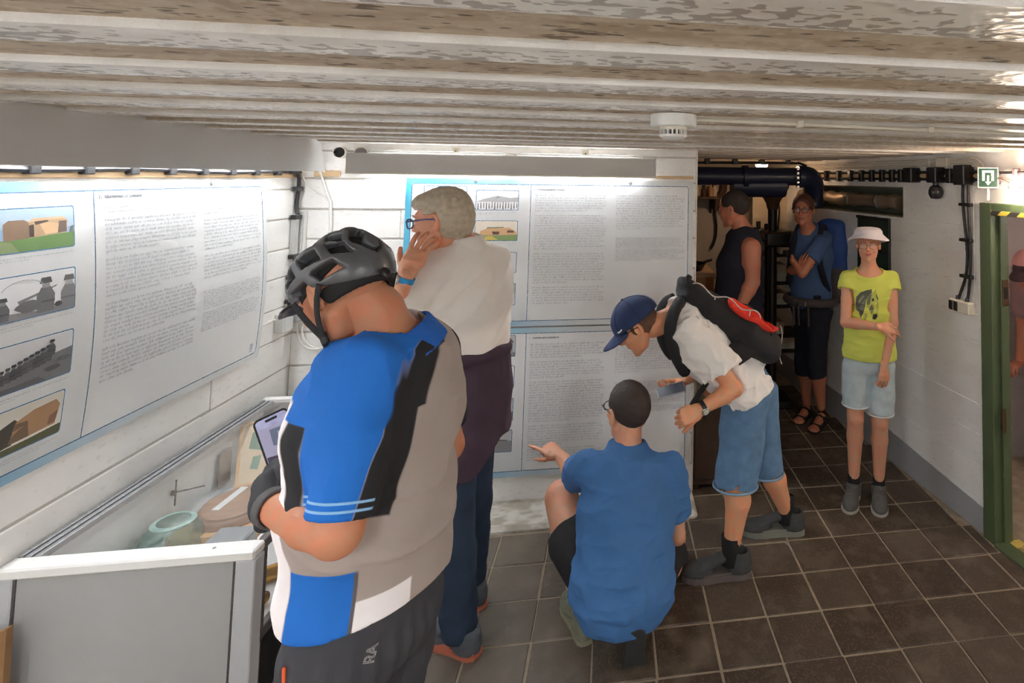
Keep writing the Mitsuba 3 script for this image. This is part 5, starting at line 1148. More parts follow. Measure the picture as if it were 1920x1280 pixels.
st2 = [np.array(p) for p in ((0.321, 3.000, 1.278), (0.273, 3.060, 1.222), (0.265, 3.080, 1.116), (0.333, 3.060, 0.983))]
for s in (st1, st2): obj('shoulder_strap', sweep(spline(s, 26), [.034] * 26, 10, flat=(.32, nrm(A3(-.5, -.6, .2)))), 'black_cloth', t, True)
obj('hip_belt', sweep(spline([np.array(p) for p in ((0.587, 2.785, 1.048), (0.661, 2.790, 1.090), (0.756, 2.850, 1.135))], 14), [.055] * 14, 10, flat=(.4, R)), 'black_cloth', t, True)
obj('top_loop', sweep(spline([bc + BM @ np.array(v) for v in ((-.03, .24, .075), (-.02, .275, .11), (.03, .26, .105))], 12), .009, 8), 'black_cloth', t, True)
obj('cord', sweep(spline([np.array(p) for p in ((0.876, 2.950, 1.146), (0.883, 2.950, 1.065), (0.874, 2.950, 1.011), (0.886, 2.950, 0.951))], 16), .0028, 6), 'zip_pale', t, True)
obj('strap_end', sweep(spline([np.array(p) for p in ((0.330, 2.760, 1.097), (0.348, 2.770, 1.019), (0.360, 2.780, 0.986))], 8), .011, 8, flat=(.4, R)), 'black_rubber', t, True)

# ================================================================ older man in the white polo shirt
F, R = axes(-.74, .67)
hd = np.array((-0.673, 2.500, 1.714)); nb = np.array((-0.598, 2.530, 1.590)); shc = np.array((-0.590, 2.540, 1.524)); ch = np.array((-0.591, 2.550, 1.392)); wa = np.array((-0.587, 2.580, 1.200)); hp = np.array((-0.584, 2.600, 0.998))
shL, elL, wrL = np.array((-0.703, 2.430, 1.476)), np.array((-0.802, 2.300, 1.374)), np.array((-0.737, 2.300, 1.530))
shR, elR, wrR = np.array((-0.502, 2.680, 1.433)), np.array((-0.537, 2.780, 1.202)), np.array((-0.659, 2.860, 1.112))
hiL, knL, anL = np.array((-0.603, 2.540, 0.968)), np.array((-0.601, 2.540, 0.550)), np.array((-0.562, 2.560, 0.123))
hiR, knR, anR = np.array((-0.576, 2.700, 0.906)), np.array((-0.571, 2.740, 0.483)), np.array((-0.589, 2.840, 0.097))
Mh = head_frame(hd, (-.965, .22, -.14), (-.14, .03, .99))
B = nrm(nb - hp); D = nrm(F - B * (F @ B))
def torso_o(P, e=0.):
    return loft(P, [(hp, R * (.175 + e), F * (.125 + e)), (wa, R * (.145 + e), D * (.115 + e)), (ch, R * (.170 + e), D * (.12 + e)), (shc + UP * .01, R * (.165 + e), D * (.09 + e)), (nb + UP * .01, R * (.075 + e), D * (.07 + e))], .04)
def skin_o(P):
    d = smin(torso_o(P), chain(P, [nb - B * .02, hd + A3(.025, 0, -.06)], [.066, .062], .01), .03)
    for s, e, w in ((shR, elR, wrR), (shL, elL, wrL)): d = smin(d, chain(P, [s, s + (e - s) * .5, e, e + (w - e) * .3, w], [.055, .05, .042, .044, .028], .01), .02)
    for h, k, a in ((hiR, knR, anR), (hiL, knL, anL)): d = smin(d, chain(P, [h, k, k + (a - k) * .35, a], [.085, .06, .058, .038], .02), .015)
    return d
m = [sdf_mesh(skin_o, *bounds(hd, anR, anL, elR, elL, knL, knR, wrL, wrR, pad=.12), .0078), head_mesh(Mh, 1.07, .004, nose=1.04)]
m.append(hand(wrL, nrm(np.array((-0.699, 2.360, 1.656)) - wrL), A3(-.15, -1, .1), -1, curl=((.15, .3, .3), (.2, .35, .3), (.25, .4, .3), (.15, .3, .2)), thumb=(.75, .6, -.3, .1, .9, -.1), spread=.13, s=1.05, h=.003))
old = person('older grey-haired man in a white polo shirt resting his chin on his hand', m, 'skin_old')
glasses(old, Mh, 1.07, (58, 62, 120), True, .0055)
face_parts(old, Mh, 1.07, (90, 100, 110), (190, 120, 104), (150, 136, 120))
def hair_o(q):
    d = ell(q, (0, -.014, .036), (.083, .106, .094)) + wob(q, (55, 55, 16), .0042, 7) + wob(q, (150, 110, 40), .0016, 8)
    back = ell(q, (0, -.045, -.005), (.078, .072, .078)) + wob(q, (60, 60, 14), .004, 9)
    d = smin(d, back, .02)
    d = smin(d, ell(q, (0, .055, .078), (.058, .05, .034)) + wob(q, (60, 30, 60), .003, 5), .02)
    d = smax(d, -(q[:, 2] - .052 + 1.3 * np.clip(.02 - q[:, 1] + 0, -.2, .0) * 0 + 1.6 * np.clip(q[:, 1] - .01, -.01, .5) * 0) + np.where(q[:, 1] > .035, 0, -1.), .004)
    ear = np.abs(q[:, 0]) ; side = smax(q[:, 2] * 0 + (.035 - q[:, 2]), q[:, 1] * -1 - .005, .004)
    d = smax(d, np.where((q[:, 1] > -.022) & (q[:, 1] < .036), .030 - q[:, 2] - .35 * np.clip(q[:, 1], -1, 0), -1.), .004)
    return smax(d, -.085 - q[:, 2], .006)
hm = sdf_mesh(hair_o, A3(-.1, -.135, -.1), A3(.1, .12, .145), .0036)
obj('hair', hm, fabric('hair_grey', (182, 168, 148), .6, .30, 70), old, True, 'short grey-blond hair', M=Mh @ np.diag([1.07, 1.07, 1.07, 1]))
def polo(P):
    d = smin(torso_o(P, .016), loft(P, [(wa - UP * .05, R * .160, D * .138), (wa, R * .166, D * .142), (ch, R * .186, D * .145), (shc, R * .182, D * .112)], .05), .03)
    for s, e, L_, r_ in ((shL, elL, .175, .085), (shR, elR, .2, .085)):
        o = nrm(e - s); d = smin(d, smax(cap(P, s - o * .03, s + o * (L_ + .06), .072, r_), plane(P, s + o * L_, o), .006), .04)
    q = P @ np.stack([nrm(R + UP * .9), nrm(UP - R * .9), D], 1)
    d = d + crease(q, (4, 17, 6), .013, 51) + wob(P, (12, 12, 9), .006, 52)
    for s, e, L_, r_ in ((shL, elL, .175, .078), (shR, elR, .2, .078)):
        o = nrm(e - s); d = smax(d, -cap(P, s + o * (L_ - .05), s + o * (L_ + .1), r_ - .014, r_), .005)
    d = smax(d, -cap(P, nb + B * .02, nb + B * .2, .066, .085), .006)
    return smax(d, plane(P, wa - UP * .055, -UP), .006)
garment(old, 'polo_shirt', polo, *bounds(nb, wa - UP * .08, shR, shL, elR, (shL + elL) / 2, pad=.2), .0066, fabric('polo_white', (238, 233, 228), .9, .04), label='white polo shirt')
cn = nb + B * .015
obj('collar', sdf_mesh(lambda P: smax(np.abs(loft(P, [(cn - B * .035 + D * .0, R * .098, D * .096), (cn + B * .045 + D * .012, R * .076, D * .078)], .01)) - .004, np.maximum(plane(P, cn + B * .038 + D * -.0, nrm(B * 1 + D * .25)), -plane(P, cn - B * .03, B)), .003), *bounds(cn, pad=.16), .0045), 'polo_white', old, True)
def jacket(P):
    sk = loft(P, [(wa - UP * .0, R * .165, D * .145), (hp, R * .178, F * .150), (hp - UP * .17, R * .172, F * .15), (hp - UP * .40, R * .155, F * .135)], .04)
    d = np.abs(sk + wob(P, (14, 14, 3), .012, 61) + wob(P, (34, 34, 8), .005, 62)) - .010
    side = (P - hp) @ R; hem = hp[2] - .23 - .12 * np.clip(-side / .2, -1, 1) + .03 * np.sin(side * 30)
    d = smax(d, hem - P[:, 2], .01); d = smax(d, P[:, 2] - wa[2] - .01, .01)
    roll = np.abs(np.hypot(loft(P, [(wa - UP * .06, R * .168, D * .146), (wa + UP * .06, R * .168, D * .146)], .01), P[:, 2] - wa[2] + .02)) - .026 - wob(P, (20, 20, 20), .006, 3)
    d = smin(d, roll, .015)
    return smax(d, ((P - hp) @ F) - .10, .02)
garment(old, 'jacket', jacket, *bounds(wa, hp - UP * .42, pad=.28), .0072, fabric('jacket_plum', (58, 42, 56), .85, .12, 16), label='dark plum jacket tied round the waist')
def jeans(P):
    d = None
    for h, k, a in ((hiL, knL, anL), (hiR, knR, anR)):
        e = chain(P, [h, k, k + (a - k) * .4, a - UP * .03], [.105, .082, .078, .068], .02); d = e if d is None else smin(d, e, .015)
    d = smin(d, smax(torso_o(P, .014), plane(P, wa - UP * .02, UP), .01), .03)
    d = d + wob(P, (14, 14, 22), .006, 71) * np.clip((.5 - P[:, 2]) * 3, .4, 1)
    return smax(d, .055 - P[:, 2], .005)
garment(old, 'jeans', jeans, *bounds(hiL, hiR, wa, anL - UP * .06, anR, pad=.16), .0078, fabric('jeans_dark', (30, 46, 66), .9, .25, 12), label='dark blue jeans')
cloth('sole_orange', (168, 96, 74)); fabric('shoe_slate', (72, 76, 82), .8, .25, 30)
shoe(old, (anL[0] + .01, anL[1]), (-.86, .5), 'shoe_slate', 'sole_orange', .30, .108, 'sole_orange')
shoe(old, (anR[0] + .01, anR[1]), (-.72, .69), 'shoe_slate', 'sole_orange', .30, .108, 'sole_orange')
watch(old, wrL + (elL - wrL) * .08, wrL - elL, A3(-.55, -.85, .1), .032, cloth('strap_blue', (40, 140, 200), .6), (230, 228, 222))
# ================================================================ cyclist in the foreground
F, R = axes(-.95, .30)
hd = np.array((-0.596, 1.460, 1.628)); nb = np.array((-0.487, 1.500, 1.491)); shc = np.array((-0.498, 1.500, 1.469)); ch = np.array((-0.523, 1.500, 1.345)); wa = np.array((-0.536, 1.500, 1.165)); hp = np.array((-0.526, 1.500, 0.997))
shL, elL, wrL = np.array((-0.496, 1.345, 1.456)), np.array((-0.506, 1.260, 1.209)), np.array((-0.733, 1.470, 1.162))
shR, elR, wrR = np.array((-0.477, 1.680, 1.370)), np.array((-0.433, 1.740, 1.155)), np.array((-0.659, 1.850, 1.082))
hiL, knL, anL = hp + R * -.09 - UP * .06, hp + R * -.11 - UP * .44 + F * .02, hp + R * -.11 - UP * .80
hiR, knR, anR = hp + R * .09 - UP * .06, hp + R * .10 - UP * .44 + F * .04, hp + R * .11 - UP * .80
anL[2] = anR[2] = .085
B = nrm(nb - hp); D = nrm(F - B * (F @ B))
Mh = head_frame(hd, (-.70, .40, -.60), (-.50, .28, .80))
def torso_y(P, e=0.):
    return loft(P, [(hp - UP * .02, R * (.155 + e), F * (.125 + e)), (wa, R * (.155 + e), D * (.135 + e)), (ch, R * (.175 + e), D * (.130 + e)), (shc - UP * .01, R * (.165 + e), D * (.095 + e)), (nb, R * (.075 + e), D * (.075 + e))], .04)
def skin_y(P):
    d = smin(torso_y(P), chain(P, [nb - B * .04, nb + (hd - nb) * .5 + UP * .015, hd + A3(.02, 0, .0)], [.070, .064, .062], .01), .03)
    for s, e, w in ((shR, elR, wrR), (shL, elL, wrL)): d = smin(d, chain(P, [s, s + (e - s) * .5, e, e + (w - e) * .35, w], [.056, .052, .044, .046, .029], .01), .02)
    for h, k, a in ((hiR, knR, anR), (hiL, knL, anL)): d = smin(d, chain(P, [h, k, k + (a - k) * .35, a], [.085, .06, .058, .038], .02), .015)
    return d
m = [sdf_mesh(skin_y, *bounds(hd, anR, anL, elR, elL, wrL, wrR, pad=.12), .0075), head_mesh(Mh, 1.0, .004, jaw=1.05)]
cyc = person('cyclist in a black helmet and blue and grey jersey taking a photograph of the showcase', m, 'skin_tan')
face_parts(cyc, Mh, 1.0, (90, 100, 110), (176, 110, 92), (140, 126, 112))
# helmet
def shellq(q, e): return ell(q, (0, -.012, .032), (.086 + e, .112 + e, .093 + e))
def vents(q):
    n = (q - A3(0, -.012, .032)) / A3(.089, .118, .096); n = n / (np.linalg.norm(n, axis=1, keepdims=True) + 1e-9)
    ph, th = np.degrees(np.arctan2(n[:, 0], n[:, 2])), np.degrees(np.arcsin(np.clip(n[:, 1], -1, 1))); d = None
    for p0, dp, ths, dt in ((0, 9, (-52, -20, 14, 50), 11), (34, 10, (-62, -34, -4, 26, 56), 10), (66, 10, (-46, -14, 18, 46), 11), (96, 8, (-30, 6), 13)):
        for t0 in ths:
            for sx in ((1,) if p0 == 0 else (-1, 1)):
                a = ph - sx * (p0 + .10 * (t0 if p0 else 0)); b = th - t0 + .35 * (a * sx if p0 else 0)
                e = (np.maximum(np.abs(a) * np.cos(np.radians(th)) / dp, np.abs(b) / dt) - 1) * .017
                d = e if d is None else np.minimum(d, e)
    return d
def helmet(q):
    o = shellq(q, .012) ; i = shellq(q, -.014)
    ridge = .0045 * np.cos(q[:, 0] * 75) * np.clip(q[:, 2] / .08, 0, 1)
    d = smax(o - ridge, -i, .004)
    zb = .020 + .018 * np.clip(q[:, 1] / .1, -1, 1) - .030 * np.clip(-(q[:, 1] + .02) / .1, 0, 1)
    d = smax(d, zb - q[:, 2], .005)
    return smax(d, -vents(q), .0035)
hm = sdf_mesh(helmet, A3(-.12, -.16, -.05), A3(.12, .15, .16), .0034)
mat('helmet_black', proc(lambda p, n, uv: mix([.050, .052, .058], [.075, .078, .086], fbm(p.x * 20, p.y * 20, p.z * 20))), .32, specular=.6)
HK = obj('helmet', hm, 'helmet_black', cyc, True, 'black cycling helmet', M=Mh)
obj('liner', sdf_mesh(lambda q: smax(smax(shellq(q, -.006), -shellq(q, -.016), .003), .016 - q[:, 2] + .03 * np.clip(-(q[:, 1] + .02) / .1, 0, 1), .004), A3(-.11, -.15, -.02), A3(.11, .14, .15), .005), cloth('liner_black', (14, 14, 15), .8), HK, True, M=Mh)
vis = sdf_mesh(lambda q: smax(smax(np.abs(q[:, 2] - .052 + .25 * (q[:, 1] - .11) + 5 * q[:, 0] ** 2) - .0045, np.hypot(q[:, 0] / .085, (q[:, 1] - .085) / .070) * .085 - .085, .003), .112 - q[:, 1] - 3 * q[:, 0] ** 2, .004), A3(-.1, .06, -.02), A3(.1, .2, .1), .004)
obj('visor', vis, 'helmet_black', HK, True, M=Mh)
obj('cradle', sdf_mesh(lambda q: smax(np.abs(ell(q, (0, -.012, .03), (.090, .116, .1))) - .005, np.maximum(np.abs(q[:, 2] + .018) - .016, q[:, 1] + .03), .004), A3(-.1, -.14, -.05), A3(.1, .0, .03), .004), 'liner_black', HK, True, M=Mh)
obj('dial', lathe([(0, 0), (.011, 0), (.012, .006), (.008, .009), (0, .009)], 18, axis_frame((0, -.124, -.028), (0, -1, 0))), 'black_plastic', HK, M=Mh)
def hp_(v): return (Mh @ np.append(A3(*v), 1))[:3]
for sx in (-1, 1):
    J = A3(sx * .074, .018, -.088)
    for k, pts in enumerate(([(sx * .094, .034, .012), (sx * .088, .028, -.03), J], [(sx * .094, -.055, .005), (sx * .090, -.015, -.035), J], [J, (sx * .060, .040, -.118), (sx * .02, .058, -.140)])):
        obj('strap', sweep([hp_(p) for p in spline(pts, 12)], .0085, 8, flat=(.22, Mh[:3, 0])), 'black_cloth', HK, True)
    obj('strap_slider', bx(-.004, .004, -.010, .010, -.013, .013, .002).apply_transform(Mh @ tf(J)), 'black_plastic', HK)
obj('buckle', bx(-.014, .014, -.006, .006, -.022, .022, .003).apply_transform(Mh @ tf((-.03, .052, -.13), rx=.4)), 'black_plastic', HK)
# jersey: torso and sleeves, panels of colour by position on the body
BLUE, GREY, WHITE, BLACK = (22, 98, 184), (158, 145, 139), (228, 222, 224), (22, 22, 26)
oL = nrm(elL - shL)
def jersey_body(P):
    hem = hp - UP * .035
    d = smin(torso_y(P, .014), loft(P, [(hem - UP * .03, R * .190, F * .160), (wa - UP * .02, R * .180, D * .160), (ch, R * .195, D * .148), (shc, R * .188, D * .112)], .05), .03)
    q = P @ np.stack([nrm(F + UP * .55), nrm(UP - F * .55), R], 1)
    d = d + crease(q, (4, 20, 5), .010, 81) + wob(P, (12, 12, 9), .006, 82) - .012 * np.exp(-((P[:, 2] - wa[2] + .035) / .02) ** 2) * 0
    d = smax(d, -cap(P, nb + (hd - nb) * .12, nb + (hd - nb) * .9, .082, .10), .006)
    return smax(d, plane(P, hem, nrm(-UP - F * .10)), .006)
def sleeve(s, e, L_, r0, r1):
    o = nrm(e - s)
    def fn(P):
        d = loft(P, [(s - o * .045, R * (r0 * .9), F * r0), (s + o * .1, R * (r0 * .95), F * (r0 * 1.02)), (s + o * (L_ + .04), R * r1, F * (r1 * 1.08))], .03)
        d = d + wob(P, (14, 14, 7), .005, 91) + crease(P, (18, 18, 6), .006, 92)
        d = smax(d, plane(P, s + o * L_, o), .005)
        return smax(d, -cap(P, s + o * (L_ - .06), s + o * (L_ + .1), r1 - .018, r1 - .005), .005)
    return fn
slL, slR = sleeve(shL, elL, .236, .066, .053), sleeve(shR, elR, .16, .07, .062)
def jersey(P): return smin(smin(jersey_body(P), slL(P), .035), slR(P), .03)
def jersey_col(p, n, uv, F=F, R=R, hp=hp, nb=nb, shL=shL, oL=oL):
    def dot(v, o): return (p.x - float(o[0])) * float(v[0]) + (p.y - float(o[1])) * float(v[1]) + (p.z - float(o[2])) * float(v[2])
    t = (p.z - float(hp[2])) / float(nb[2] - hp[2]); tc = dr.clip(t, -.2, 1.05); dv = nb - hp
    qx, qy, qz = p.x - (float(hp[0]) + tc * float(dv[0])), p.y - (float(hp[1]) + tc * float(dv[1])), p.z - (float(hp[2]) + tc * float(dv[2]))
    u = qx * float(F[0]) + qy * float(F[1]); w = qx * float(R[0]) + qy * float(R[1])
    ang = dr.atan2(u, -w) * 57.2958                      # 0 left side, 90 front, -90 back
    sv = dot(oL, shL); fu = dot(F, shL)
    rad = dr.sqrt(dr.maximum((p.x - float(shL[0])) ** 2 + (p.y - float(shL[1])) ** 2 + (p.z - float(shL[2])) ** 2 - sv * sv, 0))
    step = lambda x, e=.004: smoothstep(-e, e, x)
    both = lambda *a: dr.minimum(a[0], both(*a[1:])) if len(a) > 1 else a[0]
    G, W, K, B_ = [lin(*c) for c in (GREY, WHITE, BLACK, BLUE)]
    c = mix(G, [g * .9 for g in G], fbm(p.x * 12, p.y * 12, p.z * 6))
    c = mix(c, W, step(ang - 22 + 8 * step(.25 - t, .05), 1.5))
    c = mix(c, K, both(step(ang - 8, 1.5), step(24 - ang, 1.5), step(t - .42, .02)))
    low = step(.205 - t, .004)
    c = mix(c, B_, both(low, step(ang + 26, 1.), step(14 - ang, 1.)))
    c = mix(c, W, both(step(.065 - t, .004), step(-ang - 26, 1.), step(ang + 66, 1.)))
    c = mix(c, [.09, .08, .09], both(step(.20 - t, .01), step(1.2 - dr.abs(ang + 26), .5)))
    wu = dot(R, shL) - sv * float(oL @ R); fa_ = fu - sv * float(oL @ F)
    beta = dr.atan2(fa_, -wu) * 57.2958                  # around the sleeve: 0 outside, -90 at its back
    on = both(step(.096 - rad, .003), step(-w - .09, .004), step(sv + .06, .004), step(.245 - sv, .002))
    c = mix(c, K, both(step(.108 - rad, .003), step(-w - .06, .004), step(sv - .0, .004), step(-beta - 85 + 30 * dr.clip(sv / .25, 0, 1), 2.), step(.25 - sv, .003)))
    c = mix(c, B_, both(on, step(beta + 84 - 30 * dr.clip(sv / .25, 0, 1), 2.)))
    fS, fC, wS, wC = float(F @ shL) - .066, float(F @ nb) - .078, -.150, -.03
    d2 = p.x * float(F[0]) + p.y * float(F[1]) - (fS + (w - wS) / (wC - wS) * (fC - fS))
    top = both(step(t - .80, .004), step(.03 - w, .004), step(38 - ang, 2.))
    c = mix(c, K, both(top, step(d2 + .030, .002), step(-d2, .002)))
    c = mix(c, B_, both(top, step(d2, .002)))
    c = mix(c, W, both(step(t - .5, .01), step(ang - 30, 1.5), 1 - on))
    c = mix(c, B_, both(step(t - .86, .01), step(ang - 8, 3.), step(70 - ang, 3.), step(.10 - w, .005)))
    for s_ in (.205, .219): c = mix(c, [.22, .42, .68], both(on, step(beta + 90, 2.), step(.0022 - dr.abs(sv - s_), .0012)))
    onR = both(step(dot(R, hp) - .150, .006), step(t - .35, .02))
    return mix(c, K, onR)
mat('jersey_print', proc(jersey_col), .85, sheen=.2)
garment(cyc, 'jersey', jersey, *bounds(nb, hp - UP * .08, shR, shL, elL, (shR + elR) / 2, pad=.2), .0052, 'jersey_print', None, 'blue, grey and white cycling jersey')
nk = nb + (hd - nb) * .10; nd = nrm(hd - nb + UP * .08)
obj('collar', sdf_mesh(lambda P: smax(np.abs(loft(P, [(nk - nd * .07, R * .110, nrm(np.cross(R, nd)) * .105), (nk + nd * .035, R * .084, nrm(np.cross(R, nd)) * .082)], .01)) - .0045, np.maximum(plane(P, nk + nd * .022, nd), -plane(P, nk - nd * .045, nd)), .004), *bounds(nk, pad=.17), .0042), fabric('jersey_blue', (24, 84, 164), .85, .08), cyc, True)
obj('zip', sweep(spline([nk + F * .105 - UP * .02, ch + UP * .05 + F * .165, ch + F * .172, wa + F * .175], 16), .004, 6), 'light_grey', cyc, True)
obj('pocket_tab', sweep([hp + R * -.178 + F * .035 - UP * .03, hp + R * -.178 + F * .033 - UP * .0], .006, 6), 'jersey_blue', cyc, True)
def trousers(P):
    d = None
    for h, k, a in ((hiL, knL, anL), (hiR, knR, anR)):
        e = chain(P, [h, h + (k - h) * .5, k, a], [.098, .102, .088, .065], .02); d = e if d is None else smin(d, e, .012)
    d = smin(d, smax(loft(P, [(hp - UP * .11, R * .170, F * .140), (hp - UP * .04, R * .150, F * .120), (hp + UP * .03, R * .145, F * .116)], .02), plane(P, hp + UP * .02, UP), .01), .04)
    ga = np.arctan2((P - hp) @ F, (P - hp) @ R)
    fold = .0035 * np.sin(ga * 24) * np.clip((P[:, 2] - hp[2] + .35) / .2, 0, 1) * np.clip((hp[2] - .05 - P[:, 2]) / .05, 0, 1)
    return smax(d + wob(P, (12, 12, 5), .010, 95) + fold, .07 - P[:, 2], .006)
tr = sdf_mesh(trousers, *bounds(hiL, hiR, hp, anL, anR, pad=.17), .0075)
obj('trousers', tr, fabric('trouser_dark', (50, 50, 56), .8, .12, 9), cyc, True, 'dark grey sports trousers')
zo = hiL + R * -.02 + F * .085 - UP * .03
zf = nrm(-R + F * .45); zt = tr.ray.intersects_location([hp - UP * .115 + F * .045 + (-R) * .6], [R], multiple_hits=False)[0][0]
obj('pocket_zip', sweep([zt - R * .001 + UP * .03, zt - R * .001 - UP * .03 - F * .004], .0035, 6), fabric('zip_orange', (222, 92, 52), .6), cyc, True, 'orange pocket zip')
lt = meshkit.text_mesh('RA', .019, .001, True); lv = np.array(lt.vertices)
pr = [Polygon(lv[f, :2]) for f in lt.faces if abs(lt.face_normals[0][2]) >= 0]
from shapely.ops import unary_union
lp = unary_union([p.buffer(.0001) for p, nn in zip(pr, lt.face_normals) if abs(nn[2]) > .9])
lp = lp.difference(lp.buffer(-.0013)); lp = list(getattr(lp, 'geoms', [lp]))
ln_ = nrm(-R * .8 - F * .6); lu = nrm(UP + np.cross(ln_, UP) * -.22); decal('lettering', tr, hp - UP * .105 + F * -.088 - R * .1, lu, np.cross(ln_, lu), lp, cloth('print_grey', (150, 146, 146), .6), cyc)
for an in (anL, anR): shoe(cyc, (an[0], an[1]), F, 'shoe_dark', 'sole_dark', .29, .10)
# glove (left hand) holding the phone
GM = nrm(np.array((-0.775, 1.560, 1.214)) - wrL)
gl = hand(wrL, GM, A3(-.45, -.85, .25), -1, curl=((.9, 1.1, .7), (.95, 1.1, .7), (1., 1.1, .7), (1.05, 1.1, .7)), thumb=(.6, .75, -.55, -.2, .9, -.5), s=1.16, h=.003)
gv = np.array(gl.vertices)
gl2 = sdf_mesh(lambda P: smax(chain(P, [wrL + (elL - wrL) * .12, wrL, wrL + GM * .05], [.034, .034, .037], .01) + wob(P, (30, 30, 30), .004, 3), -cap(P, wrL + (elL - wrL) * .3, wrL + (elL - wrL) * .05, .034), .003), *bounds(wrL, pad=.12), .004)
obj('glove', [gl, gl2], fabric('glove_black', (34, 34, 38), .75, .2, 40), cyc, True, 'black cycling glove')
obj('glove_cuff', sdf_mesh(lambda P: smax(np.abs(cap(P, wrL + (elL - wrL) * .2, wrL, .037)) - .0035, np.maximum(plane(P, wrL + (elL - wrL) * .14, elL - wrL), plane(P, wrL + (elL - wrL) * .03, wrL - elL)), .003), *bounds(wrL, pad=.12), .004), fabric('cuff_grey', (70, 68, 70), .8, .1, 40), cyc, True)
rh = hand(wrR, nrm(np.array((-0.768, 1.660, 1.190)) - wrR), A3(.1, .6, .8), 1, s=1.12, h=.0045)
obj('glove', rh, 'glove_black', cyc, True, 'black cycling glove of the far hand')
# phone
t = thing('mobile_phone', 'black mobile phone with a lit screen held up in the black cycling glove', 'phone')
c0 = np.array((-0.793, 1.620, 1.235)); pu = nrm(np.array((-0.818, 1.635, 1.275)) - np.array((-0.770, 1.605, 1.200))); toC = nrm(A3(0, 0, 1.9) - c0 + A3(-.2, 0, .3)); px_ = nrm(np.cross(pu, toC)); pn = np.cross(px_, pu)
PM = frame(c0, px_, pu, pn)
obj('body', prism(sbox(-.036, -.076, .036, .076).buffer(-.012).buffer(.012), .010, tf((0, 0, -.008))), 'black_plastic', t, M=PM)
scene['screen_glow'] = pbsdf(proc(lambda p, n, uv: mix([.10, .10, .18], [.34, .36, .48], fbm(p.x * 60, p.y * 60, p.z * 60))), .15)
sk = obj('screen', prism(sbox(-.032, -.071, .032, .071).buffer(-.008).buffer(.008), .0006, tf((0, 0, .002))), 'screen_glow', t, M=PM)
scene[sk]['emitter'] = {'type': 'area', 'radiance': {'type': 'rgb', 'value': [.05, .05, .08]}}
pics = [([(-.031, -.02), (.031, -.035), (.031, .045), (-.031, .05)], (168, 166, 196)), ([(-.012, .0), (.031, -.012), (.031, .035), (-.01, .04)], (98, 108, 136)), ([(.0, .005), (.02, .0), (.022, .025), (.004, .028)], (178, 188, 206)), ([(-.031, -.045), (.031, -.06), (.031, -.035), (-.031, -.02)], (60, 50, 74)), ([(-.028, -.068), (.028, -.068), (.028, -.05), (-.02, -.045)], (140, 104, 124)), ([(-.012, .06), (.012, .06), (.012, .066), (-.012, .066)], (14, 14, 18))]
V, Fc, Cc, n = [], [], [], 0
for q, (pl, col) in enumerate(pics):
    v, f = tri(pl); a = np.cross(np.r_[v[f[0, 1]] - v[f[0, 0]], 0], np.r_[v[f[0, 2]] - v[f[0, 0]], 0])[2]
    V.append(np.c_[v, v[:, :1] * 0 + .0029 + q * .0001]); Fc.append((f if a > 0 else f[:, ::-1]) + n); n += len(v); Cc.append(np.tile(lin(*col), (len(v), 1)))
obj('screen_picture', trimesh.Trimesh(np.vstack(V), np.vstack(Fc), process=False), 'photo_ink', sk, False, M=PM, color=np.vstack(Cc))
# ================================================================ woman with the blue backpack, in the machine room
F, R = axes(-.64, -.77)
hd = np.array((1.480, 4.380, 1.668)); nb = np.array((1.546, 4.440, 1.501)); shc = np.array((1.571, 4.460, 1.444)); ch = np.array((1.571, 4.460, 1.297)); wa = np.array((1.579, 4.480, 1.042)); hp = np.array((1.592, 4.500, 0.869))
shR, elR, wrR = np.array((1.529, 4.600, 1.387)), np.array((1.417, 4.500, 1.187)), np.array((1.430, 4.300, 1.206))
shL, elL, wrL = np.array((1.600, 4.300, 1.420)), np.array((1.427, 4.240, 1.200)), np.array((1.383, 4.340, 1.282))
hiR, knR, anR = np.array((1.579, 4.580, 0.831)), np.array((1.556, 4.560, 0.456)), np.array((1.590, 4.600, 0.100))
hiL, knL, anL = np.array((1.615, 4.430, 0.864)), np.array((1.597, 4.400, 0.483)), np.array((1.656, 4.440, 0.133))
Mh = head_frame(hd, F + A3(0, 0, -.05) + A3(.1, -.25, 0), UP)
def torso_w(P, e=0.):
    return loft(P, [(hp, R * (.165 + e), F * (.115 + e)), (wa, R * (.140 + e), F * (.10 + e)), (ch, R * (.155 + e), F * (.115 + e)), (shc, R * (.15 + e), F * (.08 + e)), (nb, R * (.06 + e), F * (.055 + e))], .04)
def skin_w(P):
    d = smin(torso_w(P), chain(P, [nb - UP * .02, hd - UP * .06 - F * .02], [.052, .052], .01), .03)
    for s, e, w in ((shR, elR, wrR), (shL, elL, wrL)): d = smin(d, chain(P, [s, s + (e - s) * .5, e, e + (w - e) * .3, w], [.048, .042, .037, .038, .024], .01), .02)
    for h, k, a in ((hiR, knR, anR), (hiL, knL, anL)): d = smin(d, chain(P, [h, k, k + (a - k) * .35 - F * .01, a], [.085, .058, .056, .033], .02), .015)
    return d
m = [sdf_mesh(skin_w, *bounds(hd, anR, anL, elR, elL, wrL, wrR, pad=.12), .009), head_mesh(Mh, 1.0, .005)]
m += [hand(wrR, elL - wrR + UP * .08, F, 1, s=.92, h=.005), hand(wrL, elR - wrL + UP * .1, F, -1, s=.92, h=.005)]
for an in (anL, anR):
    c = A3(an[0], an[1], .05); m.append(sdf_mesh(lambda P: smin(cap(P, c, c + F * .14 - UP * .022, .036, .026), ell(P, c + F * .165 - UP * .03, (.045, .05, .018)), .02), *bounds(c, c + F * .2, pad=.05), .006))
woman = person('woman in a blue T-shirt with folded arms and a backpack, in the dark machine room', m, 'skin_dim')
face_parts(woman, Mh, 1.0, (80, 80, 80), (164, 100, 92), (84, 54, 44))
glasses(woman, Mh, 1.0, (60, 36, 34), True, .005)
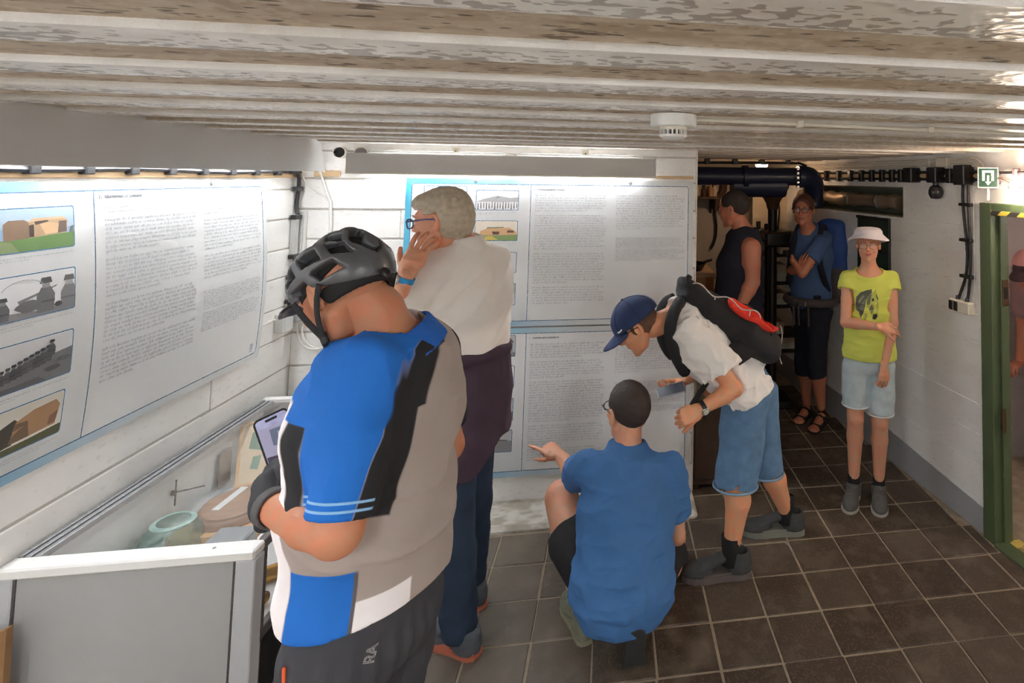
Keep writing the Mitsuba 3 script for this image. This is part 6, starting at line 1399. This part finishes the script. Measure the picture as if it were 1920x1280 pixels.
hair = sdf_mesh(lambda q: smax(smax(smin(ell(q, (0, -.014, .036), (.084, .106, .094)), ell(q, (0, -.10, -.03), (.03, .035, .07)), .03) + wob(q, (50, 50, 14), .004), .012 - q[:, 2] - 1.1 * np.clip(.035 - q[:, 1], 0, .2), .01), q[:, 1] - .072 - .5 * np.clip(q[:, 2] - .07, 0, 1), .008), A3(-.1, -.16, -.12), A3(.1, .11, .14), .0055)
obj('hair', hair, fabric('hair_auburn', (84, 48, 36), .7, .25, 60), woman, True, M=Mh)
def tee_w(P):
    d = torso_w(P, .018)
    for s, e in ((shR, elR), (shL, elL)):
        o = nrm(e - s); d = smin(d, smax(cap(P, s, s + o * .2, .062, .070), plane(P, s + o * .16, o), .006), .03)
    d = d + wob(P, (12, 12, 7), .007, 3)
    d = smax(d, -cap(P, nb + F * .02, nb + UP * .14 + F * .04, .062, .09), .006)
    return smax(d, plane(P, hp + UP * .02, -UP), .006)
garment(woman, 't_shirt', tee_w, *bounds(nb, hp, shR, shL, pad=.22), .0078, fabric('tee_steel', (66, 92, 134), .9, .08), label='blue T-shirt')
def pants_w(P):
    d = None
    for h, k, a in ((hiL, knL, anL), (hiR, knR, anR)):
        o = nrm(a - k); e = smax(chain(P, [h, k, k + (a - k) * .5], [.105, .078, .072], .02), plane(P, k + (a - k) * .30, o), .005); d = e if d is None else smin(d, e, .01)
    return smin(d, smax(torso_w(P, .01), plane(P, wa - UP * .03, UP), .01), .03) + wob(P, (12, 12, 8), .006, 5)
garment(woman, 'trousers', pants_w, *bounds(hiL, hiR, wa, knL, knR, pad=.2), .009, fabric('navy_cloth', (24, 26, 40), .9, .12), label='dark cropped trousers')
for an in (anL, anR):
    c = A3(an[0], an[1], 0)
    k = obj('sandal', prism([(x, y) for x, y in ((-.034, -.06), (.034, -.06), (.036, .05), (.046, .14), (.03, .20), (-.03, .20), (-.046, .14), (-.036, .05))], .022, frame(c, R, F, UP)), 'shoe_black', woman)
    for y, zt in ((.03, .085), (.13, .052), (.0, .075)): obj('strap', sweep([c + R * x + F * (y + dy) + UP * z for x, z, dy in ((-.044, .015, 0), (-.036, zt * .8, .01), (0, zt, .015), (.036, zt * .8, .01), (.044, .015, 0))], .010, 8, flat=(.4, UP)), 'shoe_black', k, True)
t = thing('backpack', 'blue and grey hiking backpack on the back of the woman in the machine room', 'backpack')
bc = np.array((1.765, 4.500, 1.269)); BMx = np.stack([R, UP, -F], 1)
lw = lambda P: (P - bc) @ BMx
obj('body', sdf_mesh(lambda P: smax(loft(lw(P), [(A3(0, -.10, .0), A3(.15, 0, 0), A3(0, 0, .095)), (A3(0, .08, 0), A3(.15, 0, 0), A3(0, 0, .11)), (A3(0, .27, -.02), A3(.12, 0, 0), A3(0, 0, .07))], .03) + wob(P, (14, 14, 10), .008, 3), -.08 - lw(P)[:, 1], .01), *bounds(bc - .4, bc + .4, pad=0), .009), fabric('pack_blue', (26, 62, 122), .7, .2, 12), t, True)
obj('base', sdf_mesh(lambda P: loft(lw(P), [(A3(0, -.30, .0), A3(.11, 0, 0), A3(0, 0, .065)), (A3(0, -.09, 0), A3(.15, 0, 0), A3(0, 0, .098))], .03) + wob(P, (14, 14, 10), .006, 4), *bounds(bc - .4, bc + .4, pad=0), .009), fabric('pack_grey', (70, 64, 66), .8, .15, 12), t, True, 'grey base')
obj('net_pocket', sdf_mesh(lambda P: ell(lw(P), (-.135, .0, .05), (.045, .13, .07)), *bounds(bc - .3, bc + .3, pad=0), .009), fabric('pack_bright', (50, 128, 206), .6, .35, 30), t, True, 'bright blue net pocket')
for sx in (-1, 1): obj('shoulder_strap', sweep(spline([shc + R * sx * .09 - F * .11 + UP * .02, shc + R * sx * .095 + UP * .085, shc + R * sx * .10 + F * .10 - UP * .02, ch + R * sx * .12 + F * .125 - UP * .03, wa + R * sx * .15 + F * .02], 20), .026, 8, flat=(.35, F)), 'navy_cloth', t, True)
obj('hip_belt', sweep([wa - UP * .09 + R * .195 * math.cos(a) + F * .15 * math.sin(a) for a in np.linspace(0, 2 * math.pi, 30)], .034, 8, flat=(1, UP)), 'pack_grey', t, True)
obj('buckle', bx(-.03, .03, -.008, .008, -.02, .02, .004).apply_transform(frame(wa - UP * .09 + F * .185, R, F, UP)), 'steel', t)
for sx in (-.05, .03, .07): obj('strap_end', sweep([wa - UP * .11 + F * .19 + R * sx, wa - UP * .26 + F * .17 + R * sx], .010, 6, flat=(.3, F)), 'pack_grey', t, True)

# ================================================================ man in the sleeveless shirt
F, R = axes(-.985, .0)
hd = np.array((0.845, 4.000, 1.689)); nb = np.array((0.944, 4.020, 1.520)); shc = np.array((0.929, 4.020, 1.464)); ch = np.array((0.900, 4.020, 1.286)); wa = np.array((0.888, 4.020, 1.065)); hp = np.array((0.905, 4.020, 0.844))
shL, elL, wrL = np.array((0.936, 3.840, 1.437)), np.array((0.944, 3.820, 1.217)), np.array((0.843, 3.800, 1.041))
shR, elR, wrR = np.array((0.971, 4.200, 1.382)), np.array((0.967, 4.240, 1.135)), np.array((0.792, 4.200, 1.030))
hiL, knL, anL = hp - R * .09 - UP * .05, hp - R * .10 - UP * .45, hp - R * .10; hiR, knR, anR = hp + R * .09 - UP * .05, hp + R * .10 - UP * .45, hp + R * .10
anL = A3(anL[0], anL[1], .09); anR = A3(anR[0] - .1, anR[1], .09)
Mh = head_frame(hd, (-.80, .58, -.12), (-.1, 0, 1))
def torso_m(P, e=0.):
    return loft(P, [(hp, R * (.165 + e), F * (.125 + e)), (wa, R * (.16 + e), F * (.145 + e)), (ch, R * (.175 + e), F * (.145 + e)), (shc, R * (.16 + e), F * (.10 + e)), (nb, R * (.08 + e), F * (.07 + e))], .04)
def skin_m(P):
    d = smin(torso_m(P), chain(P, [nb - UP * .03, hd + A3(.02, 0, -.06)], [.064, .060], .01), .03)
    for s, e, w in ((shR, elR, wrR), (shL, elL, wrL)): d = smin(d, chain(P, [s, s + (e - s) * .5, e, e + (w - e) * .3, w], [.066, .058, .048, .049, .030], .01), .03)
    for h, k, a in ((hiR, knR, anR), (hiL, knL, anL)): d = smin(d, chain(P, [h, k, k + (a - k) * .35, a], [.085, .06, .058, .036], .02), .015)
    return d
m = [sdf_mesh(skin_m, *bounds(hd, anR, anL, elR, elL, wrL, wrR, pad=.12), .009), head_mesh(Mh, 1.06, .005)]
m += [hand(wrL, A3(-.6, .1, -.8), A3(.2, -.9, 0), -1, h=.005), hand(wrR, A3(-.9, -.1, -.2), A3(0, .9, .2), 1, h=.005)]
mank = person('man in a dark sleeveless shirt in the dark machine room', m, 'skin_dim')
face_parts(mank, Mh, 1.06)
hair = sdf_mesh(lambda q: smax(smax(ell(q, (0, -.014, .034), (.080, .102, .091)) + wob(q, (120, 120, 120), .0015), .020 - q[:, 2] - .9 * np.clip(.01 - q[:, 1], 0, .09), .008), q[:, 1] - .066 - .3 * (q[:, 2] - .06), .008), A3(-.09, -.125, -.08), A3(.09, .1, .135), .005)
obj('hair', hair, 'hair_dark', mank, True, M=Mh @ np.diag([1.06, 1.06, 1.06, 1]))
def vest(P):
    d = torso_m(P, .018) + wob(P, (10, 10, 7), .007, 3)
    for s in (shL, shR):
        d = smax(d, -loft(P, [(s - UP * .10, F * .068, R * .08), (s + UP * .03, F * .060, R * .07)], .02), .01)
    d = smax(d, -cap(P, nb + UP * .02, nb + UP * .2 - A3(.03, 0, 0), .066, .09), .006)
    return smax(d, plane(P, hp - UP * .02, -UP), .006)
garment(mank, 'sleeveless_shirt', vest, *bounds(nb, hp, pad=.22), .0078, 'navy_cloth', label='dark sleeveless shirt')
obj('collar', sdf_mesh(lambda P: smax(np.abs(loft(P, [(nb - UP * .02, R * .10, F * .09), (nb + UP * .05, R * .078, F * .078)], .01)) - .005, np.maximum(P[:, 2] - nb[2] - .04 - .0 * P[:, 0], nb[2] - .01 - P[:, 2]), .004), *bounds(nb, pad=.15), .006), 'navy_cloth', mank, True)
gk = nb + F * .135 - UP * .10
obj('sunglasses', [sweep([gk + R * (sx * .03 + .024 * math.cos(a)) + UP * .018 * math.sin(a) for a in np.linspace(0, 2 * math.pi, 16)], .004, 6) for sx in (-1, 1)] + [cyl(gk + UP * .01 - R * .006, gk + UP * .05 - F * .03, .003, 6)], 'steel', mank, True)
obj('trousers', sdf_mesh(lambda P: smin(smin(chain(P, [hiL, knL, anL + UP * .02], [.108, .085, .07], .02), chain(P, [hiR, knR, anR + UP * .02], [.108, .085, .07], .02), .012), smax(torso_m(P, .014), plane(P, wa - UP * .03, UP), .01), .03), *bounds(hiL, hiR, wa, anL, anR, pad=.2), .01), 'navy_cloth', mank, True)
for an in (anL, anR): shoe(mank, (an[0], an[1]), F, 'shoe_dark', 'sole_dark', .29, .10, h=.008)

# ================================================================ person just beyond the green door
F, R = axes(-.55, -.25)
hd = np.array((2.590, 3.300, 1.351)); nb = hd + A3(.17, .07, -.10); shc = nb + A3(.03, .01, -.03); ch = nb + A3(.11, .04, -.18); wa = nb + A3(.19, .07, -.38); hp = nb + A3(.23, .08, -.55)
shR, elR, wrR = shc + R * .18, shc + R * .19 - UP * .28 - F * .06, shc + R * .20 - UP * .52 - F * .02
shL, elL, wrL = shc - R * .18, shc - R * .22 - UP * .28, shc - R * .22 - UP * .52 + F * .05
zf = .09
hiR, hiL = hp + R * .09, hp - R * .09; knR, knL = hp + R * .1 - UP * (hp[2] - .48), hp - R * .1 - UP * (hp[2] - .48)
anR, anL = A3(*(hp + R * .1)[:2], zf), A3(*(hp - R * .1)[:2], zf)
Mh = head_frame(hd, F + A3(-.1, -.2, -.35), UP + F * .3)
def torso_d(P, e=0.):
    return loft(P, [(hp, R * (.16 + e), F * (.12 + e)), (wa, R * (.145 + e), F * (.12 + e)), (ch, R * (.165 + e), F * (.12 + e)), (shc, R * (.155 + e), F * (.09 + e)), (nb, R * (.07 + e), F * (.06 + e))], .04)
def skin_d(P):
    d = smin(torso_d(P), chain(P, [nb, hd - UP * .05], [.06, .058], .01), .03)
    for s, e, w in ((shR, elR, wrR), (shL, elL, wrL)): d = smin(d, chain(P, [s, e, w], [.05, .042, .027], .01), .02)
    for h, k, a in ((hiR, knR, anR), (hiL, knL, anL)): d = smin(d, chain(P, [h, k, a], [.085, .06, .038], .02), .015)
    return d
m = [sdf_mesh(skin_d, *bounds(hd, anR, anL, elR, elL, wrL, wrR, pad=.12), .010), head_mesh(Mh, .95, .005)]
m += [hand(wrR, F - UP * .1, UP, 1, curl=((1., 1., .6),) * 4, h=.005), hand(wrL, -UP, -R, -1, h=.005)]
dp = person('person in a dark-brimmed pink cap, partly seen in the room behind the green door', m, 'skin_dim')
face_parts(dp, Mh, .95)
cm = sdf_mesh(capfn(1.03), A3(-.1, -.13, -.05) * 1.03, A3(.1, .20, .14) * 1.03, .005)
cv = np.array(cm.vertices); isb = (cv[:, 1] > .075) & (cv[:, 2] < .07) | (cv[:, 2] < .045)
obj('cap', cm, 'cloth_print', dp, True, 'pink cap with a dark brim', M=Mh, color=linv(np.where(isb[:, None], (62, 44, 48), (206, 146, 142))))
obj('shirt', sdf_mesh(lambda P: smax(smax(smin(torso_d(P, .018), smin(cap(P, shR, shR + (elR - shR) * .6, .065), cap(P, shL, shL + (elL - shL) * .6, .065), .01), .03), -cap(P, nb + UP * .02, nb + UP * .2, .066, .09), .006), hp[2] - P[:, 2], .006), *bounds(nb, hp, elR, elL, pad=.2), .01), fabric('shirt_rose', (150, 120, 120), .9, .1), dp, True)
obj('trousers', sdf_mesh(lambda P: smax(smin(smin(chain(P, [hiL, knL, anL], [.105, .085, .07], .02), chain(P, [hiR, knR, anR], [.105, .085, .07], .02), .012), smax(torso_d(P, .014), plane(P, wa - UP * .05, UP), .01), .03), .06 - P[:, 2], .005), *bounds(hiL, hiR, wa, anL, anR, pad=.2), .011), 'black_cloth', dp, True)
for an in (anL, anR): shoe(dp, (an[0], an[1]), F, 'shoe_dark', 'sole_dark', .27, .095, h=.008)
# ================================================================ things in the machine room
mat('navy_paint', lin(24, 30, 52), .35); mat('machine_black', lin(26, 20, 18), .45); mat('rust_brown', proc(lambda p, n, uv: mix([.10, .045, .022], [.05, .025, .014], fbm(p.x * 20, p.y * 20, p.z * 20))), .6); mat('cream_card', lin(205, 185, 160), .7)
def PT(v): return np.array(v, float)
t = thing('duct_pipe', 'thick dark blue pipe running across the top of the machine room opening', 'pipe')
a, b = PT((0.575, 4.450, 1.914)), PT((1.476, 4.450, 1.927))
obj('pipe', cyl(a - A3(.9, 0, 0), b, .070, 28), 'navy_paint', t, 40)
for x in np.linspace(0, 1, 3)[1:]: p = a + (b - a) * x; obj('flange', cyl(p - A3(.02, 0, 0), p + A3(.02, 0, 0), .088, 28), 'navy_paint', t, 40)
obj('elbow', sweep(spline([b, b + A3(.10, .03, -.02), b + A3(.15, .1, -.12), b + A3(.15, .12, -.25)], 14), .085, 20), 'navy_paint', t, 60)
obj('housing', sweep([PT((0.931, 4.500, 1.847)), PT((1.359, 4.500, 1.861))], [.09, .10], 20), 'navy_paint', t, 40)
for k in range(5): p = b + A3(-.05, -.09, .06 - .035 * k); obj('bolt', cyl(p, p - A3(0, .02, 0), .011, 6), 'steel', t)
t = thing('ventilator', 'dark cast-iron hand ventilator on a post in the machine room', 'machine')
c = PT((1.379, 4.900, 1.829)); fl0 = A3(c[0], c[1], 0)
obj('post', cyl(fl0, A3(c[0], c[1], 1.9), .040, 18), 'machine_black', t)
obj('hopper', lathe([(0, -.16), (.045, -.16), (.06, -.10), (.14, .03), (.15, .10), (0, .10)], 24, tf(A3(c[0], c[1], 1.80))), 'rust_brown', t)
obj('base', bx(c[0] - .15, c[0] + .15, c[1] - .15, c[1] + .15, 0, .06, .01), 'machine_black', t)
obj('gear_box', bx(c[0] - .10, c[0] + .14, c[1] - .14, c[1] + .1, 1.33, 1.46, .02), 'machine_black', t)
obj('knob', lathe([(0, 0), (.03, 0), (.032, .02), (.02, .035), (0, .04)], 16, axis_frame(A3(c[0] - .14, c[1] - .1, 1.82), (-1, -.4, 0))), 'machine_black', t)
obj('crank', sweep([A3(c[0] - .1, c[1] - .15, 1.40), A3(c[0] - .25, c[1] - .18, 1.40), A3(c[0] - .25, c[1] - .18, 1.15), A3(c[0] - .25, c[1] - .3, 1.15)], .016, 10), 'machine_black', t)
t = thing('pale_panel', 'pale narrow door panel lit by the lamp behind the ventilator post', 'panel')
p0, p1 = PT((1.360, 5.500, 1.875)), PT((1.503, 5.500, 1.427))
obj('panel', bx(p0[0], p1[0], 5.5, 5.53, p1[2], p0[2], .004), 'cream_card', t)
obj('edge', bx(p0[0] - .012, p0[0], 5.49, 5.53, p1[2], p0[2], .003), 'cream_plastic', t)
t = thing('pale_panel', 'pale narrow panel right of the ventilator post, beside the woman', 'panel')
p0, p1 = PT((1.592, 5.500, 1.769)), PT((1.713, 5.500, 1.406))
obj('panel', bx(p0[0], p1[0], 5.5, 5.53, p1[2], p0[2], .004), 'cream_card', t)
obj('cable', sweep([A3(p0[0] + .01, 5.49, p0[2]), A3(p0[0] + .02, 5.49, (p0[2] + p1[2]) / 2), A3(p0[0] + .005, 5.49, p1[2])], .008, 6), 'black_rubber', t)
t = thing('shelf_rack', 'black shelf rack with white boxes between the two people in the machine room', 'shelf')
s0, s1 = PT((1.381, 5.200, 1.452)), PT((1.745, 5.200, 0.182)); x0, x1 = s0[0], s1[0] + .12
for x in (x0, x1): 
    for y in (5.1, 5.4): obj('post', bx(x - .018, x + .018, y - .018, y + .018, 0, s0[2] + .05, .003), 'machine_black', t)
zs = [v[2] for v in ((1.523, 5.200, 1.413), (1.524, 5.200, 1.228), (1.526, 5.200, 0.981), (1.528, 5.200, 0.774), (1.530, 5.200, 0.514), (1.531, 5.200, 0.381))]
for z in zs: obj('board', bx(x0 - .02, x1 + .02, 5.08, 5.42, z - .022, z, .003), 'machine_black', t)
BOXP = [((1.510, 5.120, 1.363), (1.541, 5.120, 1.277)), ((1.446, 5.120, 1.253), (1.572, 5.120, 1.099)), ((1.384, 5.120, 0.926), (1.584, 5.120, 0.823)), ((1.465, 5.120, 0.792), (1.555, 5.120, 0.681)), ((1.408, 5.120, 0.510), (1.667, 5.120, 0.404)), ((1.320, 5.120, 1.445), (1.400, 5.120, 1.430))]
k = 0
for lab in ('small white card on the second shelf of the black rack', 'pale box in the middle of the black rack', 'grey carton on the rack below the pale box', 'white carton with a dark mark low on the rack', 'long pale carton at the bottom of the rack', 'thin pale ledger lying on top of the rack'):
    q0 = BOXP[k][0]; q1 = BOXP[k][1]; k += 1
    t2 = thing('carton', lab, 'box')
    zb = max([z for z in zs if z <= q1[2] + .04] or [q1[2]])
    obj('box', bx(q0[0], q1[0], 5.12, 5.32, zb + .001, zb + max(q0[2] - q1[2], .02), .004), 'cream_card', t2)
    obj('flap', bx(q0[0] + .003, q1[0] - .003, 5.115, 5.121, zb + .004, zb + .5 * max(q0[2] - q1[2], .02), .001), 'cream_plastic', t2)
t = thing('timber_post', 'pale upright timber boards leaning behind the woman in the machine room', 'timber')
q0, q1 = PT((2.032, 5.300, 0.757)), PT((2.166, 5.300, -0.013))
w = (q1[0] - q0[0]) / 2 - .006
for k in range(2): obj('plank', bx(q0[0] + k * (w + .012), q0[0] + k * (w + .012) + w, 5.28, 5.31, .0, q0[2] + .25, .004), mat('pale_timber', lin(176, 140, 108), .7) if 'pale_timber' not in scene else 'pale_timber', t)
t = thing('work_table', 'wooden table end with a dark pan on it, just behind the back wall edge', 'table')
q = PT((0.680, 4.300, 1.199)); 
obj('top', bx(q[0] - .6, q[0] + .10, 4.32, 4.75, q[2] - .04, q[2], .004), 'pale_timber', t)
obj('side', bx(q[0] - .58, q[0] + .08, 4.34, 4.37, q[2] - .22, q[2] - .04, .003), mat('tan_wood', lin(168, 118, 72), .6), t)
for x in (q[0] - .55, q[0] + .06):
    for y in (4.36, 4.71): obj('leg', bx(x - .03, x + .03, y - .03, y + .03, 0, q[2] - .04, .004), 'tan_wood', t)
t = thing('pan', 'dark round pan standing on the wooden table', 'pan')
obj('bowl', lathe([(0, 0), (.10, 0), (.13, .05), (.126, .05), (.097, .006), (0, .006)], 28, tf((q[0] - .08, 4.48, q[2] + .001))), 'machine_black', t)
obj('handle', sweep([(q[0] + .02, 4.52, q[2] + .045), (q[0] + .11, 4.58, q[2] + .06)], .012, 8), 'machine_black', t)
t = thing('wall_shelf', 'small wall shelf with bottles at the left of the machine room', 'shelf')
q = PT((0.879, 5.700, 1.724))
obj('board', bx(q[0] - .4, q[0] + .16, 5.62, 5.85, q[2] - .025, q[2], .003), 'rust_brown', t)
for x in (q[0] - .3, q[0] + .12): obj('bracket', prism([(0, 0), (.15, 0), (0, -.15)], .02, frame([x, 5.85, q[2] - .025], [0, -1, 0], [0, 0, 1], [-1, 0, 0])), 'machine_black', t)
for k, (dx, h, m_) in enumerate(((-.05, .13, 'cream_card'), (.02, .10, 'rust_brown'), (.09, .12, 'pale_timber'), (.13, .11, 'cream_card'))):
    b_ = thing('jar', ['pale tall jar at the left end of the small wall shelf', 'brown short jar on the small wall shelf', 'tan jar on the small wall shelf', 'pale jar at the right end of the small wall shelf'][k], 'jar')
    obj('body', lathe([(0, 0), (.025, 0), (.026, h * .7), (.014, h * .85), (.014, h), (0, h)], 16, tf((q[0] + dx, 5.72, q[2]))), m_, b_)
    obj('lid', lathe([(0, h), (.016, h), (.016, h + .012), (0, h + .012)], 16, tf((q[0] + dx, 5.72, q[2]))), 'machine_black', b_)
t = thing('hanging_cable', 'dark cable hanging down the far wall left of the man', 'cable')
obj('sheath', sweep(spline([PT((1.031, 5.820, 1.927)), PT((1.031, 5.820, 1.549)), PT((1.035, 5.820, 1.281)), PT((0.993, 5.820, 1.195))], 20), .014, 8), 'black_rubber', t)
t = thing('hand_tool', 'dark wooden hand tool hanging on the far wall behind the head of the man', 'tool')
obj('handle', sweep([PT((1.122, 5.800, 1.875)), PT((1.118, 5.800, 1.788)), PT((1.053, 5.800, 1.701)), PT((1.044, 5.800, 1.577))], [.035, .034, .03, .03], 10), 'rust_brown', t)
obj('head', sweep([PT((1.212, 5.800, 1.811)), PT((1.273, 5.800, 1.833))], .05, 12), 'machine_black', t)
t = thing('cabinet', 'dark brown wooden cabinet standing at the end of the back wall', 'cabinet')
obj('body', bx(.522, .80, 3.63, 3.80, .02, .72, .006), 'brown_wood', t); obj('top', bx(.522, .815, 3.615, 3.81, .72, .745, .004), 'brown_wood', t)
obj('door', bx(.54, .785, 3.618, 3.63, .06, .70, .003), 'brown_wood', t); obj('knob', lathe([(0, 0), (.012, 0), (.014, .014), (0, .02)], 14, axis_frame((.575, 3.618, .42), (0, -1, 0))), 'bronze', t)
for x in (.55, .77): obj('foot', bx(x - .02, x + .02, 3.64, 3.68, 0, .02, .002), 'brown_wood', t)
t = thing('ceiling_cable', 'black cable clipped along the machine room ceiling above the blue pipe', 'cable')
p = [PT((0.636, 4.600, 2.026)), PT((1.208, 4.600, 2.037)), PT((1.525, 4.600, 2.038)), PT((1.581, 4.600, 2.017))]
obj('sheath', sweep(p, .010, 8), 'black_rubber', t)
for q in (PT((0.748, 4.600, 2.041)), PT((0.976, 4.600, 2.045)), PT((1.199, 4.600, 2.049)), PT((1.420, 4.600, 2.054))): obj('clip', bx(q[0] - .02, q[0] + .02, 4.57, 4.63, q[2] - .025, 2.062, .004), 'black_plastic', t)
